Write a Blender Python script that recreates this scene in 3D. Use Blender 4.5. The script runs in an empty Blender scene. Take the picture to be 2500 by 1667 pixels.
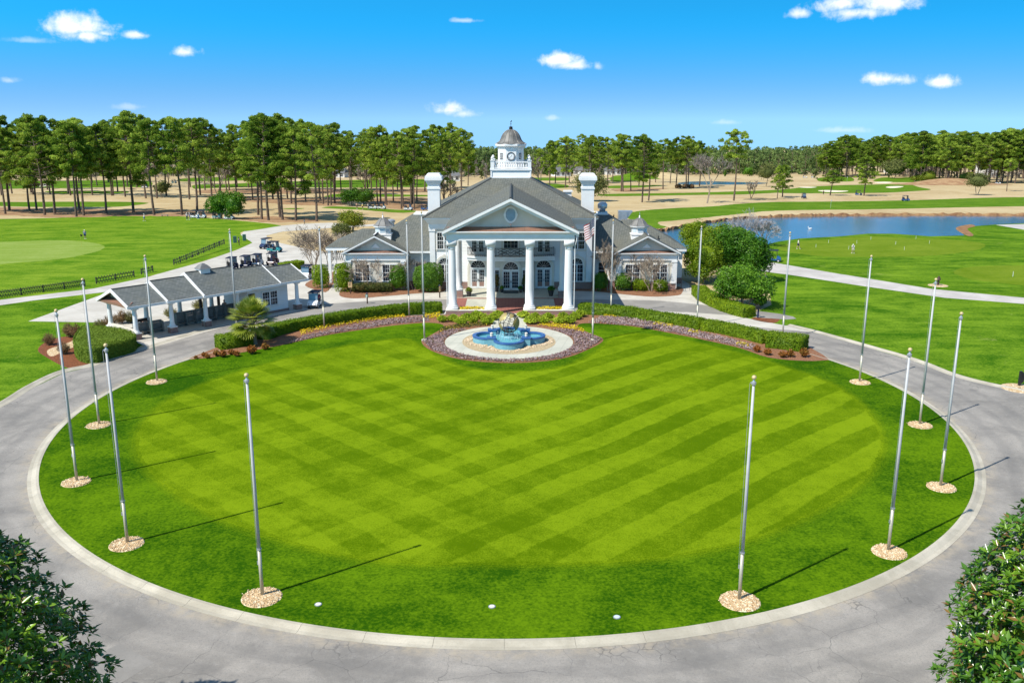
import bpy, bmesh, math
import numpy as np
from math import radians, sin, cos, pi, atan2, hypot, sqrt, tan, floor
from mathutils import Vector, Matrix

SC = bpy.context.scene
COL = SC.collection

# ------------------------------------------------------------------ camera
CAM_H = 21.21
PITCH = radians(13.844)
FPX = 2200.8            # focal length in pixels of a 2500 px wide frame
cam_d = bpy.data.cameras.new('camera')
cam = bpy.data.objects.new('camera', cam_d)
COL.objects.link(cam)
cam.location = (0, 0, CAM_H)
cam.rotation_euler = (pi / 2 - PITCH, 0, 0)
cam_d.sensor_width = 36.0
cam_d.lens = FPX / 2500 * 36
cam_d.clip_start = 0.5
cam_d.clip_end = 12000
SC.camera = cam

# ------------------------------------------------------------------ sun, exposure
SUN_EL = radians(51.5)
SUN_DIR = Vector((-0.80 * cos(SUN_EL), -0.60 * cos(SUN_EL), sin(SUN_EL)))
sun_d = bpy.data.lights.new('sun', 'SUN')
sun_d.energy = 4.6
sun_d.angle = radians(0.5)
sun_d.color = (1.0, 0.95, 0.86)
sun = bpy.data.objects.new('sun', sun_d)
COL.objects.link(sun)
sun.location = (-60, -40, 90)
sun.rotation_euler = (-SUN_DIR).to_track_quat('-Z', 'Y').to_euler()
SC.view_settings.view_transform = 'Standard'
SC.view_settings.look = 'None'
SC.view_settings.exposure = 0.55
SC.view_settings.gamma = 1.0


class NT:
    """small helper for writing node trees"""
    def __init__(s, tree):
        s.t = tree
        s.L = tree.links
    def n(s, typ, **kw):
        nd = s.t.nodes.new(typ)
        for k, v in kw.items():
            setattr(nd, k, v)
        return nd
    def link(s, a, b):
        s.L.new(a, b)
    def put(s, sock, v):
        if isinstance(v, bpy.types.NodeSocket):
            s.L.new(v, sock)
        elif isinstance(v, (tuple, list)) and len(v) == 3 and sock.type == 'RGBA':
            sock.default_value = (v[0], v[1], v[2], 1)
        else:
            sock.default_value = v
    def math(s, op, a, b=0.0, c=None, clamp=False):
        nd = s.n('ShaderNodeMath', operation=op, use_clamp=clamp)
        s.put(nd.inputs[0], a)
        s.put(nd.inputs[1], b)
        if c is not None:
            s.put(nd.inputs[2], c)
        return nd.outputs[0]
    def mix(s, f, a, b, blend='MIX'):
        nd = s.n('ShaderNodeMix', data_type='RGBA', blend_type=blend)
        s.put(nd.inputs[0], f)
        s.put(nd.inputs[6], a)
        s.put(nd.inputs[7], b)
        return nd.outputs[2]
    def noise(s, vec, scale, detail=4.0, rough=0.55, dist=0.0):
        nd = s.n('ShaderNodeTexNoise')
        if vec is not None:
            s.L.new(vec, nd.inputs['Vector'])
        nd.inputs['Scale'].default_value = scale
        nd.inputs['Detail'].default_value = detail
        nd.inputs['Roughness'].default_value = rough
        nd.inputs['Distortion'].default_value = dist
        return nd.outputs[0]
    def ramp(s, v, lo, hi, a=0.0, b=1.0):
        nd = s.n('ShaderNodeMapRange', interpolation_type='SMOOTHSTEP')
        s.put(nd.inputs[0], v)
        s.put(nd.inputs[1], lo)
        s.put(nd.inputs[2], hi)
        s.put(nd.inputs[3], a)
        s.put(nd.inputs[4], b)
        return nd.outputs[0]
    def sep(s, v):
        nd = s.n('ShaderNodeSeparateXYZ')
        s.L.new(v, nd.inputs[0])
        return nd.outputs
    def comb(s, x, y, z):
        nd = s.n('ShaderNodeCombineXYZ')
        for i, v in enumerate((x, y, z)):
            s.put(nd.inputs[i], v)
        return nd.outputs[0]


def pixel_dir(px, py):
    """direction of the ray through a pixel of the 2352 px wide view"""
    a = (px * 2500 / 2352 - 1250) / FPX
    u = -(py * 2500 / 2352 - 833.5) / FPX
    d = Vector((a, cos(PITCH) + u * sin(PITCH), -sin(PITCH) + u * cos(PITCH)))
    return d.normalized()


# ------------------------------------------------------------------ world: sky with small fair-weather clouds
W = bpy.data.worlds.new('World')
SC.world = W
W.use_nodes = True
wt = NT(W.node_tree)
for nd in list(W.node_tree.nodes):
    W.node_tree.nodes.remove(nd)
tc = wt.n('ShaderNodeTexCoord').outputs['Generated']
sx, sy, sz = wt.sep(tc)[:3]
zz = wt.math('MULTIPLY_ADD', wt.math('MAXIMUM', sz, 0.0), 4.2, 0.17)
sky = wt.n('ShaderNodeTexSky')
sky.sky_type = 'NISHITA'
sky.sun_disc = False
sky.sun_elevation = SUN_EL
sky.sun_rotation = atan2(SUN_DIR.x, SUN_DIR.y)
sky.air_density = 1.0
sky.dust_density = 0.6
sky.ozone_density = 2.2
nrm = wt.n('ShaderNodeVectorMath', operation='NORMALIZE')
wt.link(wt.comb(sx, sy, zz), nrm.inputs[0])
wt.link(nrm.outputs[0], sky.inputs[0])
hs = wt.n('ShaderNodeHueSaturation')
hs.inputs['Hue'].default_value = 0.49
hs.inputs['Saturation'].default_value = 1.1
hs.inputs['Value'].default_value = 1.18
wt.link(sky.outputs[0], hs.inputs['Color'])
skycol = hs.outputs[0]
#TINT
az = wt.math('ARCTAN2', sx, sy)
el = wt.math('ARCSINE', sz)
tint = wt.mix(wt.ramp(el, 0.0, 0.105), (0.84, 1.01, 1.16), (0.17, 1.5, 1.86))
tint = wt.mix(wt.ramp(el, 0.13, 0.5), tint, (1.0, 1.05, 1.1))
skycol = wt.mix(1.0, skycol, tint, 'MULTIPLY')
puff = wt.noise(tc, 55.0, 6.0, 0.62, 0.2)
puff2 = wt.noise(tc, 18.0, 3.0, 0.5)
wob = wt.math('ADD', wt.math('MULTIPLY', wt.math('SUBTRACT', puff, 0.5), 2.5), wt.math('MULTIPLY', wt.math('SUBTRACT', puff2, 0.5), 0.9))
total = None
shade = None
for (cx, cy_, hw, hh, st) in [(180, 66, 66, 24, 1), (205, 84, 52, 17, 1), (240, 78, 26, 10, .9), (318, 82, 34, 10, .8), (427, 121, 29, 13, .85),
                             (1032, 254, 42, 16, .85), (1064, 262, 30, 12, .6), (1285, 140, 40, 18, 1), (1318, 152, 44, 13, .9), (1372, 152, 10, 10, .45),
                             (2030, 182, 52, 16, 1), (2064, 184, 36, 15, .9), (2160, 192, 34, 14, .95), (1940, 10, 74, 24, 1), (2020, 12, 62, 26, 1), (1975, 30, 70, 18, .95), (1832, 32, 28, 13, .8),
                             (1067, 48, 36, 6, .42), (66, 94, 38, 7, .3), (22, 186, 16, 7, .35), (300, 246, 36, 8, .25), (1266, 272, 22, 7, .3), (1940, 300, 60, 8, .28), (1668, 282, 30, 7, .25)]:
    d = pixel_dir(cx, cy_)
    a0, e0 = atan2(d.x, d.y), math.asin(d.z)
    ka = 1 / (hw * 1.063 / FPX)
    ke = 1 / (hh * 1.063 / FPX)
    da = wt.math('MULTIPLY', wt.math('SUBTRACT', az, a0), ka)
    de = wt.math('MULTIPLY', wt.math('SUBTRACT', el, e0), ke)
    # flatter base: points below the centre count further away
    de2 = wt.math('MAXIMUM', de, wt.math('MULTIPLY', de, -1.45))
    r2 = wt.math('ADD', wt.math('MULTIPLY', da, da), wt.math('MULTIPLY', de2, de2))
    r = wt.math('ADD', wt.math('SQRT', r2), wob)
    m = wt.ramp(r, 1.3, 0.0, 0.0, st)
    sh = wt.math('MULTIPLY', m, wt.ramp(de, 0.4, -0.9, 0.0, 1.0))
    total = m if total is None else wt.math('MAXIMUM', total, m)
    shade = sh if shade is None else wt.math('MAXIMUM', shade, sh)
cl = wt.mix(wt.math('MULTIPLY', shade, 0.75), (8.6, 8.7, 8.9), (5.4, 5.9, 6.9))
skycol = wt.mix(total, skycol, cl)
bg = wt.n('ShaderNodeBackground')
bg.inputs['Strength'].default_value = 0.1
wt.link(skycol, bg.inputs['Color'])
wo = wt.n('ShaderNodeOutputWorld')
wt.link(bg.outputs[0], wo.inputs[0])

# ------------------------------------------------------------------ terrain: level round the clubhouse, falling gently away behind it
SLOPE, YK = 0.0305, 125.0
def hgt(y):
    return 0.0 if y <= YK else -SLOPE * (y - YK)
def PX(px, py, z=0.0):
    """photo pixel (2500 wide) -> point on the terrain raised by z"""
    a = (px - 1250) / FPX
    u = -(py - 833.5) / FPX
    dy = cos(PITCH) + u * sin(PITCH)
    dz = -sin(PITCH) + u * cos(PITCH)
    t = (z - CAM_H) / dz if dz < -1e-6 else 1e9
    if t < 0 or t * dy > YK:
        t = (z + SLOPE * YK - CAM_H) / (dz + SLOPE * dy)
    return Vector((a * t, dy * t, z + hgt(dy * t)))
def D(x, y, z=0.0):
    return PX(x * 2500 / 2352, y * 2500 / 2352, z)
def ZAT(py, Y):
    u = -(py - 833.5) / FPX
    return CAM_H + (-sin(PITCH) + u * cos(PITCH)) * Y / (cos(PITCH) + u * sin(PITCH))
def crop(x0, y0, k):
    return lambda x, y: (x0 + x / k, y0 + y / k)
CA = crop(0, 260, 3.92); CB = crop(500, 260, 3.92); CC = crop(1300, 280, 3.92); CD = crop(1900, 280, 3.92)
CE = crop(1800, 560, 3.36); CF = crop(0, 560, 3.564); C2 = crop(1020, 520, 4.9); C3 = crop(680, 480, 5.6)
C4 = crop(1360, 480, 4.356); C5 = crop(240, 560, 3.92)

# ------------------------------------------------------------------ materials
def new_mat(name):
    m = bpy.data.materials.new(name)
    m.use_nodes = True
    t = NT(m.node_tree)
    p = m.node_tree.nodes['Principled BSDF']
    return m, t, p
def pos(t):
    return t.n('ShaderNodeNewGeometry').outputs['Position']
def objco(t):
    return t.n('ShaderNodeTexCoord').outputs['Object']
def bump(t, p, h, strength=0.3, dist=0.02):
    b = t.n('ShaderNodeBump')
    b.inputs['Strength'].default_value = strength
    b.inputs['Distance'].default_value = dist
    t.link(h, b.inputs['Height'])
    t.link(b.outputs[0], p.inputs['Normal'])
def plain(name, c, rough=0.6, c2=None, scale=3.0, metal=0.0, spec=0.4, bmp=0.0, bscale=30.0):
    m, t, p = new_mat(name)
    p.inputs['Roughness'].default_value = rough
    p.inputs['Metallic'].default_value = metal
    p.inputs['Specular IOR Level'].default_value = spec
    v = objco(t)
    if c2 is None:
        c2 = tuple(x * 0.82 for x in c)
    f = t.ramp(t.noise(v, scale, 5.0, 0.6), 0.3, 0.7)
    t.put(p.inputs['Base Color'], t.mix(f, c, c2))
    if bmp:
        bump(t, p, t.noise(v, bscale, 3.0), bmp, 0.02)
    return m
def leafmat(name, ca, cb, rough=0.55, trans=0.25, spec=0.3, big=0.35, cc=None, bigamp=0.45):
    """foliage: colour differs from leaf to leaf and from clump to clump"""
    m, t, p = new_mat(name)
    geo = t.n('ShaderNodeNewGeometry')
    oi = t.n('ShaderNodeObjectInfo')
    f = t.math('ADD', t.math('MULTIPLY', geo.outputs['Random Per Island'], 0.6), t.math('MULTIPLY', t.math('SUBTRACT', t.noise(geo.outputs['Position'], big, 2.0), 0.5), bigamp * 4))
    f = t.math('ADD', f, t.math('MULTIPLY', t.math('SUBTRACT', oi.outputs['Random'], 0.5), 0.5), clamp=True)
    col = t.mix(f, ca, cb)
    if cc is not None:
        col = t.mix(t.math('GREATER_THAN', geo.outputs['Random Per Island'], 0.9), col, cc)
    t.put(p.inputs['Base Color'], col)
    p.inputs['Roughness'].default_value = rough
    p.inputs['Specular IOR Level'].default_value = spec
    tr = t.n('ShaderNodeBsdfTranslucent')
    t.link(col, tr.inputs['Color'])
    mx = t.n('ShaderNodeMixShader')
    mx.inputs[0].default_value = trans
    t.link(p.outputs[0], mx.inputs[1])
    t.link(tr.outputs[0], mx.inputs[2])
    out = [n for n in m.node_tree.nodes if n.type == 'OUTPUT_MATERIAL'][0]
    t.link(mx.outputs[0], out.inputs[0])
    return m
def grass(name, ca, cb, stripes=None, fine=1.0, cdry=None, dryamt=0.0, big=1.6, streak=0.0):
    """mown turf: fine blade mottling, soft patches, optional mowing stripes (angle deg, period m, strength)"""
    m, t, p = new_mat(name)
    v = pos(t)
    f1 = t.noise(v, 6.0 * fine, 5.0, 0.8)
    f2 = t.noise(v, 1.1, 4.0, 0.7)
    f3 = t.noise(v, 0.13, 3.0, 0.6, 0.6)
    f = t.math('ADD', t.math('MULTIPLY', t.math('SUBTRACT', f1, 0.5), 3.3), t.math('MULTIPLY', t.math('SUBTRACT', f2, 0.5), 1.2))
    f = t.math('ADD', f, t.math('MULTIPLY', t.math('SUBTRACT', f3, 0.5), big))
    f = t.math('ADD', f, 0.5)
    wx, wy, wz = t.sep(v)[:3]
    if streak:
        f4 = t.noise(t.comb(t.math('MULTIPLY', wx, 0.10), t.math('MULTIPLY', wy, 0.42), 0.0), 1.0, 5.0, 0.65, 0.9)
        f = t.math('ADD', f, t.math('MULTIPLY', t.math('SUBTRACT', f4, 0.5), streak))
    for (ang, per, amp, curve, fade) in [s if len(s) == 5 else s + (0,) for s in (stripes or [])]:
        nx, ny = -sin(radians(ang)), cos(radians(ang))
        q = t.math('ADD', t.math('MULTIPLY', wx, nx / per), t.math('MULTIPLY', wy, ny / per))
        q = t.math('ADD', q, t.math('MULTIPLY', t.math('SUBTRACT', t.noise(v, 0.05, 2.0), 0.5), curve))
        q = t.math('ADD', q, t.math('MULTIPLY', t.math('SUBTRACT', t.noise(v, 1.3, 2.0), 0.5), 0.1))
        sq = t.math('SINE', t.math('MULTIPLY', q, 2 * pi))
        sq = t.ramp(sq, -0.17, 0.17, -amp, amp)
        sq = t.math('MULTIPLY', sq, t.ramp(t.noise(v, 0.09, 2.0), 0.25, 0.6, 0.35, 1.0))
        if fade:      # the stripe direction worn stronger on one half of the green
            sq = t.math('MULTIPLY', sq, t.ramp(wx, -12.0 * fade, 10.0 * fade, 0.45 if fade > 0 else 0.2, 1.0))
        f = t.math('ADD', f, sq)
    f = t.math('ADD', f, 0.0, clamp=True)
    col = t.mix(f, ca, cb)
    if cdry is not None:
        dn = t.math('ADD', t.math('MULTIPLY', t.noise(v, 0.22, 4.0, 0.7, 0.8), 0.7), t.math('MULTIPLY', t.noise(v, 4.0, 3.0, 0.7), 0.3))
        col = t.mix(t.ramp(dn, 0.62 - dryamt, 0.74 - dryamt, 0, 0.85), col, cdry)
    t.put(p.inputs['Base Color'], col)
    p.inputs['Roughness'].default_value = 1.0
    p.inputs['Specular IOR Level'].default_value = 0.02
    bump(t, p, f1, 0.5, 0.05)
    return m

# --- ground materials
def m_dormant():
    m, t, p = new_mat('dormant_turf')
    v = pos(t)
    a = t.noise(v, 0.025, 4.0, 0.6, 0.5)
    b = t.noise(v, 0.35, 4.0, 0.65)
    c = t.noise(v, 3.0, 3.0, 0.7)
    col = t.mix(t.ramp(a, 0.36, 0.62), (0.46, 0.36, 0.20), (0.37, 0.27, 0.135))
    col = t.mix(t.ramp(b, 0.4, 0.75, 0, 0.55), col, (0.52, 0.43, 0.26))
    col = t.mix(t.ramp(c, 0.45, 0.8, 0, 0.35), col, (0.26, 0.18, 0.08))
    t.put(p.inputs['Base Color'], col)
    p.inputs['Roughness'].default_value = 0.9
    p.inputs['Specular IOR Level'].default_value = 0.1
    bump(t, p, c, 0.4, 0.08)
    return m
def m_asphalt():
    m, t, p = new_mat('worn_asphalt')
    v = pos(t)
    sp = t.noise(v, 28.0, 3.0, 0.8)
    bl = t.noise(v, 0.22, 5.0, 0.65, 0.4)
    md = t.noise(v, 2.2, 6.0, 0.85)
    col = t.mix(t.ramp(bl, 0.32, 0.68), (0.19, 0.176, 0.155), (0.33, 0.302, 0.262))
    col = t.mix(t.ramp(md, 0.48, 0.72, 0, 0.4), col, (0.36, 0.34, 0.31))
    col = t.mix(t.ramp(t.noise(v, 9.0, 5.0, 0.9), 0.48, 0.66, 0, 0.5), col, (0.13, 0.125, 0.12))
    col = t.mix(t.ramp(sp, 0.42, 0.75, 0, 0.55), col, (0.13, 0.13, 0.135))
    px_, py_, _pz = t.sep(v)[:3]
    dx_ = t.math('ADD', px_, 0.32); dy_ = t.math('SUBTRACT', py_, 65.4)
    rad = t.math('SQRT', t.math('ADD', t.math('MULTIPLY', dx_, dx_), t.math('MULTIPLY', dy_, dy_)))
    rad = t.math('ADD', rad, t.math('MULTIPLY', t.math('SUBTRACT', t.noise(v, 0.25, 3.0), 0.5), 1.2))
    for r0 in (34.1, 35.8, 37.7):
        tr = t.ramp(t.math('ABSOLUTE', t.math('SUBTRACT', rad, r0)), 0.15, 0.5, 0.26, 0.0)
        col = t.mix(tr, col, (0.12, 0.115, 0.11))
    gritm = t.math('MULTIPLY', t.ramp(rad, 33.3, 32.5, 0.0, 0.6), t.ramp(t.noise(v, 1.2, 4.0, 0.7), 0.35, 0.65))
    col = t.mix(gritm, col, (0.38, 0.32, 0.23))
    oil = t.ramp(t.noise(v, 0.55, 2.0, 0.5), 0.70, 0.78, 0.0, 0.35)
    col = t.mix(oil, col, (0.09, 0.085, 0.08))
    # cracks
    wv = t.n('ShaderNodeVectorMath', operation='ADD')
    nz = t.n('ShaderNodeTexNoise'); nz.inputs['Scale'].default_value = 0.8; nz.inputs['Detail'].default_value = 5
    t.link(v, nz.inputs['Vector'])
    t.link(v, wv.inputs[0]); t.link(nz.outputs['Color'], wv.inputs[1])
    vo = t.n('ShaderNodeTexVoronoi', feature='DISTANCE_TO_EDGE'); vo.inputs['Scale'].default_value = 0.27
    t.link(wv.outputs[0], vo.inputs['Vector'])
    vo2 = t.n('ShaderNodeTexVoronoi', feature='DISTANCE_TO_EDGE'); vo2.inputs['Scale'].default_value = 1.4
    t.link(wv.outputs[0], vo2.inputs['Vector'])
    k1 = t.math('MULTIPLY', t.ramp(vo.outputs['Distance'], 0.006, 0.001), t.ramp(t.noise(v, 0.12, 2.0), 0.42, 0.6))
    k2 = t.math('MULTIPLY', t.ramp(vo2.outputs['Distance'], 0.04, 0.008), t.ramp(t.noise(v, 0.17, 3.0), 0.56, 0.66))
    k = t.math('MAXIMUM', k1, k2)
    col = t.mix(t.math('MULTIPLY', k, 0.6), col, (0.09, 0.086, 0.08))
    t.put(p.inputs['Base Color'], col)
    p.inputs['Roughness'].default_value = 0.88
    p.inputs['Specular IOR Level'].default_value = 0.25
    bump(t, p, sp, 0.35, 0.02)
    return m
def m_concrete(name, ca, cb, joint=0.0, ang=0.0):
    m, t, p = new_mat(name)
    v = pos(t)
    a = t.noise(v, 0.3, 5.0, 0.65, 0.5)
    b = t.noise(v, 12.0, 3.0, 0.7)
    col = t.mix(t.ramp(a, 0.35, 0.68), ca, cb)
    col = t.mix(t.ramp(b, 0.45, 0.8, 0, 0.3), col, tuple(x * 0.6 for x in ca))
    if joint:
        mp = t.n('ShaderNodeMapping'); mp.inputs['Rotation'].default_value = (0, 0, radians(ang))
        t.link(v, mp.inputs['Vector'])
        bx = t.n('ShaderNodeTexBrick'); bx.offset = 0.0
        bx.inputs['Scale'].default_value = 1.0
        bx.inputs['Brick Width'].default_value = joint; bx.inputs['Row Height'].default_value = joint
        bx.inputs['Mortar Size'].default_value = 0.02; bx.inputs['Mortar Smooth'].default_value = 0.2
        t.link(mp.outputs[0], bx.inputs['Vector'])
        col = t.mix(t.math('MULTIPLY', bx.outputs['Fac'], 0.4), col, tuple(x * 0.35 for x in ca))
    t.put(p.inputs['Base Color'], col)
    p.inputs['Roughness'].default_value = 0.8
    p.inputs['Specular IOR Level'].default_value = 0.25
    return m
def m_pebble(name, ca, cb, cc, scale=14.0):
    m, t, p = new_mat(name)
    v = pos(t)
    vo = t.n('ShaderNodeTexVoronoi'); vo.inputs['Scale'].default_value = scale
    t.link(v, vo.inputs['Vector'])
    s = t.sep(vo.outputs['Color'])
    col = t.mix(s[0], ca, cb)
    col = t.mix(t.math('GREATER_THAN', s[1], 0.75), col, cc)
    t.put(p.inputs['Base Color'], col)
    p.inputs['Roughness'].default_value = 0.85
    p.inputs['Specular IOR Level'].default_value = 0.2
    bump(t, p, vo.outputs['Distance'], 1.0, 0.06)
    return m
def m_water(name, c, rough=0.12, wave=0.9):
    m, t, p = new_mat(name)
    v = pos(t)
    t.put(p.inputs['Base Color'], t.mix(t.noise(v, 0.06, 3.0), c, tuple(x * 0.6 for x in c)))
    p.inputs['Roughness'].default_value = rough
    p.inputs['Specular IOR Level'].default_value = 0.5
    p.inputs['IOR'].default_value = 1.33
    bump(t, p, t.noise(v, wave, 4.0, 0.65), 0.22, 0.2)
    return m
def m_siding(name, c, pitch=0.19):
    m, t, p = new_mat(name)
    v = pos(t)
    z = t.sep(v)[2]
    fr = t.math('FRACT', t.math('MULTIPLY', z, 1 / pitch))
    h = t.math('SUBTRACT', 1.0, fr)
    t.put(p.inputs['Base Color'], t.mix(t.noise(v, 1.2, 4.0), c, tuple(x * 0.9 for x in c)))
    p.inputs['Roughness'].default_value = 0.55
    p.inputs['Specular IOR Level'].default_value = 0.3
    bump(t, p, h, 1.0, 0.05)
    return m
def m_shingle(name, ca, cb, rows=0.2, wide=0.32, axis=0):
    m, t, p = new_mat(name)
    v = objco(t)
    x, y, z = t.sep(v)[:3]
    sv = t.comb(t.math('ADD', x, t.math('MULTIPLY', y, 0.77)) if axis == 0 else x, t.math('MULTIPLY', z, 2.1), 0.0)
    bx = t.n('ShaderNodeTexBrick')
    bx.inputs['Scale'].default_value = 1.0
    bx.inputs['Brick Width'].default_value = wide; bx.inputs['Row Height'].default_value = rows
    bx.inputs['Mortar Size'].default_value = 0.018
    bx.inputs['Color1'].default_value = (*ca, 1); bx.inputs['Color2'].default_value = (*cb, 1)
    bx.inputs['Mortar'].default_value = (ca[0] * .45, ca[1] * .45, ca[2] * .45, 1)
    t.link(sv, bx.inputs['Vector'])
    a = t.noise(v, 0.35, 5.0, 0.65, 0.4)
    col = t.mix(t.ramp(a, 0.4, 0.7, 0, 0.45), bx.outputs['Color'], (ca[0] * 1.35, ca[1] * 1.2, ca[2] * 0.95))
    st = t.noise(t.comb(t.math('MULTIPLY', x, 2.0), t.math('MULTIPLY', y, 0.4), t.math('MULTIPLY', z, 0.4)), 1.0, 4.0, 0.6)
    col = t.mix(t.ramp(st, 0.55, 0.8, 0, 0.3), col, (ca[0] * .5, ca[1] * .5, ca[2] * .5))
    t.put(p.inputs['Base Color'], col)
    p.inputs['Roughness'].default_value = 0.85
    p.inputs['Specular IOR Level'].default_value = 0.2
    bump(t, p, bx.outputs['Fac'], -0.4, 0.02)
    return m
def m_brick(name='red_brick'):
    m, t, p = new_mat(name)
    v = pos(t)
    x, y, z = t.sep(v)[:3]
    bx = t.n('ShaderNodeTexBrick')
    bx.inputs['Scale'].default_value = 1.0
    bx.inputs['Brick Width'].default_value = 0.24; bx.inputs['Row Height'].default_value = 0.085
    bx.inputs['Mortar Size'].default_value = 0.010
    bx.inputs['Color1'].default_value = (0.27, 0.12, 0.085, 1); bx.inputs['Color2'].default_value = (0.17, 0.075, 0.06, 1)
    bx.inputs['Mortar'].default_value = (0.36, 0.31, 0.27, 1)
    t.link(t.comb(t.math('ADD', x, y), z, 0.0), bx.inputs['Vector'])
    t.link(bx.outputs['Color'], p.inputs['Base Color'])
    p.inputs['Roughness'].default_value = 0.85
    bump(t, p, bx.outputs['Fac'], -0.5, 0.01)
    return m
def m_glass(name='dark_window_glass'):
    m, t, p = new_mat(name)
    v = pos(t)
    t.put(p.inputs['Base Color'], t.mix(t.ramp(t.noise(v, 0.9, 2.0), 0.4, 0.65), (0.012, 0.017, 0.028), (0.05, 0.055, 0.065)))
    p.inputs['Roughness'].default_value = 0.08
    p.inputs['Specular IOR Level'].default_value = 0.35
    return m

M = {}
M['dormant'] = m_dormant()
M['asphalt'] = m_asphalt()
M['concrete'] = m_concrete('pale_concrete', (0.42, 0.39, 0.335), (0.52, 0.49, 0.43), 3.2, 49)
M['path'] = m_concrete('grey_concrete_path', (0.40, 0.37, 0.34), (0.50, 0.47, 0.43), 3.0, 40)
M['stamped'] = m_concrete('stamped_concrete', (0.40, 0.40, 0.33), (0.50, 0.49, 0.41), 0.9, 12)
M['kerb'] = m_concrete('kerb_concrete', (0.33, 0.30, 0.235), (0.47, 0.43, 0.345))
M['patch'] = m_concrete('asphalt_patch', (0.21, 0.197, 0.178), (0.285, 0.268, 0.242))
M['rough'] = grass('rough_turf', (0.018, 0.066, 0.001), (0.095, 0.180, 0.003), None, 1.0, None, 0, 2.6)
M['green'] = grass('striped_putting_turf', (0.064, 0.122, 0.0005), (0.162, 0.242, 0.005), [(45, 3.6, 0.30, 0.6, 1), (-45, 3.6, 0.20, 0.6, -1)], 2.0, None, 0, 1.5)
M['collar0'] = grass('collar_turf', (0.0252, 0.0736, 0.0009), (0.1048, 0.1866, 0.0032), None, 1.5, None, 0, 2.0)
M['collar1'] = grass('collar_turf', (0.0392, 0.0906, 0.0008), (0.1258, 0.2049, 0.0035), None, 1.5, None, 0, 2.0)
M['collar2'] = grass('collar_turf', (0.0543, 0.109, 0.0006), (0.1485, 0.2246, 0.0037), None, 1.5, None, 0, 2.0)
M['field'] = grass('practice_field_turf', (0.052, 0.140, 0.004), (0.172, 0.258, 0.020), [(14, 9.0, 0.08, 3.0)], 0.8, (0.24, 0.28, 0.07), 0.0, 1.6, 1.9)
M['fieldgreen'] = grass('pale_practice_green_turf', (0.155, 0.235, 0.03), (0.23, 0.30, 0.07), [(10, 5.0, 0.1, 2.0)], 1.0)
M['lawn'] = grass('lawn_turf', (0.026, 0.092, 0.002), (0.140, 0.238, 0.014), [(-12, 6.5, 0.06, 4.5)], 0.8, (0.26, 0.28, 0.08), 0.02, 1.8, 1.7)
M['fairway'] = grass('fairway_turf', (0.048, 0.122, 0.004), (0.122, 0.205, 0.018), [(4, 12.0, 0.07, 2.0)], 0.5, None, 0, 1.6, 1.0)
M['putt'] = grass('olive_putting_turf', (0.090, 0.155, 0.006), (0.155, 0.215, 0.018), [(5, 6.0, 0.08, 2.0)], 0.8, None, 0, 1.6, 0.8)
M['strip'] = plain('pine_straw', (0.24, 0.13, 0.07), 0.95, (0.36, 0.24, 0.13), 0.35, 0, 0.1, 0.5, 2.0)
M['mulch'] = m_pebble('brown_mulch', (0.25, 0.115, 0.06), (0.33, 0.17, 0.09), (0.17, 0.075, 0.045), 16)
M['redmulch'] = m_pebble('red_mulch', (0.19, 0.065, 0.025), (0.26, 0.095, 0.04), (0.12, 0.04, 0.02), 16)
M['gravel'] = m_pebble('tan_gravel', (0.44, 0.29, 0.15), (0.58, 0.43, 0.25), (0.70, 0.58, 0.40), 11)
M['peagravel'] = m_pebble('pea_gravel', (0.40, 0.30, 0.17), (0.50, 0.39, 0.23), (0.56, 0.47, 0.32), 18)
M['sand'] = plain('bunker_sand', (0.72, 0.64, 0.48), 0.9, (0.62, 0.53, 0.38), 0.3)
M['pond'] = m_water('pond_water', (0.070, 0.130, 0.185), 0.14, 0.8)
M['poolwater'] = m_water('fountain_water', (0.13, 0.42, 0.50), 0.08, 5.0)
M['bank'] = plain('eroded_clay_bank', (0.17, 0.085, 0.045), 0.95, (0.32, 0.19, 0.09), 0.8, 0, 0.1, 0.8, 1.5)
# --- building materials
M['siding'] = m_siding('white_clapboard', (0.72, 0.72, 0.70))
M['trim'] = plain('white_trim_paint', (0.74, 0.735, 0.715), 0.5, (0.68, 0.67, 0.65), 0.8)
M['stucco'] = plain('cream_stucco', (0.60, 0.57, 0.49), 0.8, (0.54, 0.51, 0.44), 1.0, 0, 0.2, 0.2, 40)
M['surround'] = plain('cream_cast_stone', (0.66, 0.62, 0.53), 0.7, (0.58, 0.54, 0.46), 1.5)
M['shingle'] = m_shingle('grey_green_shingles', (0.105, 0.112, 0.100), (0.150, 0.155, 0.138))
M['pavshingle'] = m_shingle('grey_shingles', (0.105, 0.117, 0.114), (0.16, 0.17, 0.16), 0.24, 0.4, 1)
M['ridge'] = plain('dark_ridge_cap', (0.075, 0.078, 0.074), 0.8)
M['copper'] = plain('copper_sheet', (0.40, 0.21, 0.14), 0.45, (0.30, 0.17, 0.125), 0.8, 0.5)
M['dome'] = plain('weathered_copper_dome', (0.085, 0.080, 0.072), 0.55, (0.175, 0.168, 0.155), 0.9, 0.1)
M['seam'] = plain('dome_seam_metal', (0.20, 0.18, 0.15), 0.5, None, 2, 0.15)
M['zinc'] = plain('grey_zinc_dome', (0.15, 0.145, 0.14), 0.5, (0.21, 0.205, 0.19), 1.5, 0.15)
M['brick'] = m_brick()
M['brickpave'] = m_concrete('red_brick_paving', (0.25, 0.095, 0.075), (0.31, 0.13, 0.10), 0.4, 0)
M['glass'] = m_glass()
M['black'] = plain('black_painted_iron', (0.02, 0.02, 0.022), 0.4)
M['door'] = plain('white_door_paint', (0.74, 0.76, 0.76), 0.4)
M['louvre'] = plain('pale_blue_louvre', (0.52, 0.60, 0.64), 0.6)
M['galv'] = plain('galvanised_steel', (0.55, 0.56, 0.57), 0.4, (0.45, 0.46, 0.47), 3, 0.7)
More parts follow.
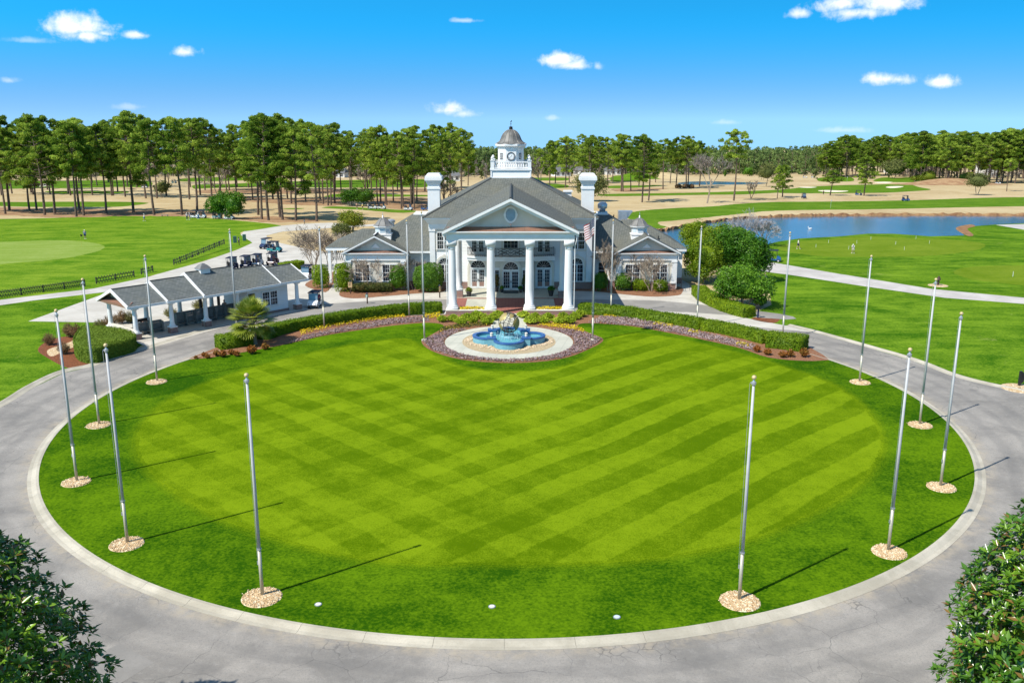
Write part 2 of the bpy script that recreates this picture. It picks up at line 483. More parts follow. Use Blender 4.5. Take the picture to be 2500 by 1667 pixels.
M['alu'] = plain('brushed_aluminium_pole', (0.46, 0.46, 0.455), 0.6, (0.37, 0.37, 0.365), 0.8, 0.0)
M['alubase'] = plain('weathered_pole_foot', (0.52, 0.48, 0.38), 0.5, (0.43, 0.39, 0.30), 0.8, 0.4)
M['gold'] = plain('gold_ball_finial', (0.60, 0.46, 0.24), 0.45, (0.50, 0.37, 0.17), 4, 0.15)
M['goldleaf'] = plain('aged_brass_plate', (0.34, 0.25, 0.06), 0.5, (0.22, 0.17, 0.055), 2.5, 0.2)
M['goldlight'] = plain('pale_brass_plate', (0.40, 0.32, 0.13), 0.5, (0.30, 0.23, 0.08), 2.5, 0.2)
M['iron'] = plain('dark_bronze_frame', (0.055, 0.05, 0.045), 0.5)
M['poolblue'] = plain('light_blue_pool_paint', (0.12, 0.31, 0.38), 0.55, (0.17, 0.37, 0.43), 1.5)
M['poolrim'] = plain('deep_blue_pool_paint', (0.02, 0.085, 0.26), 0.5, (0.045, 0.13, 0.31), 1.5)
M['foam'] = plain('white_water_foam', (0.50, 0.66, 0.70), 0.4, (0.34, 0.54, 0.60), 6)
M['stone'] = plain('pale_river_stone', (0.60, 0.48, 0.33), 0.8, (0.42, 0.31, 0.19), 6)
M['wood'] = plain('weathered_grey_board', (0.17, 0.165, 0.15), 0.85, (0.25, 0.24, 0.215), 2.0, 0, 0.2, 0.3, 12)
M['darkwood'] = plain('dark_brown_timber', (0.06, 0.035, 0.022), 0.7)
M['fence'] = plain('black_fence_timber', (0.03, 0.03, 0.026), 0.8, (0.06, 0.06, 0.05), 2)
M['plaque'] = plain('tan_sign_plaque', (0.55, 0.38, 0.19), 0.6)
M['bark'] = plain('pine_bark', (0.105, 0.075, 0.055), 0.9, (0.17, 0.125, 0.095), 1.2, 0, 0.1, 0.6, 6)
M['palebark'] = plain('pale_crape_myrtle_bark', (0.40, 0.31, 0.23), 0.8, (0.29, 0.21, 0.15), 1.5)
M['twig'] = plain('grey_brown_twig', (0.22, 0.17, 0.125), 0.85, (0.30, 0.245, 0.185), 0.6)
M['silvertwig'] = plain('silver_grey_twig', (0.36, 0.34, 0.34), 0.85, (0.29, 0.27, 0.27), 0.6)
M['rubber'] = plain('black_rubber', (0.015, 0.015, 0.016), 0.8)
M['hub'] = plain('white_wheel_hub', (0.6, 0.6, 0.6), 0.5)
M['cartwhite'] = plain('white_cart_body', (0.78, 0.78, 0.78), 0.25)
M['cartblue'] = plain('blue_cart_body', (0.02, 0.10, 0.30), 0.25)
M['cartnavy'] = plain('navy_cart_body', (0.02, 0.03, 0.08), 0.25)
M['carttan'] = plain('maroon_cart_body', (0.11, 0.03, 0.05), 0.3)
M['cartteal'] = plain('teal_cart_body', (0.03, 0.26, 0.27), 0.3)
M['canopy'] = plain('dark_navy_cart_roof', (0.025, 0.03, 0.05), 0.7, None, 3, 0, 0.15)
M['seatvinyl'] = plain('grey_seat_vinyl', (0.16, 0.155, 0.15), 0.6)
M['screen'] = plain('tinted_windscreen', (0.16, 0.22, 0.27), 0.08, None, 2, 0, 0.6)
M['skin'] = plain('skin', (0.50, 0.30, 0.21), 0.6)
M['hair'] = plain('dark_hair', (0.05, 0.03, 0.02), 0.6)
for nm, c in dict(white=(0.76, 0.76, 0.76), blue=(0.03, 0.16, 0.42), pink=(0.52, 0.05, 0.14), navy=(0.02, 0.03, 0.09), khaki=(0.38, 0.30, 0.2), black=(0.02, 0.02, 0.02), grey=(0.3, 0.3, 0.31), red=(0.30, 0.02, 0.025), sky=(0.12, 0.35, 0.6), peach=(0.6, 0.34, 0.24), yellow=(0.6, 0.5, 0.08)).items():
    M['c_' + nm] = plain(nm + '_cloth', c, 0.8)
M['utility'] = plain('green_utility_cabinet', (0.05, 0.13, 0.10), 0.6)
M['pot'] = plain('dark_planter_pot', (0.05, 0.045, 0.042), 0.6)
M['hroof'] = plain('grey_house_roof', (0.14, 0.14, 0.145), 0.8)
# --- foliage
M['pine'] = leafmat('pine_needles', (0.105, 0.190, 0.018), (0.520, 0.640, 0.095), 0.6, 0.5, 0.05, 0.35, None, 0.6)
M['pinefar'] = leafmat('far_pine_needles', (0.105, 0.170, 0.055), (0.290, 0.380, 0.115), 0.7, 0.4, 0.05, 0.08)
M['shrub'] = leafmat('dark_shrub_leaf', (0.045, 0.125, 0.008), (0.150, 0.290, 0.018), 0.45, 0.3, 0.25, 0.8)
M['hedge'] = leafmat('hedge_leaf', (0.100, 0.180, 0.005), (0.290, 0.390, 0.016), 0.5, 0.35, 0.15, 0.9, None, 0.35)
M['mound'] = leafmat('clipped_mound_leaf', (0.100, 0.165, 0.016), (0.200, 0.285, 0.030), 0.6, 0.3, 0.12, 0.6, None, 0.2)
M['evergreen'] = leafmat('glossy_evergreen_leaf', (0.095, 0.180, 0.006), (0.320, 0.400, 0.020), 0.45, 0.4, 0.2, 0.45)
M['deepgreen'] = leafmat('deep_green_leaf', (0.042, 0.130, 0.008), (0.160, 0.310, 0.018), 0.45, 0.3, 0.2, 0.5)
M['olive'] = leafmat('olive_leaf', (0.105, 0.125, 0.035), (0.220, 0.235, 0.075), 0.7, 0.3, 0.1, 0.4)
M['yellowgreen'] = leafmat('yellow_green_leaf', (0.12, 0.17, 0.012), (0.26, 0.27, 0.02), 0.6, 0.25, 0.2, 0.5)
M['bronze'] = leafmat('bronze_hedge_leaf', (0.06, 0.085, 0.015), (0.19, 0.11, 0.035), 0.6, 0.2, 0.2, 1.2)
M['magnolia'] = leafmat('magnolia_leaf', (0.055, 0.145, 0.012), (0.250, 0.410, 0.028), 0.25, 0.25, 0.5, 0.5, (0.20, 0.12, 0.03))
M['lime'] = leafmat('lime_spray_leaf', (0.26, 0.36, 0.02), (0.52, 0.60, 0.06), 0.6, 0.45, 0.1, 1.0)
M['orange'] = leafmat('orange_nandina_leaf', (0.33, 0.11, 0.02), (0.22, 0.14, 0.03), 0.6, 0.25, 0.2, 2.0)
M['palm'] = leafmat('palmetto_leaf', (0.20, 0.25, 0.02), (0.60, 0.60, 0.16), 0.4, 0.35, 0.25, 0.8)
M['lilac'] = leafmat('lilac_groundcover_leaf', (0.29, 0.20, 0.20), (0.50, 0.40, 0.385), 0.8, 0.25, 0.1, 1.5, (0.20, 0.16, 0.08))
M['yellowflower'] = leafmat('yellow_petal', (0.62, 0.47, 0.01), (0.75, 0.62, 0.03), 0.6, 0.3, 0.2, 2.0, (0.08, 0.13, 0.02))
M['mixbed'] = leafmat('pansy_bed_leaf', (0.09, 0.10, 0.02), (0.24, 0.17, 0.05), 0.6, 0.25, 0.2, 1.0, (0.65, 0.5, 0.02))
M['drygrass'] = leafmat('dry_ornamental_grass', (0.19, 0.11, 0.055), (0.33, 0.22, 0.11), 0.8, 0.3, 0.1, 1.0)
M['reed'] = leafmat('olive_ornamental_grass', (0.15, 0.15, 0.05), (0.27, 0.24, 0.09), 0.8, 0.3, 0.1, 1.0)
M['bareleaf'] = leafmat('bare_twig_haze', (0.22, 0.185, 0.16), (0.33, 0.285, 0.25), 0.9, 0.2, 0.05, 0.3)

# ------------------------------------------------------------------ mesh building
ORIG = {}
class MB:
    def __init__(s):
        s.v = []; s.f = []; s.m = []; s.cur = 0; s.cuts = []
    def add(s, vs, fs):
        o = len(s.v)
        s.v += [tuple(p) for p in vs]
        s.f += [tuple(i + o for i in f) for f in fs]
        s.m += [s.cur] * len(fs)
        return s
    def box(s, x0, y0, z0, x1, y1, z1):
        return s.frus((x0, y0, x1, y1), z0, (x0, y0, x1, y1), z1)
    def frus(s, a, z0, b, z1):
        v = [(a[0], a[1], z0), (a[2], a[1], z0), (a[2], a[3], z0), (a[0], a[3], z0), (b[0], b[1], z1), (b[2], b[1], z1), (b[2], b[3], z1), (b[0], b[3], z1)]
        return s.add(v, [(3, 2, 1, 0), (4, 5, 6, 7), (0, 1, 5, 4), (1, 2, 6, 5), (2, 3, 7, 6), (3, 0, 4, 7)])
    def prism(s, poly, z0, z1):
        n = len(poly)
        v = [(p[0], p[1], z0) for p in poly] + [(p[0], p[1], z1) for p in poly]
        return s.add(v, [tuple(range(n))[::-1], tuple(range(n, 2 * n))] + [(i, (i + 1) % n, n + (i + 1) % n, n + i) for i in range(n)])
    def prismy(s, poly, y0, y1):            # polygon given as (x, z), drawn out along y
        n = len(poly)
        v = [(p[0], y0, p[1]) for p in poly] + [(p[0], y1, p[1]) for p in poly]
        return s.add(v, [tuple(range(n)), tuple(range(n, 2 * n))[::-1]] + [((i + 1) % n, i, n + i, n + (i + 1) % n) for i in range(n)])
    def prismx(s, poly, x0, x1):            # polygon given as (y, z), drawn out along x
        n = len(poly)
        v = [(x0, p[0], p[1]) for p in poly] + [(x1, p[0], p[1]) for p in poly]
        return s.add(v, [tuple(range(n))[::-1], tuple(range(n, 2 * n))] + [(i, (i + 1) % n, n + (i + 1) % n, n + i) for i in range(n)])
    def lathe(s, prof, n=16, c=(0, 0, 0), a0=0.0, cap=True):
        v = []; f = []
        for (r, z) in prof:
            for k in range(n):
                a = a0 + 2 * pi * k / n
                v.append((c[0] + r * cos(a), c[1] + r * sin(a), c[2] + z))
        for i in range(len(prof) - 1):
            for k in range(n):
                f.append((i * n + k, i * n + (k + 1) % n, (i + 1) * n + (k + 1) % n, (i + 1) * n + k))
        if cap:
            f.append(tuple(range(n))[::-1])
            f.append(tuple(range((len(prof) - 1) * n, len(prof) * n)))
        return s.add(v, f)
    def tube(s, pts, r, n=6, cap=True):
        pts = [Vector(p) for p in pts]
        rs = r if isinstance(r, (list, tuple)) else [r] * len(pts)
        v = []; f = []
        up = None
        for i, p in enumerate(pts):
            d = (pts[min(i + 1, len(pts) - 1)] - pts[max(i - 1, 0)]).normalized()
            if up is None:
                up = Vector((0, 0, 1)) if abs(d.z) < 0.9 else Vector((1, 0, 0))
            a = d.cross(up)
            if a.length < 1e-4:
                a = d.cross(Vector((0, 1, 0)))
            a.normalize()
            b = a.cross(d).normalized()
            up = b
            for k in range(n):
                t = 2 * pi * k / n
                v.append(p + (a * cos(t) + b * sin(t)) * rs[i])
        for i in range(len(pts) - 1):
            for k in range(n):
                f.append((i * n + k, i * n + (k + 1) % n, (i + 1) * n + (k + 1) % n, (i + 1) * n + k))
        if cap:
            f.append(tuple(range(n))[::-1])
            f.append(tuple(range((len(pts) - 1) * n, len(pts) * n)))
        return s.add(v, f)
    def ball(s, c, r, nu=12, nv=8, sz=1.0):
        prof = [(max(r * sin(pi * j / nv), 0.002), -r * sz * cos(pi * j / nv)) for j in range(nv + 1)]
        return s.lathe(prof, nu, c)
    def poly(s, pts):
        return s.add(pts, [tuple(range(len(pts)))])
    def slab(s, quad, th):
        """a flat quad thickened straight down by th"""
        q = [Vector(p) for p in quad]
        n = len(q)
        lo = [p - Vector((0, 0, th)) for p in q]
        return s.add(q + lo, [tuple(range(n)), tuple(range(n, 2 * n))[::-1]] + [((i + 1) % n, i, n + i, n + (i + 1) % n) for i in range(n)])
    def cut(s):
        """marks the end of one separate piece"""
        s.cuts.append((len(s.v), len(s.f)))
        return s
    def split(s, name, mats, parent=None, smooth=False):
        """one object per marked piece"""
        v0 = f0 = 0
        for v1, f1 in s.cuts:
            q = MB(); q.v = s.v[v0:v1]; q.f = [tuple(i - v0 for i in f) for f in s.f[f0:f1]]; q.m = s.m[f0:f1]
            q.build(name, mats, parent, smooth)
            v0, f0 = v1, f1
    def build(s, name, mats, parent=None, smooth=False):
        mats = mats if isinstance(mats, (list, tuple)) else [mats]
        off = ORIG.get(parent.name, Vector((0, 0, 0))) if parent is not None else Vector((0, 0, 0))
        me = bpy.data.meshes.new(name)
        me.from_pydata([(p[0] - off.x, p[1] - off.y, p[2] - off.z) for p in s.v], [], s.f)
        for m in mats:
            me.materials.append(M[m] if isinstance(m, str) else m)
        if len(mats) > 1:
            me.polygons.foreach_set('material_index', s.m)
        if smooth:
            me.polygons.foreach_set('use_smooth', [True] * len(s.f))
        me.update()
        o = bpy.data.objects.new(name, me)
        COL.objects.link(o)
        if parent is not None:
            o.parent = parent
            ORIG[o.name] = off
        return o

def tag(o, label=None, cat=None, group=None, kind=None):
    if label: o['label'] = label
    if cat: o['category'] = cat
    if group: o['group'] = group
    if kind: o['kind'] = kind
    return o
def thing(name, label, cat, loc=(0, 0, 0), rz=0.0, group=None, world=False):
    """an Empty at the thing's base; world=True: its parts are given in world coordinates"""
    o = bpy.data.objects.new(name, None)
    COL.objects.link(o)
    o.empty_display_size = 0.3
    o.location = loc
    o.rotation_euler = (0, 0, rz)
    tag(o, label, cat, group)
    ORIG[o.name] = Vector(loc) if world else Vector((0, 0, 0))
    return o
def copy_tree(o, parent=None):
    c = o.copy()
    COL.objects.link(c)
    if parent is not None:
        c.parent = parent
    for ch in list(o.children):
        copy_tree(ch, c)
    return c
def dup(o, loc, rz=0.0, label=None, scale=None, group=None):
    c = copy_tree(o)
    c.location = loc
    c.rotation_euler = (0, 0, rz)
    if scale is not None:
        c.scale = scale if isinstance(scale, (tuple, list)) else (scale,) * 3
    if label: c['label'] = label
    if group: c['group'] = group
    return c
def np_obj(name, V, F, mats, parent=None, smooth=False, midx=None):
    """mesh from numpy arrays: V (n,3), F (m,4) or (m,3)"""
    off = ORIG.get(parent.name, Vector((0, 0, 0))) if parent is not None else Vector((0, 0, 0))
    V = np.asarray(V, np.float32) - np.array(off[:], np.float32)
    F = np.asarray(F, np.int32)
    me = bpy.data.meshes.new(name)
    me.vertices.add(len(V)); me.vertices.foreach_set('co', V.ravel())
    k = F.shape[1]
    me.loops.add(F.size); me.loops.foreach_set('vertex_index', F.ravel())
    me.polygons.add(len(F))
    me.polygons.foreach_set('loop_start', np.arange(0, F.size, k, dtype=np.int32))
    me.polygons.foreach_set('loop_total', np.full(len(F), k, np.int32))
    for m in (mats if isinstance(mats, (list, tuple)) else [mats]):
        me.materials.append(M[m])
    if midx is not None:
        me.polygons.foreach_set('material_index', midx)
    me.update(calc_edges=True)
    me.validate()
    o = bpy.data.objects.new(name, me)
    COL.objects.link(o)
    if parent is not None:
        o.parent = parent
        ORIG[o.name] = off
    return o

# ------------------------------------------------------------------ leaves
def unit(a):
    return a / np.maximum(np.linalg.norm(a, axis=-1, keepdims=True), 1e-9)
def leaf_cards(C, L, Wd, rng, normal=None, spread=0.6, axis=None, aspread=0.5):
    """rhombic leaf faces at points C; returns V, F"""
    n = len(C)
    L = np.broadcast_to(np.asarray(L, float), (n,))[:, None] * rng.uniform(0.7, 1.3, (n, 1))
    Wd = np.broadcast_to(np.asarray(Wd, float), (n,))[:, None] * rng.uniform(0.7, 1.3, (n, 1))
    rnd = unit(rng.normal(size=(n, 3)))
    nn = rnd if normal is None else unit(normal + spread * rnd)
    ax = unit(rng.normal(size=(n, 3))) if axis is None else unit(axis + aspread * unit(rng.normal(size=(n, 3))))
    u = unit(ax - nn * np.sum(ax * nn, -1, keepdims=True))
    w = np.cross(nn, u)
    V = np.stack([C - u * L * .5, C + w * Wd * .5 + u * L * .05, C + u * L * .5, C - w * Wd * .5 + u * L * .05], 1).reshape(-1, 3)
    F = np.arange(4 * n).reshape(-1, 4)
    return V, F
def merge(parts):
    V = []; F = []; o = 0
    for v, f in parts:
        V.append(v); F.append(f + o); o += len(v)
    return np.concatenate(V), np.concatenate(F)
def ico_sphere_pts(n, rng):
    return unit(rng.normal(size=(n, 3)))
def blob_leaves(c, r, n, L, Wd, rng, bumps=10, bamp=0.22, zmin=-0.6, inner=0.35, spread=0.7, box=0.0):
    """leaf cloud filling a bumpy ellipsoid at c with radii r; box>0 squares it off"""
    d = ico_sphere_pts(int(n * 1.5), rng)
    d = d[d[:, 2] > zmin][:n]
    bd = ico_sphere_pts(bumps, rng)
    k = np.max(np.clip((d @ bd.T - 0.62) / 0.38, 0, 1), axis=1)
    rad = 1 - bamp + bamp * k * 1.4
    rad = rad * (1 - inner * rng.random(len(d)) ** 2.2)
    if box:
        q = np.max(np.abs(d), axis=1)
        rad = rad * ((1 - box) + box / q)
    P = np.asarray(c) + d * rad[:, None] * np.asarray(r)
    nrm = unit(d / np.asarray(r))
    return leaf_cards(P, L, Wd, rng, nrm, spread)
def core_blob(c, r, nu=14, nv=10, box=0.0, scale=0.8, zmin=-1.0):
    V = []; F = []
    for j in range(nv + 1):
        for i in range(nu):
            a = 2 * pi * i / nu; b = pi * j / nv
            d = np.array([sin(b) * cos(a), sin(b) * sin(a), max(cos(b), zmin)])
            q = max(abs(d)) if box else 1
            k = scale * ((1 - box) + box / max(q, .3))
            V.append(np.asarray(c) + d * k * np.asarray(r))
    for j in range(nv):
        for i in range(nu):
            F.append((j * nu + i, j * nu + (i + 1) % nu, (j + 1) * nu + (i + 1) % nu, (j + 1) * nu + i))
    return np.array(V), np.array(F)

# ================================================================== GROUND
def struct(o):
    o['kind'] = 'structure'
    return o
def smooth_poly(pts, n=5, closed=True):
    out = []
    N = len(pts)
    P = [Vector((p[0], p[1])) for p in pts]
    rng_i = range(N) if closed else range(N - 1)
    for i in rng_i:
        if closed:
            p0, p1, p2, p3 = P[i - 1], P[i], P[(i + 1) % N], P[(i + 2) % N]
        else:
            p0, p1, p2, p3 = P[max(i - 1, 0)], P[i], P[i + 1], P[min(i + 2, N - 1)]
        for k in range(n):
            t = k / n
            out.append(0.5 * ((2 * p1) + (-p0 + p2) * t + (2 * p0 - 5 * p1 + 4 * p2 - p3) * t * t + (-p0 + 3 * p1 - 3 * p2 + p3) * t ** 3))
    if not closed:
        out.append(P[-1])
    return [(p.x, p.y) for p in out]
def lift(y, layer):
    return layer * 0.004 * (1 + max(0.0, y - 110) * 0.012)
from mathutils.geometry import delaunay_2d_cdt
JR = np.random.default_rng(8)
def ragged(pts, amp, step=.3):
    out = []
    for i, p in enumerate(pts):
        q = pts[(i + 1) % len(pts)]
        L = hypot(q[0] - p[0], q[1] - p[1]); n = max(1, int(L / step))
        for k in range(n):
            t = k / n
            out.append((p[0] + (q[0] - p[0]) * t + JR.normal(0, amp), p[1] + (q[1] - p[1]) * t + JR.normal(0, amp)))
    return out
def sheet(name, pts, layer, mat, z=None, sm=0, kind='structure', label=None, rag=0.0, step=.3):
    """flat ground sheet; pts are world (x, y) or 3-vectors; follows the terrain"""
    p2 = [(p[0], p[1]) for p in pts]
    if sm:
        p2 = smooth_poly(p2, sm)
    if rag:
        p2 = ragged(p2, rag, step)
    tv, _, tf, *_r = delaunay_2d_cdt([Vector(p) for p in p2], [], [list(range(len(p2)))], 1, 1e-5)
    bm = bmesh.new()
    vs = [bm.verts.new((v.x, v.y, 0)) for v in tv]
    for f in tf:
        bm.faces.new([vs[i] for i in f])
    bmesh.ops.bisect_plane(bm, geom=bm.verts[:] + bm.edges[:] + bm.faces[:], plane_co=(0, YK, 0), plane_no=(0, 1, 0))
    for v in bm.verts:
        v.co.z = (hgt(v.co.y) + lift(v.co.y, layer)) if z is None else z
    bmesh.ops.recalc_face_normals(bm, faces=bm.faces[:])
    for f in bm.faces:
        if f.normal.z < 0:
            f.normal_flip()
    me = bpy.data.meshes.new(name)
    bm.to_mesh(me); bm.free()
    me.materials.append(M[mat])
    o = bpy.data.objects.new(name, me)
    COL.objects.link(o)
    o['kind'] = kind
    if label: o['label'] = label
    return o
def disc(cx, cy, rx, ry=None, n=64, a0=0, a1=2 * pi):
    ry = ry or rx
    full = abs(a1 - a0 - 2 * pi) < 1e-6
    return [(cx + rx * cos(a0 + (a1 - a0) * k / (n if full else n - 1)), cy + ry * sin(a0 + (a1 - a0) * k / (n if full else n - 1))) for k in range(n)]
def DD(*a):
    return [D(x, y) for x, y in a]
def PP(fn, *a):
    return [PX(*fn(x, y)) for x, y in a]

# base terrain: level, then falling away to the horizon
g = MB()
ys = [-150, 60, YK, 300, 700, 1500, 3000, 6000, 9000]
xs = [-6000, -1500, -400, -100, 100, 400, 1500, 6000]
g.add([(x, y, hgt(y)) for y in ys for x in xs], [(j * 8 + i, j * 8 + i + 1, (j + 1) * 8 + i + 1, (j + 1) * 8 + i) for j in range(len(ys) - 1) for i in range(7)])
struct(g.build('ground', 'dormant'))

RC = (-0.32, 65.4)          # centre of the roundabout
# asphalt drive
outer_left = [D(-300, 1090), D(0, 937), D(79, 889), D(148, 856), D(211, 842), D(341, 799), D(466, 761), D(514, 748), D(641, 725), D(790, 710)]
outer_right = [D(1560, 690), D(1694, 727), D(1805, 748), D(1867, 763), D(1985, 796), D(2097, 829), D(2198, 867), D(2352, 902), D(2700, 965)]
sheet('asphalt_road', [(-120, -40)] + outer_left + outer_right + [(120, -40)], 2, 'asphalt')
# lawns
sheet('lawn', [D(0, 937), D(79, 889), D(148, 856), D(211, 842), D(290, 815), D(330, 790), D(320, 745), D(245, 741), D(65, 738), D(253, 670), D(230, 668), D(79, 690), D(-300, 745), D(-600, 1000), D(-300, 1090)], 1, 'lawn')
field_pts = [D(-500, 507), D(0, 503), D(150, 500), D(330, 494), D(500, 503), D(645, 518), D(591, 528), D(560, 532), D(553, 538), D(580, 557), D(543, 574), D(470, 599), D(340, 636), D(215, 663), D(0, 689), D(-400, 750)]
sheet('practice_field', field_pts, 1, 'field', sm=4)
sheet('practice_green', [D(-300, 560), D(0, 556), D(120, 552), D(200, 556), D(240, 566), D(215, 580), D(130, 596), D(0, 607), D(-300, 640)], 2, 'fieldgreen', sm=5, rag=.1, step=.4)
rl = [D(1694, 727), D(1740, 715), D(1772, 700), D(1763, 640), D(1750, 600), D(1700, 575), D(1650, 575), D(1560, 560), D(1600, 545), D(1788, 553), D(1836, 547), D(1931, 542), D(1992, 536), D(2052, 536), D(2136, 542), D(2215, 541), D(2202, 528), D(2219, 521), D(2287, 516), D(2352, 513), D(2900, 505), D(2900, 1030), D(2352, 902), D(2198, 867), D(2097, 829), D(1985, 796), D(1867, 763), D(1805, 748)]
sheet('lawn', rl, 1, 'lawn')
# paved areas
sheet('plaza', [D(253, 670), D(340, 637), D(470, 600), D(543, 575), D(580, 558), D(553, 540), D(560, 532), D(591, 528), D(645, 519), D(700, 514), D(760, 512), D(830, 517), D(900, 512), D(900, 518), D(760, 524), D(650, 532), D(612, 541), D(616, 552), D(650, 560), D(720, 575), D(760, 580), D(900, 580), (-22, 122), (23, 122), (23.5, 118)] + [D(1600, 690), D(1694, 727), D(1805, 748), D(1867, 763)] +
      [D(1700, 748), D(1500, 716), D(1330, 702), D(1020, 702), D(900, 704), D(790, 713), D(641, 728), D(514, 751), D(466, 764), D(345, 800), D(300, 780), D(262, 742), D(245, 741), D(65, 738)], 3, 'concrete')
sheet('path', [D(-500, 780), D(0, 701), D(79, 690), D(253, 669.5), D(340, 637.5), D(340, 636.3), D(215, 663), D(0, 689), D(-500, 756)], 3, 'path')
sheet('path', [D(1740, 598), D(1763, 601), D(1931, 630), D(2141, 664), D(2352, 684), D(2900, 725), D(2900, 745), D(2352, 698), D(2169, 684), D(1974, 656), D(1763, 625), D(1735, 620)], 3, 'path')
sheet('path', [D(2287, 517), D(2352, 515), D(2700, 512), D(2700, 530), D(2352, 528)], 3, 'path')
# asphalt drive passing under the portico
sheet('portico_drive', [(-30, 100.6), (-20, 105.2), (-12, 107.2), (12, 107.2), (20, 105.4), (30, 99), (30, 96), (20, 99.8), (11, 100.4), (-11, 100.4), (-20, 99.5), (-30, 95.5)], 4, 'patch', sm=3)
# putting greens and fairways on the right
sheet('putting_green', [D(1786, 572), D(1830, 556), D(1900, 550), D(1992, 543), D(2080, 547), D(2180, 550), D(2260, 560), D(2240, 575), D(2130, 588), D(1990, 590), D(1880, 588)], 2, 'putt', sm=5, rag=.1, step=.4)
sheet('putting_green', [D(2190, 626), D(2215, 615), D(2300, 610), D(2420, 612), D(2500, 630), D(2400, 655), D(2300, 650), D(2225, 640)], 2, 'putt', sm=5, rag=.1, step=.4)
sheet('fairway', [D(1453, 487), D(1535, 479), D(1631, 474.5), D(1703, 468), D(1788, 464), D(1931, 463), D(2100, 460), D(2244, 455), D(2352, 453), D(2800, 447), D(2800, 467), D(2352, 474), D(2196, 477), D(2004, 481), D(1788, 484), D(1679, 494), D(1559, 506), D(1515, 510), D(1517, 517), D(1535, 523), D(1520, 529), D(1487, 517), D(1440, 500)], 1, 'fairway', sm=4, rag=.15, step=1.2)
sheet('fairway', [D(1390, 446), D(1583, 443), D(1788, 436), D(1870, 428), D(1960, 428), D(1960, 436), D(1788, 443), D(1703, 447), D(1607, 448), D(1400, 451)], 1, 'fairway', sm=4, rag=.15, step=1.2)
sheet('fairway', [D(1800, 440), D(1838, 431), D(1930, 426), D(2020, 424), D(2080, 422), D(2110, 430), D(2138, 436), D(2090, 440), D(2030, 443), D(1930, 444), D(1800, 444)], 2, 'fairway', sm=4)
sheet('fairway', PP(CC, (770, 590), (950, 575), (1110, 565), (1110, 600), (1050, 630), (900, 640), (760, 640)), 1, 'fairway', sm=4, rag=.15, step=1.2)
sheet('fairway', PP(CC, (740, 682), (1000, 678), (1240, 676), (1150, 690), (950, 702), (740, 704)), 1, 'fairway', sm=4, rag=.15, step=1.2)
sheet('fairway', PP(CC, (0, 660), (120, 660), (320, 672), (330, 700), (100, 705), (0, 690)), 1, 'fairway', sm=4, rag=.15, step=1.2)
sheet('fairway', PP(CC, (-100, 608), (100, 604), (330, 606), (330, 630), (100, 632), (-100, 625)), 1, 'fairway', sm=4, rag=.15, step=1.2)
sheet('fairway', PP(CD, (380, 610), (500, 596), (640, 590), (700, 600), (720, 636), (560, 642), (400, 640)), 1, 'fairway', sm=4, rag=.15, step=1.2)
sheet('fairway', PP(CD, (930, 620), (1010, 602), (1150, 606), (1280, 600), (1700, 605), (1700, 640), (1400, 645), (1180, 648), (930, 640)), 1, 'fairway', sm=4, rag=.15, step=1.2)
sheet('fairway', PP(CA, (-200, 706), (100, 706), (500, 712), (900, 708), (1400, 712), (1420, 770), (1100, 772), (700, 784), (400, 782), (100, 790), (-200, 800)), 1, 'fairway', sm=4, rag=.15, step=1.2)
sheet('fairway', PP(CA, (-200, 917), (200, 915), (700, 912), (1200, 914), (1420, 924), (1300, 945), (1100, 962), (700, 962), (300, 962), (-200, 945)), 1, 'fairway', sm=4, rag=.15, step=1.2)
sheet('fairway', PP(CA, (430, 815), (700, 808), (1000, 812), (1210, 812), (1200, 830), (900, 835), (600, 838)), 1, 'fairway', sm=4, rag=.15, step=1.2)
sheet('fairway', PP(CB, (-100, 752), (200, 745), (600, 725), (1400, 705), (2150, 700), (2150, 768), (1800, 772), (1400, 778), (900, 776), (600, 768), (0, 785), (-100, 788)), 1, 'fairway', sm=4, rag=.15, step=1.2)
sheet('fairway', PP(CB, (-200, 690), (200, 676), (400, 675), (600, 690), (400, 708), (-200, 720)), 1, 'fairway', sm=4, rag=.15, step=1.2)
sheet('fairway', PP(CB, (1160, 858), (1300, 836), (1800, 842), (2150, 850), (2150, 862), (1600, 866), (1200, 868)), 1, 'fairway', sm=4, rag=.15, step=1.2)
sheet('fairway', PP(CB, (1110, 968), (1250, 957), (1500, 968), (1750, 984), (2020, 1000), (1930, 1018), (1750, 1012), (1500, 990), (1250, 980)), 1, 'fairway', sm=4, rag=.15, step=1.2)
sheet('fairway', PP(CB, (740, 980), (840, 974), (960, 976), (860, 986)), 1, 'fairway', sm=4, rag=.15, step=1.2)
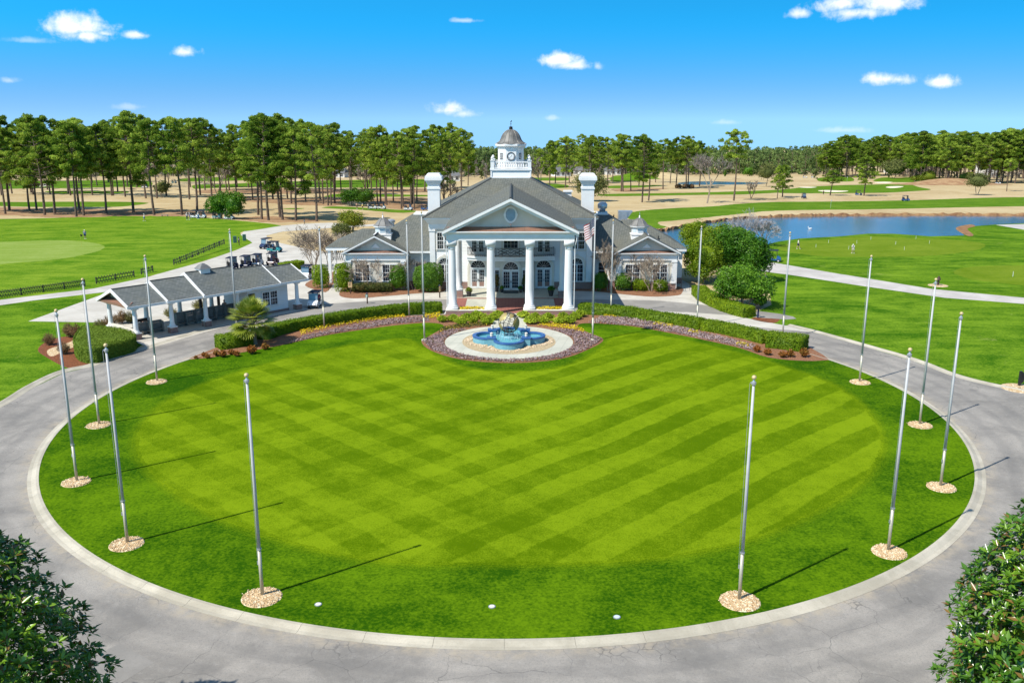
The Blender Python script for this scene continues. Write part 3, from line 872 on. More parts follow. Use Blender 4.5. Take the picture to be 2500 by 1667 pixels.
# sand, pine straw, far water
for a in (PP(CD, (380, 730), (450, 724), (560, 727), (670, 731), (610, 741), (470, 742)), PP(CD, (1028, 697), (1070, 688), (1150, 686), (1200, 690), (1150, 701), (1080, 705)), PP(CD, (915, 653), (1000, 644), (1095, 648), (1030, 660)), PP(CA, (285, 755), (330, 743), (420, 742), (480, 754), (430, 766), (340, 768)), PP(CD, (190, 697), (280, 692), (370, 695), (300, 703))):
    sheet('bunker', a, 3, 'sand', sm=5)
for a in (PP(CA, (-300, 1000), (0, 968), (400, 975), (1000, 985), (1500, 995), (2050, 1005), (2050, 1040), (1700, 1052), (1250, 1050), (800, 1062), (400, 1060), (0, 1040), (-300, 1060)), PP(CB, (300, 1080), (520, 1050), (800, 1060), (1100, 1080), (1000, 1110), (760, 1112), (560, 1105)),
          PP(CB, (-20, 860), (300, 850), (700, 885), (1300, 880), (1330, 945), (900, 945), (500, 915), (200, 900)), PP(CB, (1600, 885), (2150, 880), (2150, 985), (1850, 985), (1600, 940)), PP(CB, (-20, 800), (600, 785), (1400, 795), (2150, 795), (2150, 820), (1400, 830), (600, 835), (-20, 830)), PP(CC, (760, 715), (1000, 708), (1300, 706), (1100, 728), (860, 740))):
    sheet('pine_straw', a, 1.5, 'strip', sm=4, rag=.6, step=.8)
sheet('water', PP(CC, (1385, 660), (1480, 644), (1700, 640), (1900, 645), (2250, 655), (2100, 668), (1800, 672), (1500, 672)), 3, 'pond', sm=5)
# pond with its banks
pond = [D(1480, 548), D(1523, 532), D(1578, 522), D(1631, 512), D(1703, 504), D(1788, 499.5), D(1860, 497.5), D(1931, 496.5), D(2052, 496), D(2200, 495.5), D(2352, 496.5), D(2900, 497), D(2900, 508), D(2352, 513), D(2287, 516), D(2219, 521), D(2200, 526), D(2215, 541), D(2136, 543), D(2052, 537), D(1992, 537), D(1931, 543), D(1836, 548), D(1788, 555), D(1720, 572), D(1600, 585), D(1480, 580)]
sheet('water', pond, 2.5, 'pond')
rb = np.random.default_rng(5)
def bank(line, h, w, n=90):
    """an eroded earth bank along a shore line: crest, ragged face, foot"""
    P = smooth_poly([(p[0], p[1]) for p in line], 14, False)
    b = MB(); v = []
    for i, (x, y) in enumerate(P):
        hh = h * rb.uniform(0.45, 1.1); ww = w * rb.uniform(0.6, 1.2)
        z0 = hgt(y)
        v += [(x, y - 0.3, z0 - 0.05), (x + rb.uniform(-.3, .3), y + 0.25 * ww, z0 + hh), (x, y + ww, z0 + hh * 1.0), (x, y + ww + 5, hgt(y + ww + 5) + 0.06)]
    N = len(P)
    f = [(i * 4 + k, (i + 1) * 4 + k, (i + 1) * 4 + k + 1, i * 4 + k + 1) for i in range(N - 1) for k in range(2)]
    b.cur = 0; b.add(v, f)
    b.cur = 1; o = 0; b.f += [(i * 4 + 2, (i + 1) * 4 + 2, (i + 1) * 4 + 3, i * 4 + 3) for i in range(N - 1)]; b.m += [1] * (N - 1)
    return struct(b.build('bank', ['bank', 'dormant']))
bank([D(1500, 536), D(1523, 532), D(1578, 522), D(1631, 512), D(1703, 504), D(1788, 499.5), D(1860, 497.5), D(1931, 496.5), D(2052, 496), D(2200, 495.5), D(2352, 496.5), D(2800, 497)], 0.75, 0.8)
sheet('sand_shore', [D(2196, 527), D(2204, 520), D(2230, 516), D(2240, 520), D(2222, 526), D(2236, 540), D(2222, 542)], 3, 'bank', sm=4)

# roundabout: rolled kerb in cast lengths, rough, striped green
RG = 31.8
kb = MB()
NSEG = 68
for k in range(NSEG):
    a0 = 2 * pi * k / NSEG + 0.0002
    a1 = 2 * pi * (k + 1) / NSEG - 0.0002
    am = degm = (a0 + a1) / 2
    if 0.22 * pi < am < 0.78 * pi:
        continue
    prof = [(RG + 0.62, -0.02), (RG + 0.62, 0.022), (RG + 0.40, 0.03), (RG + 0.26, 0.085), (RG + 0.14, 0.135), (RG - 0.02, 0.142), (RG - 0.04, -0.02)]
    n = len(prof); v = []
    for q in range(5):
        a = a0 + (a1 - a0) * q / 4
        v += [(RC[0] + r * cos(a), RC[1] + r * sin(a), z) for r, z in prof]
    f = [(q * n + i, q * n + i + 1, (q + 1) * n + i + 1, (q + 1) * n + i) for q in range(4) for i in range(n - 1)]
    f += [tuple(range(n)), tuple(range(4 * n, 5 * n))[::-1]]
    kb.add(v, f)
struct(kb.build('kerb', 'kerb'))
ZL = 0.125
sheet('roundabout_lawn', disc(RC[0], RC[1], RG, n=160), 3, 'rough', z=ZL)
gp = [(p.x, p.y) for p in DD((1150, 1300), (850, 1290), (620, 1235), (460, 1170), (345, 1085), (315, 1020), (345, 960), (420, 905), (560, 855), (740, 808), (880, 785), (935, 783), (975, 806), (1060, 845), (1176, 858), (1290, 846), (1370, 812), (1420, 775), (1500, 772), (1640, 800), (1770, 836), (1900, 880), (1980, 935), (2024, 1005), (2015, 1060), (1960, 1125), (1840, 1195), (1680, 1255), (1450, 1292))]
def offset_poly(pts, d):
    A = sum(p[0] * q[1] - q[0] * p[1] for p, q in zip(pts, pts[1:] + pts[:1])); s = 1 if A > 0 else -1
    out = []
    for i, p in enumerate(pts):
        e = Vector(pts[(i + 1) % len(pts)]) - Vector(pts[i - 1])
        nn = Vector((e.y, -e.x)).normalized() * s
        out.append((p[0] + nn.x * d, p[1] + nn.y * d))
    return out
gs = smooth_poly(gp, 5)
for i, (dd_, mm_) in enumerate(((.62, 'collar0'), (.36, 'collar1'), (.12, 'collar2'), (-.12, 'green'))):
    sheet('putting_surface' if mm_ == 'green' else 'collar', offset_poly(gs, dd_), 4, mm_, z=ZL + 0.003 + .003 * i, rag=.045, step=.2)
# planting bed along the hedge and round the fountain
bed = [D(432, 829), D(500, 822), D(640, 797), D(760, 771), D(900, 751), D(985, 744), D(1020, 752), D(985, 775), D(968, 787), D(990, 808), D(1060, 829), D(1176, 837), D(1285, 828), D(1350, 806), D(1386, 783), D(1350, 766), D(1325, 752), D(1350, 745), D(1450, 752), D(1560, 772), D(1690, 800), D(1765, 824), D(1850, 832), D(1905, 830)]
bed_top = [D(1890, 818), D(1850, 795), D(1740, 762), D(1600, 730), (19, 94.2), (12, 97.4), (7, 97.9), (-7.6, 97.9), (-12, 97.3), (-20, 93), D(700, 745), D(560, 780), D(500, 800), D(440, 824)]
sheet('mulch_bed', smooth_poly([(p[0], p[1]) for p in bed], 4, False) + [(p[0], p[1]) for p in bed_top], 5, 'mulch', z=ZL + 0.012)
FC = (-0.3, 85.5)
sheet('lilac_bed', smooth_poly([(p[0], p[1]) for p in DD((970, 787), (992, 807), (1060, 828), (1176, 836), (1285, 827), (1350, 805), (1384, 783), (1350, 768), (1300, 757), (1176, 750), (1050, 757), (1000, 770))], 5), 6, 'mulch', z=ZL + 0.018)
sheet('stamped_walk', disc(FC[0], FC[1], 6.25, 6.75, 80), 7, 'stamped', z=ZL + 0.045)
sheet('stamped_walk', [(-1.9, 90.5), (1.4, 90.5), (1.7, 98.6), (-2.3, 98.6)], 7, 'stamped', z=ZL + 0.030)
sheet('pea_gravel', disc(FC[0], FC[1] - 0.1, 4.55, 4.95, 64), 8, 'peagravel', z=ZL + 0.052)
# beds beyond the road
sheet('red_mulch_bed', PP(CF, (330, 1050), (390, 985), (520, 940), (640, 930), (740, 960), (900, 1100), (790, 1185), (680, 1212), (560, 1195), (400, 1110)), 3, 'redmulch', sm=5)
sheet('gravel_patch', PP(CF, (415, 1050), (560, 1000), (690, 950), (715, 985), (560, 1060), (445, 1105)), 4, 'gravel', sm=4)
sheet('red_mulch_bed', PP(C4, (2060, 1300), (2200, 1275), (2360, 1250), (2420, 1260), (2370, 1310), (2290, 1345)), 3, 'redmulch', sm=4)
sheet('mulch_bed', PP(C3, (830, 1340), (870, 1260), (1000, 1200), (1500, 1200), (2250, 1180), (2250, 1300), (1960, 1320), (1500, 1360), (1100, 1392), (900, 1380)), 5, 'mulch', sm=4)
sheet('mulch_bed', PP(C4, (150, 960), (400, 900), (900, 960), (1300, 960), (1325, 1030), (1250, 1055), (1000, 1065), (700, 1040), (400, 1010), (150, 1000)), 5, 'mulch', sm=4)
sheet('mulch_bed', PP(C3, (360, 1215), (480, 1130), (640, 1100), (780, 1010), (800, 1090), (680, 1290), (560, 1290)), 5, 'mulch', sm=3)
sheet('concrete_patch', PP(crop(0, 900, 2.0443), (475, 1430), (600, 1370), (770, 1465), (600, 1570), (430, 1570)), 3, 'patch')
# outer gutter kerbs
def gutter(line, w, h=0.09, sign=1):
    P = smooth_poly([(p[0], p[1]) for p in line], 6, False)
    b = MB(); v = []
    N = len(P)
    for i, (x, y) in enumerate(P):
        a = Vector(P[min(i + 1, N - 1)]) - Vector(P[max(i - 1, 0)])
        nx, ny = Vector((-a.y, a.x)).normalized() * sign
        v += [(x, y, 0.012), (x + nx * w * .5, y + ny * w * .5, 0.03), (x + nx * w * .8, y + ny * w * .8, h), (x + nx * w, y + ny * w, h), (x + nx * (w + .02), y + ny * (w + .02), -.01)]
    b.add(v, [(i * 5 + k, i * 5 + k + 1, (i + 1) * 5 + k + 1, (i + 1) * 5 + k) for i in range(N - 1) for k in range(4)])
    return struct(b.build('kerb', 'kerb'))
gutter(outer_left[:5] + [D(250, 828), D(300, 813), D(345, 800), D(466, 762), D(520, 748)], 0.75)
gutter(outer_right[2:], 0.7)

# ================================================================== CLUBHOUSE
XC = -0.15
YF = 114.2            # main front wall
def arc_pts(cx, cz, r, a0, a1, n):
    return [(cx + r * cos(a0 + (a1 - a0) * k / n), cz + r * sin(a0 + (a1 - a0) * k / n)) for k in range(n + 1)]
def window(par, x, y, z0, w, h, cols=3, rows=4, trim=0.16, mat='trim', lights=1, sill=True, name='window', surround=None):
    """double-hung window facing -y: outer frame, glazing bars, meeting rail; the glass is a sub-part"""
    b = MB()
    if surround:
        s = surround
        q = MB()
        q.box(x - w / 2 - trim - s, y - .05, z0 - s, x - w / 2 - trim, y + .02, z0 + h + trim + s)
        q.box(x + w / 2 + trim, y - .05, z0 - s, x + w / 2 + trim + s, y + .02, z0 + h + trim + s)
        q.box(x - w / 2 - trim, y - .05, z0 + h + trim, x + w / 2 + trim, y + .02, z0 + h + trim + s)
        q.box(x - w / 2 - trim, y - .06, z0 - s, x + w / 2 + trim, y + .02, z0 - .07)
    b.box(x - w / 2 - trim, y - .09, z0 - .02, x - w / 2, y + .02, z0 + h + trim)
    b.box(x + w / 2, y - .09, z0 - .02, x + w / 2 + trim, y + .02, z0 + h + trim)
    b.box(x - w / 2, y - .09, z0 + h, x + w / 2, y + .02, z0 + h + trim)
    if sill:
        b.box(x - w / 2 - trim - .04, y - .14, z0 - .09, x + w / 2 + trim + .04, y + .02, z0 - .02)
    lw = w / lights
    for k in range(1, lights):
        xm = x - w / 2 + k * lw
        b.box(xm - .07, y - .08, z0, xm + .07, y, z0 + h)
    for k in range(lights):
        xa = x - w / 2 + k * lw
        b.box(xa + .03, y - .065, z0 + h / 2 - .035, xa + lw - .03, y - .01, z0 + h / 2 + .035)
        for c in range(1, cols):
            b.box(xa + lw * c / cols - .010, y - .045, z0, xa + lw * c / cols + .010, y - .012, z0 + h)
        for r in range(1, rows):
            if abs(r / rows - .5) > .01:
                b.box(xa, y - .043, z0 + h * r / rows - .010, xa + lw, y - .013, z0 + h * r / rows + .010)
    f = b.build(name, mat, par)
    MB().box(x - w / 2, y - .012, z0, x + w / 2, y + .01, z0 + h).build('pane', 'glass', f)
    if surround:
        q.build('surround', 'surround', f)
    return f
def fan(b, x, y, z, r, n=7):
    for k in range(1, n):
        a = pi * k / n
        p0 = Vector((x + r * .22 * cos(a), y - .03, z + r * .22 * sin(a)))
        p1 = Vector((x + r * cos(a), y - .03, z + r * sin(a)))
        b.tube([p0, p1], .014, 4)
    ring = arc_pts(x, z, r * .22, 0, pi, 8)
    b.tube([(p[0], y - .03, p[1]) for p in ring], .016, 4)
def arch_ring(b, x, y, z, r0, r1, dep):
    n = 18
    for k in range(n):
        a0 = pi * k / n; a1 = pi * (k + 1) / n
        b.prismy([(x + r0 * cos(a0), z + r0 * sin(a0)), (x + r1 * cos(a0), z + r1 * sin(a0)), (x + r1 * cos(a1), z + r1 * sin(a1)), (x + r0 * cos(a1), z + r0 * sin(a1))], y - dep, y + .02)
def half_disc(x, y, z, r):
    return MB().prismy(arc_pts(x, z, r, 0, pi, 20), y - .012, y + .01)
def french_door(par, x, y, z0, w, h, fanr=None, rows=5, name='french_door'):
    b = MB(); t = .12
    b.box(x - w / 2 - t, y - .1, z0, x - w / 2, y + .02, z0 + h + t)
    b.box(x + w / 2, y - .1, z0, x + w / 2 + t, y + .02, z0 + h + t)
    b.box(x - w / 2, y - .1, z0 + h, x + w / 2, y + .02, z0 + h + t)
    d = b.build(name, 'trim', par)
    pane = MB().box(x - w / 2, y - .012, z0, x + w / 2, y + .01, z0 + h).build('pane', 'glass', d)
    lf = w / 2
    for s in (0, 1):
        l = MB(); xa = x - w / 2 + s * lf
        l.box(xa + .01, y - .07, z0 + .03, xa + .16, y - .014, z0 + h - .02)
        l.box(xa + lf - .16, y - .07, z0 + .03, xa + lf - .01, y - .014, z0 + h - .02)
        l.box(xa + .16, y - .07, z0 + .03, xa + lf - .16, y - .014, z0 + .28)
        l.box(xa + .16, y - .07, z0 + h - .18, xa + lf - .16, y - .014, z0 + h - .02)
        for c in (1, 2):
            xx = xa + .16 + (lf - .32) * c / 3
            l.box(xx - .013, y - .05, z0 + .28, xx + .013, y - .015, z0 + h - .18)
        for r in range(1, rows):
            zz_ = z0 + .28 + (h - .46) * r / rows
            l.box(xa + .16, y - .048, zz_ - .013, xa + lf - .16, y - .016, zz_ + .013)
        l.build('door_leaf', 'door', d)
        hx = x - .07 if s == 0 else x + .07
        MB().box(hx - .02, y - .12, z0 + .95, hx + .02, y - .072, z0 + 1.25).build('handle', 'black', d)
    if fanr:
        f = MB()
        fan(f, x, y, z0 + h + t, fanr)
        arch_ring(f, x, y, z0 + h + t, fanr - .02, fanr + .09, .08)
        fl = f.build('fanlight', 'trim', par)
        half_disc(x, y, z0 + h + t, fanr).build('pane', 'glass', fl)
        s = MB()
        arch_ring(s, x, y, z0 + h + t, fanr + .09, fanr + .42, .12)
        s.prismy([(x - .14, z0 + h + t + fanr + .05), (x + .14, z0 + h + t + fanr + .05), (x + .2, z0 + h + t + fanr + .5), (x - .2, z0 + h + t + fanr + .5)], y - .17, y - .121)
        s.box(x - fanr - .42, y - .12, z0, x - fanr - .12, y + .02, z0 + h + t)
        s.box(x + fanr + .12, y - .12, z0, x + fanr + .42, y + .02, z0 + h + t)
        s.build('surround', 'surround', fl)
    return d

club = thing('clubhouse', 'white two storey clubhouse with columned portico, grey hipped roof and clock cupola', 'clubhouse', (XC, YF, 0), world=True)
HW = 10.25
# --- main block
w = MB(); w.box(XC - HW, YF, .95, XC + HW, 133.5, 8.0); main_wall = w.build('wall', 'siding', club)
w = MB(); w.box(XC - HW - .06, YF - .06, -.1, XC + HW + .06, 133.56, .95); w.build('brick_plinth', 'brick', club)
w = MB()
for x in (XC - HW + .28, XC + HW - .28, XC - 6.75, XC + 6.75):
    w.box(x - .34, YF - .14, .95, x + .34, YF - .003, 7.7)
    w.box(x - .40, YF - .2, .95, x + .40, YF - .003, 1.25)
    w.box(x - .42, YF - .22, 7.45, x + .42, YF - .003, 7.75); w.cut()
w.split('pilaster', 'trim', club)
w = MB()
w.box(XC - HW - .12, YF - .24, 7.75, XC + HW + .12, 133.7, 8.35)
w.frus((XC - HW - .14, YF - .26, XC + HW + .14, 133.72), 8.35, (XC - HW - .62, YF - .74, XC + HW + .62, 134.2), 9.02)
w.box(XC - HW - .72, YF - .84, 9.02, XC + HW + .72, 134.3, 9.2)
w.build('cornice', 'trim', club)
TOPH = 13.62
rf = MB()
rf.frus((XC - HW - .8, YF - .92, XC + HW + .8, 134.4), 9.2, (XC - 2.6, 121.2, XC + 2.6, 126.6), TOPH)
main_roof = rf.build('roof', 'shingle', club)
rg = MB()
for sx_ in (-1, 1):
    rg.tube([(XC + sx_ * (HW + .8), YF - .92, 9.22), (XC + sx_ * 2.6, 121.2, TOPH + .02)], .11, 5); rg.cut()
rg.split('hip_cap', 'ridge', main_roof)
# --- portico
por = MB()
for (x0, x1) in ((XC - 7.2, XC - 1.62), (XC + 1.45, XC + 7.05)):
    por.box(x0, 98.2, -.1, x1, 99.75, .52); por.cut()
por.split('portico_wall', 'brick', club)
por = MB()
for (x0, x1) in ((XC - 7.2, XC - 1.62), (XC + 1.45, XC + 7.05)):
    por.box(x0 - .04, 98.16, .52, x1 + .04, 99.79, .58); por.cut()
por.split('wall_cap', 'surround', club)
CX = (-6.5, -2.2, 2.1, 6.42)
def column(x, y, z0, zt):
    b = MB()
    b.box(x - .62, y - .62, z0, x + .62, y + .62, z0 + .26)
    h = zt - z0
    b.lathe([(.60, .26), (.62, .34), (.60, .42), (.52, .44), (.55, .5), (.53, .56), (.475, .6), (.47, h * .3), (.455, h * .55), (.41, h - 1.1), (.40, h - .95), (.44, h - .93), (.44, h - .86), (.41, h - .84), (.41, h - .74), (.50, h - .60), (.53, h - .56)], 28, (x, y, z0), cap=False)
    b.box(x - .56, y - .56, z0 + h - .57, x + .56, y + .56, zt)
    o = b.build('column', 'trim', club)
    me = o.data
    sm_ = [len(p.vertices) == 4 and abs(p.normal.z) < .9 and not (abs(abs(p.normal.x) - 1) < 1e-4 and p.area > .2) for p in me.polygons]
    me.polygons.foreach_set('use_smooth', sm_)
    return o
for cxk in CX:
    column(XC + cxk, 98.95, .58, 8.3)
for cxk in (-6.5, 6.42):
    MB().box(XC + cxk - .62, 108.3, -.1, XC + cxk + .62, 109.54, .85).build('brick_pedestal', 'brick', club)
    column(XC + cxk, 108.92, .85, 8.3)
e = MB()
e.box(XC - 7.05, 98.42, 8.3, XC + 7.0, 99.46, 9.0)
e.box(XC - 7.05, 99.46, 8.3, XC - 6.0, YF, 9.0)
e.box(XC + 5.95, 99.46, 8.3, XC + 7.0, YF, 9.0)
e.box(XC - 7.12, 98.35, 8.62, XC + 7.07, 98.419, 8.7)
e.frus((XC - 7.06, 98.41, XC + 7.01, YF - .3), 9.0, (XC - 7.32, 98.1, XC + 7.27, YF - .3), 9.22)
e.box(XC - 7.36, 98.06, 9.22, XC + 7.31, YF - .4, 9.33)
e.build('entablature', 'trim', club)
MB().box(XC - 6.0, 99.46, 8.42, XC + 5.95, YF - .01, 8.5).build('portico_ceiling', 'trim', club)
AP, EV, GW = 12.92, 9.36, 7.42
k_ = (AP - EV) / GW
rs = (TOPH - 9.2) / (121.2 - (YF - .92))
yb = lambda z: (YF - .92) + (z - 9.2) / rs + .35
gr = MB()
for s_ in (-1, 1):
    gr.slab([(XC, 97.95, AP), (XC, yb(AP), AP), (XC + s_ * GW, yb(EV), EV), (XC + s_ * GW, 97.95, EV)], .16)
gab = gr.build('portico_roof', 'shingle', club)
b = MB(); b.tube([(XC, 97.93, AP + .03), (XC, yb(AP) - .2, AP + .03)], .15, 6); b.build('ridge_cap', 'ridge', gab)
rk = MB()
for s_ in (-1, 1):
    for (d0, d1, y0) in ((.0, .30, 97.88), (.30, .62, 98.2)):
        q = [(XC, AP - .02 - d0), (XC, AP - .02 - d1), (XC + s_ * (GW + .03), EV - .02 - d1), (XC + s_ * (GW + .03), EV - .02 - d0)]
        rk.prismy(q if s_ < 0 else q[::-1], y0, y0 + (.3 if d0 == 0 else .16))
    rk.slab([(XC, 98.1, AP - .33), (XC, 99.7, AP - .33), (XC + s_ * GW, 99.7, EV - .33), (XC + s_ * GW, 98.1, EV - .33)], .04)
rk.build('rake_board', 'trim', gab)
cp = MB()
cp.add([(XC - 7.0, 98.2, 9.345), (XC + 6.95, 98.2, 9.345), (XC + 6.95, 99.35, 9.72), (XC - 7.0, 99.35, 9.72)], [(0, 1, 2, 3)])
for k in range(24):
    x = XC - 6.9 + k * .6
    cp.tube([(x, 98.2, 9.355), (x, 99.35, 9.735)], .022, 4)
cp.build('copper_skirt', 'copper', club)
ty = MB()
ty.prismy([(XC - 6.6, 9.6), (XC + 6.6, 9.6), (XC, 9.6 + 6.6 * k_ - .05)], 99.34, 99.6)
tymp = ty.build('tympanum', 'stucco', club)
ov = MB(); n = 28
for k in range(n):
    a0, a1 = 2 * pi * k / n, 2 * pi * (k + 1) / n
    ov.prismy([(XC + r * cos(a), 11.05 + r * 1.28 * sin(a)) for r, a in ((.55, a0), (.72, a0), (.72, a1), (.55, a1))], 99.2, 99.36)
for (dx, dz) in ((.64, 0), (-.64, 0), (0, .82), (0, -.82)):
    ov.box(XC + dx - .13, 99.16, 11.05 + dz - .13, XC + dx + .13, 99.33, 11.05 + dz + .13)
vent = ov.build('oval_vent', 'trim', tymp)
lv = MB()
for k in range(13):
    z = 10.42 + k * .1
    hw = .55 * sqrt(max(0, 1 - ((z - 11.05) / .70) ** 2))
    if hw > .1: lv.add([(XC - hw, 99.24, z - .03), (XC + hw, 99.24, z - .03), (XC + hw, 99.32, z + .06), (XC - hw, 99.32, z + .06)], [(0, 1, 2, 3)])
lv.build('louvre', 'louvre', tymp)
lp = MB(); lp.tube([(XC, 99.0, 9.95), (XC, 98.85, 10.1)], .1, 8); lp.tube([(XC, 99.2, 9.75), (XC, 99.0, 9.95)], .03, 5); lp.build('spotlight', 'galv', tymp)
# portico downspouts
for s_ in (-1, 1):
    x = XC + s_ * 7.12
    d = MB(); d.tube([(x + s_ * .1, 98.3, 9.2), (x + s_ * .1, 98.3, 8.3), (x - s_ * .05, 98.6, 7.7), (x - s_ * .05, 98.6, .6), (x + s_ * .25, 98.4, .1)], .055, 6); d.cut()
    d.tube([(XC + s_ * 7.35, YF - .3, 9.0), (XC + s_ * 7.25, YF - .3, 8.6), (XC + s_ * 7.25, YF - .3, 1.0)], .055, 6); d.cut()
    d.split('downspout', 'trim', club)
# --- paving of the portico floor: red brick bands and pale panels
fl = MB(); fl.box(XC - 6.6, 108.1, .0, XC + 6.6, YF - .07, .06); fl.build('porch_floor', 'stamped', club)
fl = MB(); fl.box(XC - 1.75, 98.4, .0, XC + 1.65, 108.1, .04); fl.build('brick_walk', 'brickpave', club)
fl = MB()
for x0, x1 in ((XC - 6.6, XC - 5.3), (XC + 5.2, XC + 6.6)):
    fl.box(x0, 100.0, .0, x1, 107.55, .045); fl.cut()
fl.box(XC - 6.6, 107.56, .005, XC - 1.76, 108.09, .05); fl.cut(); fl.box(XC + 1.66, 107.56, .005, XC + 6.6, 108.09, .05); fl.cut()
fl.split('brick_band', 'brickpave', club)
fl = MB()
for x0, x1 in ((XC - 5.29, XC - 1.76), (XC + 1.66, XC + 5.19)):
    fl.box(x0, 100.0, .0, x1, 107.55, .04); fl.cut()
fl.split('drive_panel', 'stamped', club)
MB().box(XC - .95, 110.9, .06, XC + .95, 112.6, .085).build('door_mat', 'black', club)
# --- entrance bay, doors and windows
eb = MB(); eb.box(XC - 2.75, 113.0, .05, XC + 2.75, YF - .003, 4.28); bay = eb.build('entrance_bay', 'stucco', club)
fd = french_door(club, XC, 113.0, .08, 2.15, 2.55, .95, 5, 'entrance_door')
for s_ in (-1, 1):
    window(bay, XC + s_ * 1.75, 113.0, .35, .45, 2.3, 2, 5, .1, 'trim', 1, False, 'sidelight')
mt = MB(); mt.box(XC - 2.6, 112.94, 2.75, XC - 1.4, 113.0, 2.98); mt.cut(); mt.box(XC + 1.4, 112.94, 2.75, XC + 2.6, 113.0, 2.98); mt.cut(); mt.split('moulding', 'trim', bay)
for s_ in (-1, 1):
    french_door(club, XC + s_ * 4.2, YF, .1, 1.85, 2.6, .93, 5)
    french_door(club, XC + s_ * 4.2, YF, 4.55, 1.75, 2.6, None, 5)
    # arched ground-floor window
    x = XC + s_ * 8.45
    f = window(club, x, YF, 1.05, 1.5, 2.1, 2, 4, .1, 'trim', 2, True, 'arched_window')
    q = MB(); fan(q, x, YF, 3.25, .75, 6); arch_ring(q, x, YF, 3.25, .73, .85, .08); fl2 = q.build('fanlight', 'trim', club)
    half_disc(x, YF, 3.25, .74).build('pane', 'glass', fl2)
    q = MB(); arch_ring(q, x, YF, 3.25, .85, 1.12, .12)
    q.prismy([(x - .12, 4.0), (x + .12, 4.0), (x + .17, 4.5), (x - .17, 4.5)], YF - .16, YF - .121)
    q.box(x - 1.12, YF - .12, .95, x - .85, YF + .02, 3.25); q.box(x + .85, YF - .12, .95, x + 1.12, YF + .02, 3.25)
    q.build('surround', 'surround', fl2)
    window(club, XC + s_ * 8.5, YF, 5.2, 1.65, 2.05, 3, 4, .1, 'trim', 2, True, 'window', .28)
window(club, XC, YF, 5.3, 1.75, 1.95, 4, 4, .12, 'trim', 1, True, 'window', .2)
# --- bowed balcony and its iron railing
def bal_y(x):
    return 113.25 - 1.15 * max(0.0, 1 - (x / 5.6) ** 2)
slab = [(XC + x, bal_y(x)) for x in np.linspace(-5.6, 5.6, 29)]
bs = MB(); bs.prism(slab + [(XC + 5.6, YF - .002), (XC - 5.6, YF - .002)], 4.2, 4.42)
bs.prism([(p[0] * 1.0, p[1] + .14) for p in slab] + [(XC + 5.6, YF - .002), (XC - 5.6, YF - .002)], 3.86, 4.2)
balc = bs.build('balcony', 'trim', club)
ra = MB()
rl_ = [(XC + x, bal_y(x) + .14) for x in np.linspace(-5.45, 5.45, 41)]
for z, r in ((5.5, .035), (4.58, .025), (5.38, .015)):
    ra.tube([(XC - 5.45, YF - .05, z)] + [(p[0], p[1], z) for p in rl_] + [(XC + 5.45, YF - .05, z)], r, 4)
for i, p in enumerate(rl_):
    x = p[0] - XC
    if abs(x) > 1.75 or i % 4 == 0:
        ra.box(p[0] - .022, p[1] - .022, 4.44, p[0] + .022, p[1] + .022, 5.5)
        if abs(x) > 1.75: ra.box(p[0] + .115, p[1] - .02, 4.58, p[0] + .155, p[1] + .02, 5.4)
for sgn in (-1, 1):
    for (xa, xb, za, zb) in ((.05, 1.65, 4.6, 5.36), (.05, 1.65, 5.36, 4.6), (.05, .85, 4.98, 5.36), (.05, .85, 4.98, 4.6), (1.65, .85, 4.98, 5.36), (1.65, .85, 4.98, 4.6), (.45, 1.25, 4.98, 5.2), (.45, 1.25, 4.98, 4.76)):
        ra.tube([(XC + sgn * xa, bal_y(xa) + .14, za), (XC + sgn * xb, bal_y(xb) + .14, zb)], .03, 4)
    for yk_ in np.arange(113.4, YF, .2):
        ra.box(XC + sgn * 5.45 - .012, yk_ - .012, 4.44, XC + sgn * 5.45 + .012, yk_ + .012, 5.5)
ra.build('railing', 'black', balc)
# --- chimneys
for s_ in (-1, 1):
    x = XC + s_ * 10.05
    c = MB()
    y = 119.3
    c.box(x - .78, y - .78, 5, x + .78, y + .78, 12.35)
    c.box(x - .86, y - .86, 12.35, x + .86, y + .86, 12.6)
    c.box(x - .76, y - .76, 12.6, x + .76, y + .76, 12.95)
    c.frus((x - .78, y - .78, x + .78, y + .78), 12.95, (x - 1.08, y - 1.08, x + 1.08, y + 1.08), 13.5)
    c.box(x - 1.12, y - 1.12, 13.5, x + 1.12, y + 1.12, 13.78)
    c.box(x - 1.08, y - 1.08, 13.78, x + 1.08, y + 1.08, 14.02)
    c.frus((x - 1.0, y - 1.0, x + 1.0, y + 1.0), 14.02, (x - .75, y - .75, x + .75, y + .75), 14.38)
    c.build('chimney', 'trim', club)
# --- clock cupola
YC = 123.9
cb = MB(); cb.box(XC - 2.62, YC - 2.62, 13.4, XC + 2.62, YC + 2.62, 14.62)
cup = cb.build('cupola', 'siding', club)
cb = MB()
cb.box(XC - 2.7, YC - 2.7, 13.35, XC + 2.7, YC - 2.622, 13.75)
for s_ in (-1, 1): cb.box(XC + s_ * 2.6 - .1, YC - 2.7, 13.75, XC + s_ * 2.6 + .1, YC - 2.5, 14.62)
cb.box(XC - 2.76, YC - 2.76, 14.62, XC + 2.76, YC + 2.76, 14.84)
cb.build('cupola_trim', 'trim', cup)
bl_ = MB()
for (x, y) in ((-1, -1), (1, -1), (1, 1), (-1, 1)):
    px_, py_ = XC + x * 2.45, YC + y * 2.45
    bl_.box(px_ - .24, py_ - .24, 14.84, px_ + .24, py_ + .24, 15.86)
    bl_.box(px_ - .3, py_ - .3, 15.86, px_ + .3, py_ + .3, 15.95)
    bl_.lathe([(.12, 0), (.16, .06), (.08, .12), (.22, .26), (.16, .32), (.2, .38), (.08, .46), (.02, .52)], 10, (px_, py_, 15.95))
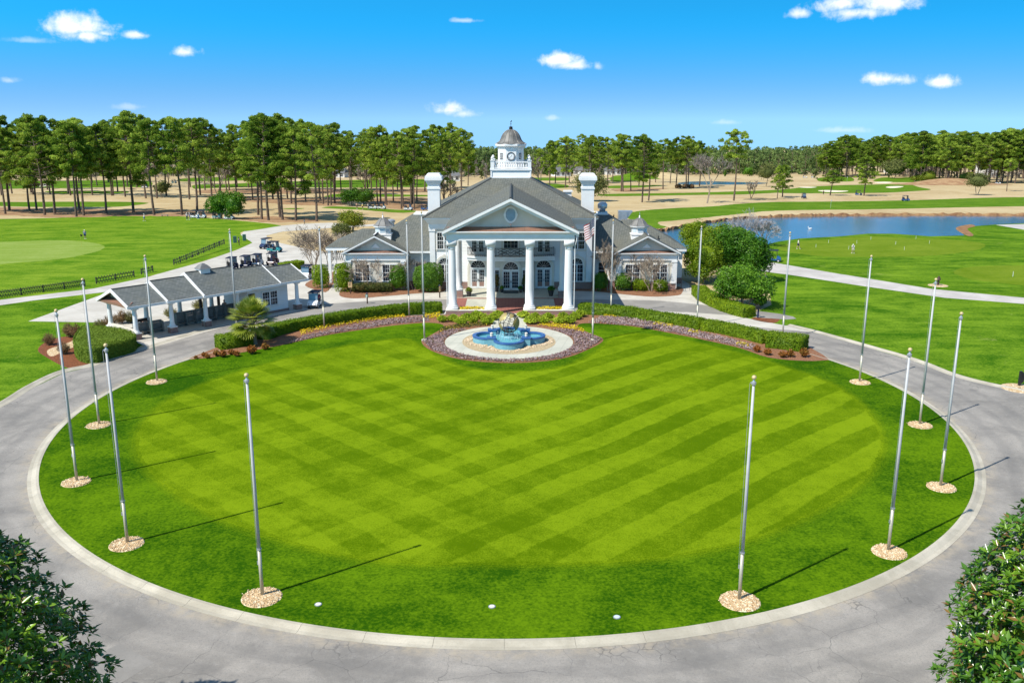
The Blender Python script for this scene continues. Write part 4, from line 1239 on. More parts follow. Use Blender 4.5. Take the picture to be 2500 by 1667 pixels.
for s_ in (-1, 1):
    for z0, z1 in ((14.94, 15.06), (15.62, 15.76)):
        bl_.box(XC - 2.21, YC + s_ * 2.45 - .12, z0, XC + 2.21, YC + s_ * 2.45 + .12, z1)
        bl_.box(XC + s_ * 2.45 - .12, YC - 2.21, z0, XC + s_ * 2.45 + .12, YC + 2.21, z1)
    for k in range(14):
        q = -2.03 + k * .312
        pr = [(.06, 0), (.1, .12), (.1, .2), (.045, .4), (.06, .56)]
        bl_.lathe(pr, 8, (XC + q, YC + s_ * 2.45, 15.06), cap=False)
        bl_.lathe(pr, 8, (XC + s_ * 2.45, YC + q, 15.06), cap=False)
bl_.build('balustrade', 'trim', cup)
R8 = 1.72 / cos(pi / 8)
lt = MB(); lt.lathe([(R8, 14.84), (R8, 17.35), (R8 + .06, 17.36), (R8 + .06, 17.5), (R8 + .02, 17.51), (R8 + .34, 17.75), (R8 + .38, 17.76), (R8 + .38, 17.98), (R8 + .2, 18.02)], 8, (XC, YC, 0), pi / 8)
lt.build('lantern', 'trim', cup)
dm = MB(); dm.lathe([(2.12, 17.98), (1.98, 18.05), (1.72, 18.2), (1.5, 18.42), (1.36, 18.7), (1.24, 19.0), (1.05, 19.32), (.78, 19.6), (.45, 19.8), (.16, 19.9), (.05, 19.92)], 32, (XC, YC, 0))
dome = dm.build('dome', 'dome', cup, True)
sm2 = MB()
for k in range(16):
    a = 2 * pi * (k + .5) / 16
    sm2.tube([(XC + (r + .01) * cos(a), YC + (r + .01) * sin(a), z) for r, z in ((2.12, 17.99), (1.72, 18.21), (1.5, 18.43), (1.36, 18.71), (1.24, 19.01), (1.05, 19.33), (.78, 19.61), (.45, 19.81))], .026, 4)
sm2.build('seam', 'seam', cup)
vn = MB(); vn.lathe([(.2, 19.88), (.28, 20.0), (.2, 20.1), (.3, 20.2), (.12, 20.22), (.03, 20.3), (.025, 20.85)], 10, (XC, YC, 0)); vn.ball((XC, YC, 20.6), .07)
vn.prismy([(XC - .1, 20.85), (XC + .03, 20.8), (XC + .16, 20.95), (XC + .05, 21.05), (XC - .02, 20.95)], YC - .01, YC + .01)
vn.build('weather_vane', 'black', cup)
yfc = YC - 1.72
ck = MB(); n = 32
ck.prismy([(XC + .02 + .46 * cos(2 * pi * k / n), 16.4 + .46 * sin(2 * pi * k / n)) for k in range(n)], yfc - .05, yfc + .01)
clock = ck.build('clock_face', 'trim', cup)
ck = MB()
for k in range(n):
    a0, a1 = 2 * pi * k / n, 2 * pi * (k + 1) / n
    ck.prismy([(XC + .02 + r * cos(a), 16.4 + r * sin(a)) for r, a in ((.45, a0), (.55, a0), (.55, a1), (.45, a1))], yfc - .1, yfc)
NUM = ['XII', 'I', 'II', 'III', 'IV', 'V', 'VI', 'VII', 'VIII', 'IX', 'X', 'XI']
def stroke(bm_, c, up, rt, p0, p1, w_=.012):
    P0 = Vector((c[0] + rt[0] * p0[0] + up[0] * p0[1], 0, c[1] + rt[1] * p0[0] + up[1] * p0[1]))
    P1 = Vector((c[0] + rt[0] * p1[0] + up[0] * p1[1], 0, c[1] + rt[1] * p1[0] + up[1] * p1[1]))
    d = (P1 - P0).normalized(); nn = Vector((-d.z, 0, d.x)) * w_
    bm_.prismy([((P0 + nn).x, (P0 + nn).z), ((P0 - nn).x, (P0 - nn).z), ((P1 - nn).x, (P1 - nn).z), ((P1 + nn).x, (P1 + nn).z)], yfc - .062, yfc - .051)
for h_, txt in enumerate(NUM):
    a = pi / 2 - 2 * pi * h_ / 12
    up = (cos(a), sin(a)); rt = (sin(a), -cos(a))
    c0 = (XC + .02 + .36 * cos(a), 16.4 + .36 * sin(a))
    wd = {'I': .026, 'V': .05, 'X': .05}
    tot = sum(wd[ch] for ch in txt); xo = -tot / 2
    for ch in txt:
        m_ = xo + wd[ch] / 2
        if ch == 'I': stroke(ck, c0, up, rt, (m_, -.05), (m_, .05), .006)
        if ch == 'V': stroke(ck, c0, up, rt, (m_ - .018, .05), (m_, -.05), .006); stroke(ck, c0, up, rt, (m_ + .018, .05), (m_, -.05), .005)
        if ch == 'X': stroke(ck, c0, up, rt, (m_ - .018, .05), (m_ + .018, -.05), .006); stroke(ck, c0, up, rt, (m_ + .018, .05), (m_ - .018, -.05), .005)
        xo += wd[ch]
stroke(ck, (XC + .02, 16.4), (cos(radians(48)), sin(radians(48))), (sin(radians(48)), -cos(radians(48))), (0, -.05), (0, .2), .02)
stroke(ck, (XC + .02, 16.4), (cos(radians(228)), sin(radians(228))), (sin(radians(228)), -cos(radians(228))), (0, -.06), (0, .32), .014)
ck.build('clock_hands_and_numerals', 'black', clock)
for s_ in (-1, 1):                                    # windows in the slanted faces of the lantern
    a = -pi / 2 + s_ * pi / 4
    e1 = Vector((cos(a + pi / 2), sin(a + pi / 2), 0)); nn = Vector((cos(a), sin(a), 0))
    c0 = Vector((XC, YC, 16.4)) + nn * 1.72
    def q4(b, u0, u1, z0, z1, o0, o1):
        P = [c0 + e1 * u + nn * o + Vector((0, 0, z)) for o in (o0, o1) for (u, z) in ((u0, z0), (u1, z0), (u1, z1), (u0, z1))]
        b.add(P, [(3, 2, 1, 0), (4, 5, 6, 7), (0, 1, 5, 4), (1, 2, 6, 5), (2, 3, 7, 6), (3, 0, 4, 7)])
    g_ = MB(); q4(g_, -.27, .27, -.45, .45, -.01, .015)
    fr_ = MB()
    for z0, z1 in ((-.5, -.44), (.44, .5), (-.02, .02), (-.24, -.21), (.21, .24)): q4(fr_, -.29, .29, z0, z1, .0, .045)
    for u0, u1 in ((-.32, -.26), (.26, .32), (-.1, -.075), (.075, .1)): q4(fr_, u0, u1, -.5, .5, .0, .05)
    f_ = fr_.build('lantern_window', 'trim', cup); g_.build('pane', 'glass', f_)

# --- wings
def hip(x0, y0, x1, y1, z0, z1, rx0, rx1, ry):
    b = MB()
    v = [(x0, y0, z0), (x1, y0, z0), (x1, y1, z0), (x0, y1, z0), (rx0, ry, z1), (rx1, ry, z1)]
    return b.add(v, [(0, 1, 5, 4), (1, 2, 5), (2, 3, 4, 5), (3, 0, 4), (3, 2, 1, 0)])
def wing_cupola(par, x, y, z0):
    b = MB()
    b.box(x - 1.08, y - 1.08, z0 - 1.5, x + 1.08, y + 1.08, z0 + .62)
    c = b.build('cupola', 'siding', par)
    b = MB(); b.box(x - 1.14, y - 1.14, z0 + .62, x + 1.14, y + 1.14, z0 + .72)
    R = 1.0 / cos(pi / 8)
    b.lathe([(R, z0 + .72), (R, z0 + .85), (R - .05, z0 + .86), (R - .05, z0 + 1.42), (R, z0 + 1.43), (R + .02, z0 + 1.5), (R + .22, z0 + 1.62), (R + .24, z0 + 1.74), (R, z0 + 1.76)], 8, (x, y, 0), pi / 8)
    b.build('lantern', 'trim', c)
    lv_ = MB()
    for k in range(8):
        a = pi / 4 * k
        nn = Vector((cos(a), sin(a), 0)); e1 = Vector((-sin(a), cos(a), 0)); cc = Vector((x, y, 0)) + nn * .965
        for q in range(5):
            z = z0 + .92 + q * .095
            lv_.add([cc + e1 * u + nn * o + Vector((0, 0, zz_)) for (u, o, zz_) in ((-.3, .02, z), (.3, .02, z), (.3, -.01, z + .08), (-.3, -.01, z + .08))], [(0, 1, 2, 3)])
    lv_.build('louvre', 'louvre', c)
    d = MB(); d.lathe([(1.32, z0 + 1.75), (1.2, z0 + 1.8), (1.0, z0 + 1.98), (.8, z0 + 2.25), (.55, z0 + 2.5), (.28, z0 + 2.68), (.1, z0 + 2.76), (.07, z0 + 2.78)], 8, (x, y, 0), pi / 8)
    d.build('dome', 'zinc', c)
    s = MB()
    for k in range(8):
        a = pi / 8 + pi / 4 * k
        s.tube([(x + r * cos(a), y + r * sin(a), z0 + z) for r, z in ((1.33, 1.76), (1.01, 1.99), (.81, 2.26), (.56, 2.51), (.29, 2.69))], .025, 4)
    s.build('seam', 'seam', c)
    f = MB(); f.lathe([(.16, 2.74), (.08, 2.82), (.12, 2.9), (.05, 3.0), (.03, 3.3), (.01, 3.45)], 8, (x, y, z0)); f.build('finial', 'galv', c)
for s_, gx, lowz, lowx, lowy, lowr in ((-1, -17.3, 6.75, -24.6, (118.4, 127.4), -20.4), (1, 17.1, 7.9, 22.9, (117.6, 130.0), 17.3)):
    wname = 'left' if s_ < 0 else 'right'
    xi = XC + s_ * HW
    # wing body
    b = MB()
    x_out = gx + s_ * 3.9
    b.box(min(xi, x_out), 115.6, .8, max(xi, x_out), 128, 4.75)
    if s_ > 0: b.box(x_out, 118.2, .8, lowx - .4, 129.4, 4.75)
    else: b.box(lowx + 3.4, 120.6, .8, x_out, 127, 4.75)
    b.build('wing_wall', 'siding', club)
    b = MB(); b.box(min(xi, x_out) - .05, 115.55, -.1, max(xi, x_out) + .05, 128, .8)
    if s_ > 0: b.box(x_out + .051, 118.15, -.1, lowx - .35, 129.4, .8)
    b.build('brick_plinth', 'brick', club)
    # main wing roof: front slope up to a white flat deck, hipped outer end
    e0 = 4.85; zt = 8.85; rx = XC + s_ * 13.0
    xo = rx + s_ * 6.6
    v = [(xi, 114.6, e0), (xo, 114.6, e0), (xo, 128.6, e0), (xi, 128.6, e0), (xi, 121.2, zt), (rx, 121.2, zt), (rx, 124.6, zt), (xi, 124.6, zt)]
    f = [(0, 1, 5, 4), (1, 2, 6, 5), (2, 3, 7, 6)]
    b = MB(); b.add(v, f if s_ > 0 else [q[::-1] for q in f])
    wr = b.build('wing_roof', 'shingle', club)
    b = MB(); b.box(min(xi, rx) - .05, 121.1, zt - .3, max(xi, rx) + .05, 124.7, zt + .06); b.build('flat_deck', 'trim', club)
    b = MB(); b.box(min(xi, gx - s_ * 3.8), 114.5, 4.6, max(xi, gx - s_ * 3.8), 115.6, 4.83); b.build('eave', 'trim', club)
    # lower outer hipped roof
    x0, x1 = min(gx, lowx), max(gx, lowx)
    r0, r1 = (lowr, gx) if s_ < 0 else (gx - 2, lowr)
    b = hip(x0 if s_ < 0 else gx - 5, lowy[0], x1 if s_ > 0 else gx + 3, lowy[1], 4.78, lowz, min(r0, r1), max(r0, r1), sum(lowy) / 2)
    b.build('wing_roof', 'shingle', club)
    b = MB(); b.box((x0 if s_ < 0 else x_out), lowy[0] + .06, 4.35, (x_out if s_ < 0 else x1), lowy[1] - .06, 4.76); b.build('eave', 'trim', club)
    # front gabled pavilion of the wing
    PYF = 113.6
    b = MB(); b.box(gx - 3.75, PYF, .85, gx + 3.75, 115.6, 4.0); b.build('pavilion_wall', 'stucco', club)
    b = MB(); b.box(gx - 3.81, PYF - .06, -.1, gx + 3.81, 115.5, .85); b.build('brick_plinth', 'brick', club)
    b = MB()
    for q in (-3.5, 3.5):
        b.box(gx + q - .3, PYF - .12, .85, gx + q + .3, PYF - .002, 3.75); b.box(gx + q - .36, PYF - .17, 3.55, gx + q + .36, PYF - .002, 3.8)
        b.box(gx + q - .36, PYF - .17, .85, gx + q + .36, PYF - .002, 1.1); b.cut()
    b.split('pilaster', 'trim', club)
    b = MB()
    b.box(gx - 3.82, PYF - .14, 3.8, gx + 3.82, 115.6, 4.42)
    b.frus((gx - 3.84, PYF - .16, gx + 3.84, 115.6), 4.42, (gx - 4.05, PYF - .42, gx + 4.05, 115.6), 4.68)
    b.box(gx - 4.1, PYF - .47, 4.68, gx + 4.1, 115.6, 4.78)
    b.build('entablature', 'trim', club)
    b = MB(); b.add([(gx - 3.9, PYF - .4, 4.79), (gx + 3.9, PYF - .4, 4.79), (gx + 3.9, PYF + .35, 5.02), (gx - 3.9, PYF + .35, 5.02)], [(0, 1, 2, 3)])
    for k in range(13): b.tube([(gx - 3.6 + k * .6, PYF - .4, 4.8), (gx - 3.6 + k * .6, PYF + .35, 5.03)], .018, 4)
    b.build('copper_skirt', 'copper', club)
    ap, ev, gw = 6.98, 4.82, 4.2
    b = MB(); yb2 = 119.0
    for q in (-1, 1):
        b.slab([(gx, PYF - .55, ap), (gx, yb2, ap), (gx + q * gw, 116.2, ev), (gx + q * gw, PYF - .55, ev)], .12)
    pr_ = b.build('pavilion_roof', 'shingle', club)
    b = MB(); b.tube([(gx, PYF - .56, ap + .02), (gx, yb2, ap + .02)], .1, 6); b.build('ridge_cap', 'ridge', pr_)
    b = MB()
    for q in (-1, 1):
        for d0, d1, yy in ((0, .15, PYF - .6), (.15, .28, PYF - .4)):
            qq = [(gx, ap - .02 - d0), (gx, ap - .02 - d1), (gx + q * (gw + .02), ev - .02 - d1), (gx + q * (gw + .02), ev - .02 - d0)]
            b.prismy(qq if q < 0 else qq[::-1], yy, yy + .18)
    b.build('rake_board', 'trim', pr_)
    b = MB(); b.prismy([(gx - 3.6, 4.95), (gx + 3.6, 4.95), (gx, 4.95 + 3.6 * (ap - ev) / gw - .03)], PYF + .34, PYF + .5); tp = b.build('tympanum', 'stucco', club)
    b = MB(); b.prismy([(gx - .55, 5.35), (gx + .55, 5.35), (gx, 5.9)], PYF + .26, PYF + .335); b.build('gable_vent', 'trim', tp)
    for q in (-1, 1):
        window(club, gx + q * 1.75, PYF, 1.2, 1.75, 2.05, 3, 4, .12, 'trim', 2, True, 'window', .16)
    wing_cupola(club, gx - s_ * .6, 117.0, 6.1)
    b = MB()
    for q in (-1, 1):
        b.tube([(gx + q * 3.98, PYF - .3, 4.6), (gx + q * 3.98, PYF - .25, 3.9), (gx + q * 3.86, PYF - .08, 3.6), (gx + q * 3.86, PYF - .12, .2)], .045, 6); b.cut()
    b.split('downspout', 'trim', club)
# set-back link windows beside the main block
for s_ in (-1, 1):
    window(club, XC + s_ * 11.8, 115.6, 1.2, .9, 2.0, 2, 4, .1, 'trim', 1)
# porch on the far left: posts, beam, lattice rail
b = MB()
for (x, y) in ((-24.2, 118.8), (-22.0, 118.8), (-24.2, 122.5)):
    b.box(x - .18, y - .18, .0, x + .18, y + .18, 4.4); b.cut()
b.split('porch_post', 'trim', club)
b = MB()
for k in range(8):
    b.tube([(-24.0 + k * .25, 118.9, 3.0), (-23.75 + k * .25, 118.9, 4.3)], .03, 4); b.tube([(-23.75 + k * .25, 118.9, 3.0), (-24.0 + k * .25, 118.9, 4.3)], .03, 4)
b.build('lattice', 'black', club)
# roof equipment
def roof_thing(name, lab, cat, loc): return thing(name, lab, cat, loc, world=True)
t = roof_thing('exhaust_fan', 'round grey metal exhaust fan on the white deck right of the right chimney', 'vent', (12.2, 122.4, 8.91))
MB().box(11.55, 121.8, 8.91, 12.85, 123.0, 9.1).build('curb', 'galv', t)
MB().lathe([(.42, 9.1), (.42, 9.45), (.62, 9.55), (.66, 9.75), (.66, 10.1), (.58, 10.2), (.5, 10.22), (.5, 10.32), (.2, 10.4)], 20, (12.2, 122.4, 0)).build('fan_housing', 'galv', t, True)
t = roof_thing('rooftop_unit', 'boxy grey ventilation unit with slanted hood on the right wing roof', 'vent', (15.3, 124.5, 7.85))
MB().box(14.6, 123.9, 7.7, 15.8, 125.2, 9.0).build('cabinet', 'galv', t)
MB().prismy([(15.8, 8.0), (16.5, 8.9), (16.5, 9.0), (15.8, 9.0)], 124.0, 125.1).build('hood', 'galv', t)
t = roof_thing('vent_pipe', 'short white capped vent stack behind the left wing cupola', 'vent', (-16.6, 124.0, 6.5))
MB().lathe([(.45, 6.0), (.45, 7.5)], 14, (-16.6, 124, 0)).build('stack', 'trim', t)
MB().lathe([(.58, 7.5), (.6, 7.75), (.3, 7.9)], 14, (-16.6, 124, 0)).build('cap', 'galv', t)
t = roof_thing('vent_pipe', 'white box vent showing behind the main roof beside the right chimney', 'vent', (8.0, 130.5, 9.8))
MB().box(7.5, 130, 9.0, 8.5, 131, 11.1).build('stack', 'trim', t)
MB().box(7.35, 129.85, 11.1, 8.65, 131.15, 11.3).build('cap', 'trim', t)
for x, y, z, lab in ((19.4, 119.4, 5.7, 'small black vent pipe standing on the right wing slope'), (13.6, 121.0, 8.3, 'small black vent pipe near the edge of the white right deck')):
    tag(MB().lathe([(.18, -.3), (.16, .05), (.07, .12), (.07, .42), (.1, .44), (.08, .5)], 8, (0, 0, 0)).build('vent_pipe', 'black'), lab, 'vent').location = (x, y, z)

# ================================================================== STARTER PAVILION (bag-drop shelter)
PA = Vector((-37.16, 86.8, 0)); PANG = radians(49.5)
pav = thing('bag_drop_pavilion', 'long white open pavilion with stepped grey shingle gable roofs beside the drive', 'pavilion', PA, PANG)
pu = Vector((cos(PANG), sin(PANG), 0)); pv = Vector((-sin(PANG), cos(PANG), 0))
def PAVW(x, y, z=0): return PA + pu * x + pv * y + Vector((0, 0, z))
BAYS = [0, 3.85, 7.7, 11.55, 15.4, 19.3]
for y in (0, 5.2):
    for i, x in enumerate(BAYS):
        if y > 1 and i in (4,): continue
        if i in (3, 4) and y < 1 and i == 4: continue
        q = MB(); q.box(x - .36, y - .36, -.05, x + .36, y + .36, .62); q.build('brick_base', 'brick', pav)
        q = MB(); q.box(x - .38, y - .38, .62, x + .38, y + .38, .72)
        q.lathe([(.36, .72), (.34, .8), (.25, .95), (.23, 1.1), (.20, 2.9), (.24, 2.95), (.28, 3.05)], 12, (x, y, 0), cap=False)
        q.box(x - .32, y - .32, 3.05, x + .32, y + .32, 3.18)
        q.build('column', 'trim', pav)
bm_ = MB()
for y in (0, 5.2):
    bm_.box(-.4, y - .25, 3.18, 19.7, y + .25, 3.5)
bm_.box(-.4, .25, 3.18, 0.1, 4.95, 3.5); bm_.box(19.2, .25, 3.18, 19.7, 4.95, 3.5)
bm_.build('beam', 'trim', pav)
MB().box(-.2, .2, 3.36, 19.6, 5.0, 3.42).build('ceiling', 'trim', pav)
for (x0, x1, hw, rz_) in ((-.85, 3.2, 3.2, 4.85), (3.2, 7.15, 3.42, 5.15), (7.15, 12.75, 3.65, 5.5), (12.75, 16.6, 3.42, 5.15), (16.6, 20.5, 3.2, 4.85)):
    ym = 2.6; ze = 3.5
    q = MB()
    for s_ in (-1, 1):
        q.slab([(x0, ym, rz_), (x1, ym, rz_), (x1, ym + s_ * hw, ze), (x0, ym + s_ * hw, ze)], .14)
    r_ = q.build('roof', 'pavshingle', pav)
    q = MB(); q.tube([(x0, ym, rz_ + .02), (x1, ym, rz_ + .02)], .07, 5); q.build('ridge_cap', 'ridge', r_)
    q = MB()
    for xa in ((x0, x1) if x0 < 0 or x1 > 20 else ((x0,) if x0 < 10 else (x1,))):
        xe = xa - .13 if xa == x0 else xa
        for s_ in (-1, 1):
            pl = [(ym, rz_ + .05), (ym, rz_ - .26), (ym + s_ * (hw + .03), ze - .24), (ym + s_ * (hw + .03), ze + .06)]
            q.prismx(pl if s_ > 0 else pl[::-1], xe, xe + .13)
    q.box(x0 + .01, ym - hw - .08, ze - .26, x1 - .01, ym - hw - .003, ze - .02)
    q.box(x0 + .01, ym + hw + .003, ze - .26, x1 - .01, ym + hw + .08, ze - .02)
    q.build('rake_board', 'trim', r_)
q = MB(); q.box(-.5, -.2, 3.5, -.42, 5.4, 3.62); q.prismx([(.1, 3.75), (5.1, 3.75), (2.6, 4.55)], -.1, .0); q.build('gable', 'stucco', pav)
q = MB(); q.add([(-.82, -.5, 3.52), (-.82, 5.7, 3.52), (-.1, 5.3, 3.8), (-.1, -.1, 3.8)], [(3, 2, 1, 0)]); q.box(-.84, -.5, 3.3, -.76, 5.7, 3.51)
q.build('copper_skirt', 'copper', pav)
# house at the far end
q = MB(); q.box(13.0, .35, .3, 18.3, 5.0, 3.18); q.build('wall', 'siding', pav)
q = MB(); q.box(12.95, .3, -.05, 18.35, 5.05, .3); q.build('brick_plinth', 'brick', pav)
window(pav, 15.9, .35, 1.0, 1.9, 1.5, 3, 4, .1, 'trim', 2)
q = MB(); q.box(13.15, .28, .35, 13.95, .345, 2.6); d_ = q.build('door', 'darkwood', pav)
q = MB(); q.box(13.3, .24, 1.2, 13.8, .275, 2.4); q.build('pane', 'glass', d_)
# pavilion cupola
q = MB(); q.box(8.75, 2.1, 5.1, 9.85, 3.1, 5.62); q.box(8.68, 2.03, 5.62, 9.92, 3.17, 5.72); cpl = q.build('cupola', 'trim', pav)
q = MB(); q.frus((8.62, 1.97, 9.98, 3.23), 5.72, (8.9, 2.25, 9.7, 2.95), 6.05); q.frus((8.9, 2.25, 9.7, 2.95), 6.05, (9.15, 2.45, 9.45, 2.75), 6.25); q.build('dome', 'zinc', cpl)
# low board partitions of the bag racks
def partition(x0, x1, y, h, post=1.1):
    q = MB()
    nb = 6
    for k in range(nb):
        q.box(x0, y - .03, .08 + k * h / nb, x1, y + .03, .08 + (k + 1) * h / nb - .02)
    n = max(2, int((x1 - x0) / post) + 1)
    for k in range(n):
        x = x0 + (x1 - x0) * k / (n - 1)
        q.box(x - .06, y - .55, .02, x + .06, y + .09, h + .06)
        q.box(x - .05, y - .6, .02, x + .05, y - .45, h * .55)
    q.box(x0 - .06, y - .2, h + .08, x1 + .06, y + .08, h + .14)
    q.box(x0, y - .6, .3, x1, y - .08, .36)
    return q.build('bag_rack', 'wood', pav)
partition(.7, 3.6, 1.9, 1.05); partition(5.4, 11.2, 2.4, 1.35); partition(11.3, 12.8, 2.9, 1.2)
q = MB(); q.box(-.1, .35, .02, .1, 4.9, .95); q.build('low_wall', 'surround', pav)
q = MB()
for x in (9.4, 11.6):
    q.box(x - .12, 3.7, .02, x + .12, 3.94, 2.7)
q.box(8.9, 3.55, 2.55, 12.3, 4.1, 2.75)
q.build('timber_trellis', 'darkwood', pav)
q = MB(); q.box(1.6, 3.2, 1.0, 2.9, 3.3, 1.3); q.box(2.15, 3.2, 0, 2.3, 3.3, 1.0); q.build('notice_board', 'darkwood', pav)
struct(tag(MB().add([tuple(PAVW(*a)) for a in ((-.6, -1.1, .03), (20.2, -1.1, .03), (20.2, 5.8, .03), (-.6, 5.8, .03))], [(0, 1, 2, 3)]).build('pavement', 'concrete')))

# ================================================================== FLAGPOLES, FLAG, FOUNTAIN
ORD = ['first', 'second', 'third', 'fourth', 'fifth', 'sixth', 'seventh', 'eighth', 'ninth', 'tenth', 'eleventh', 'twelfth', 'thirteenth', 'fourteenth', 'fifteenth', 'sixteenth', 'seventeenth', 'eighteenth', 'nineteenth']
TENS = {20: 'twenty', 30: 'thirty', 40: 'forty', 50: 'fifty', 60: 'sixty', 70: 'seventy', 80: 'eighty', 90: 'ninety'}
def ordw(i):
    if i < 19: return ORD[i]
    n = i + 1
    if n >= 100: return 'hundred and ' + ordw(n - 101) if n > 100 else 'hundredth'
    if n % 10 == 0: return TENS[n][:-1] + 'ieth'
    return TENS[n - n % 10] + '-' + ORD[n % 10 - 1]

def make_pole(h, name='flagpole'):
    t = thing(name, '', 'flagpole', group='silver flagpoles round the circular lawn')
    MB().lathe([(.082, .0), (.08, 2.3)], 12).build('pole_foot', 'alubase', t, True)
    MB().lathe([(.077, 2.3), (.073, h * .55), (.054, h - .32)], 12).build('pole', 'alu', t, True)
    b = MB(); b.lathe([(.08, h - .34), (.1, h - .30), (.1, h - .2), (.05, h - .17), (.03, h - .1)], 10); b.box(-.14, -.025, h - .27, 0, .025, h - .22); b.build('truck', 'galv', t)
    b = MB(); b.ball((0, 0, h), .10, 14, 10); b.build('ball_finial', 'gold', t, True)
    b = MB(); b.tube([(-.16, 0, h - .26), (-.13, 0, 1.6)], .008, 4); b.box(-.14, -.03, 1.55, -.08, .03, 1.72); b.lathe([(.11, h * .22), (.11, h * .22 + .06)], 10); b.build('halyard', 'galv', t)
    return t
p0 = make_pole(10.45)
p1 = make_pole(12.5)
PT = [((603, 1368), 'bare silver flagpole in a gravel disc at the near left front of the lawn', 1.05), ((1698, 1377), 'bare silver flagpole in a gravel disc at the near right front of the lawn', 1.05),
      ((293, 1247), 'second nearest flagpole on the left, beside the longest left kerb bend', .98), ((177, 1105), 'flagpole standing leftmost beside the left drive kerb', .95), ((228, 975), 'flagpole between the leftmost pole and the one facing the pavilion hedge', .95), ((361, 876), 'flagpole on the left lawn tip opposite the bag drop pavilion', .95),
      ((2040, 1265), 'second nearest flagpole on the right, in a dry edged gravel disc', .98), ((2160, 1117), 'flagpole standing rightmost beside the right drive kerb', .95), ((2112, 975), 'flagpole in front of the distant gold bell post on the right', .95), ((1974, 877), 'flagpole on the right lawn tip beside the drive', .95)]
gr_rng = np.random.default_rng(11)
for i, ((px, py), lab, rr) in enumerate(PT):
    rr *= .84
    g_ = D(px, py, ZL)
    o = p0 if i == 0 else dup(p0, (0, 0, 0))
    o.location = (g_.x, g_.y, ZL); o['label'] = lab; o.rotation_euler = (0, 0, gr_rng.uniform(-.5, .5))
    # gravel disc: low mound covered in loose stones
    b = MB(); ec = (g_.x, g_.y - .12)
    b.lathe([(rr + .05, -.02), (rr, .02), (rr * .6, .05), (.02, .07)], 28, (ec[0], ec[1], ZL + .008), cap=False)
    n = 560
    a = gr_rng.random(n) * 2 * pi; q = np.sqrt(gr_rng.random(n)) * rr * np.where(gr_rng.random(n) < .05, 1.12, .99)
    Pn = np.stack([ec[0] + q * np.cos(a), ec[1] + q * np.sin(a), ZL + .04 + .03 * (1 - q / rr) + gr_rng.random(n) * .015], 1)
    b2 = MB()
    for p in Pn:
        s = gr_rng.uniform(.022, .05)
        aa = gr_rng.random() * 6
        b2.lathe([(s * .3, -s * .4), (s, 0), (s * .5, s * .5)], 5, tuple(p), aa)
    b.v += [tuple(x) for x in b2.v]; o_ = len(b.v) - len(b2.v)
    b.f += [tuple(i_ + o_ for i_ in f) for f in b2.f]; b.m += [0] * len(b2.f)
    tag(b.build('gravel', 'gravel'), 'tan gravel disc round a flagpole foot', None, None, 'stuff')
for (px, py), lab in (((1797, 778), 'flagpole rising from the end of the right ring hedge'), ((1600, 752), 'flagpole by the right ring hedge in front of the round evergreen trees'), ((1403, 725), 'flagpole behind the flag, at the inner end of the right hedge'),
                      ((940, 727), 'flagpole at the inner end of the left ring hedge'), ((745, 755), 'flagpole at the left ring hedge before the two seater cart'), ((545, 765), 'flagpole rising behind the palm before the pavilion roof')):
    g_ = D(px, py)
    dup(p0, (g_.x, g_.y, .1), .3, lab)
for (px, lab) in ((1361, 'taller flagpole right of the fountain carrying the striped flag'), (975, 'taller bare flagpole left of the fountain')):
    g_ = D(px, 785)
    o = p1 if px == 1361 else dup(p1, (0, 0, 0))
    o.location = (g_.x, g_.y, ZL); o['label'] = lab
    tag(MB().lathe([(.28, 0), (.28, .12), (.2, .16)], 16, (g_.x, g_.y, ZL)).build('pole_footing', 'surround'), 'round concrete footing of the tall pole ' + ('right' if px > 1176 else 'left') + ' of the fountain', 'footing')
# the flag: hangs in folds from the tall right pole
FP = D(1361, 785)
fl_ = thing('flag', 'red white and blue striped flag with stars hanging on the tall right pole', 'flag', (FP.x, FP.y, 0), world=True)
def flag_pt(u, v):       # u along the fly 0..1, v down the hoist 0..1
    fold = .16 * sin(7.5 * u + 1.5 * v) * (.25 + u)
    x = -.08 - .95 * u - .08 * sin(9 * u + 2 * v) * u
    y = fold + .12 * u
    z = 12.1 - 1.55 * v - .95 * u ** 1.25 - .12 * sin(5 * u) * u
    return (FP.x + x, FP.y + y, z)
fb = MB(); NU, NV = 36, 39
for i in range(NU):
    for j in range(NV):
        st = int(j * 13 / NV)
        fb.cur = 2 if (u_ := (i + .5) / NU) < .46 and j < NV * 7 / 13 else (0 if st % 2 == 0 else 1)
        fb.add([flag_pt((i + a) / NU, (j + c) / NV) for a, c in ((0, 0), (0, 1), (1, 1), (1, 0))], [(0, 1, 2, 3)])
fb.build('cloth', ['c_red', 'c_white', 'c_navy'], fl_, True)
sb = MB()
for r in range(9):
    for c in range(6 if r % 2 == 0 else 5):
        u = .46 * ((c + (.5 if r % 2 == 0 else 1)) / 6); v = 7 / 13 * (r + .7) / 9.4
        P = Vector(flag_pt(u, v)); P.y -= .012
        sb.add([P + Vector((.022 * cos(pi / 2 + k * pi / 5) * (1 if k % 2 == 0 else .42), -.004, .032 * sin(pi / 2 + k * pi / 5) * (1 if k % 2 == 0 else .42))) for k in range(10)], [tuple(range(10))])
sb.build('star', 'c_white', fl_)

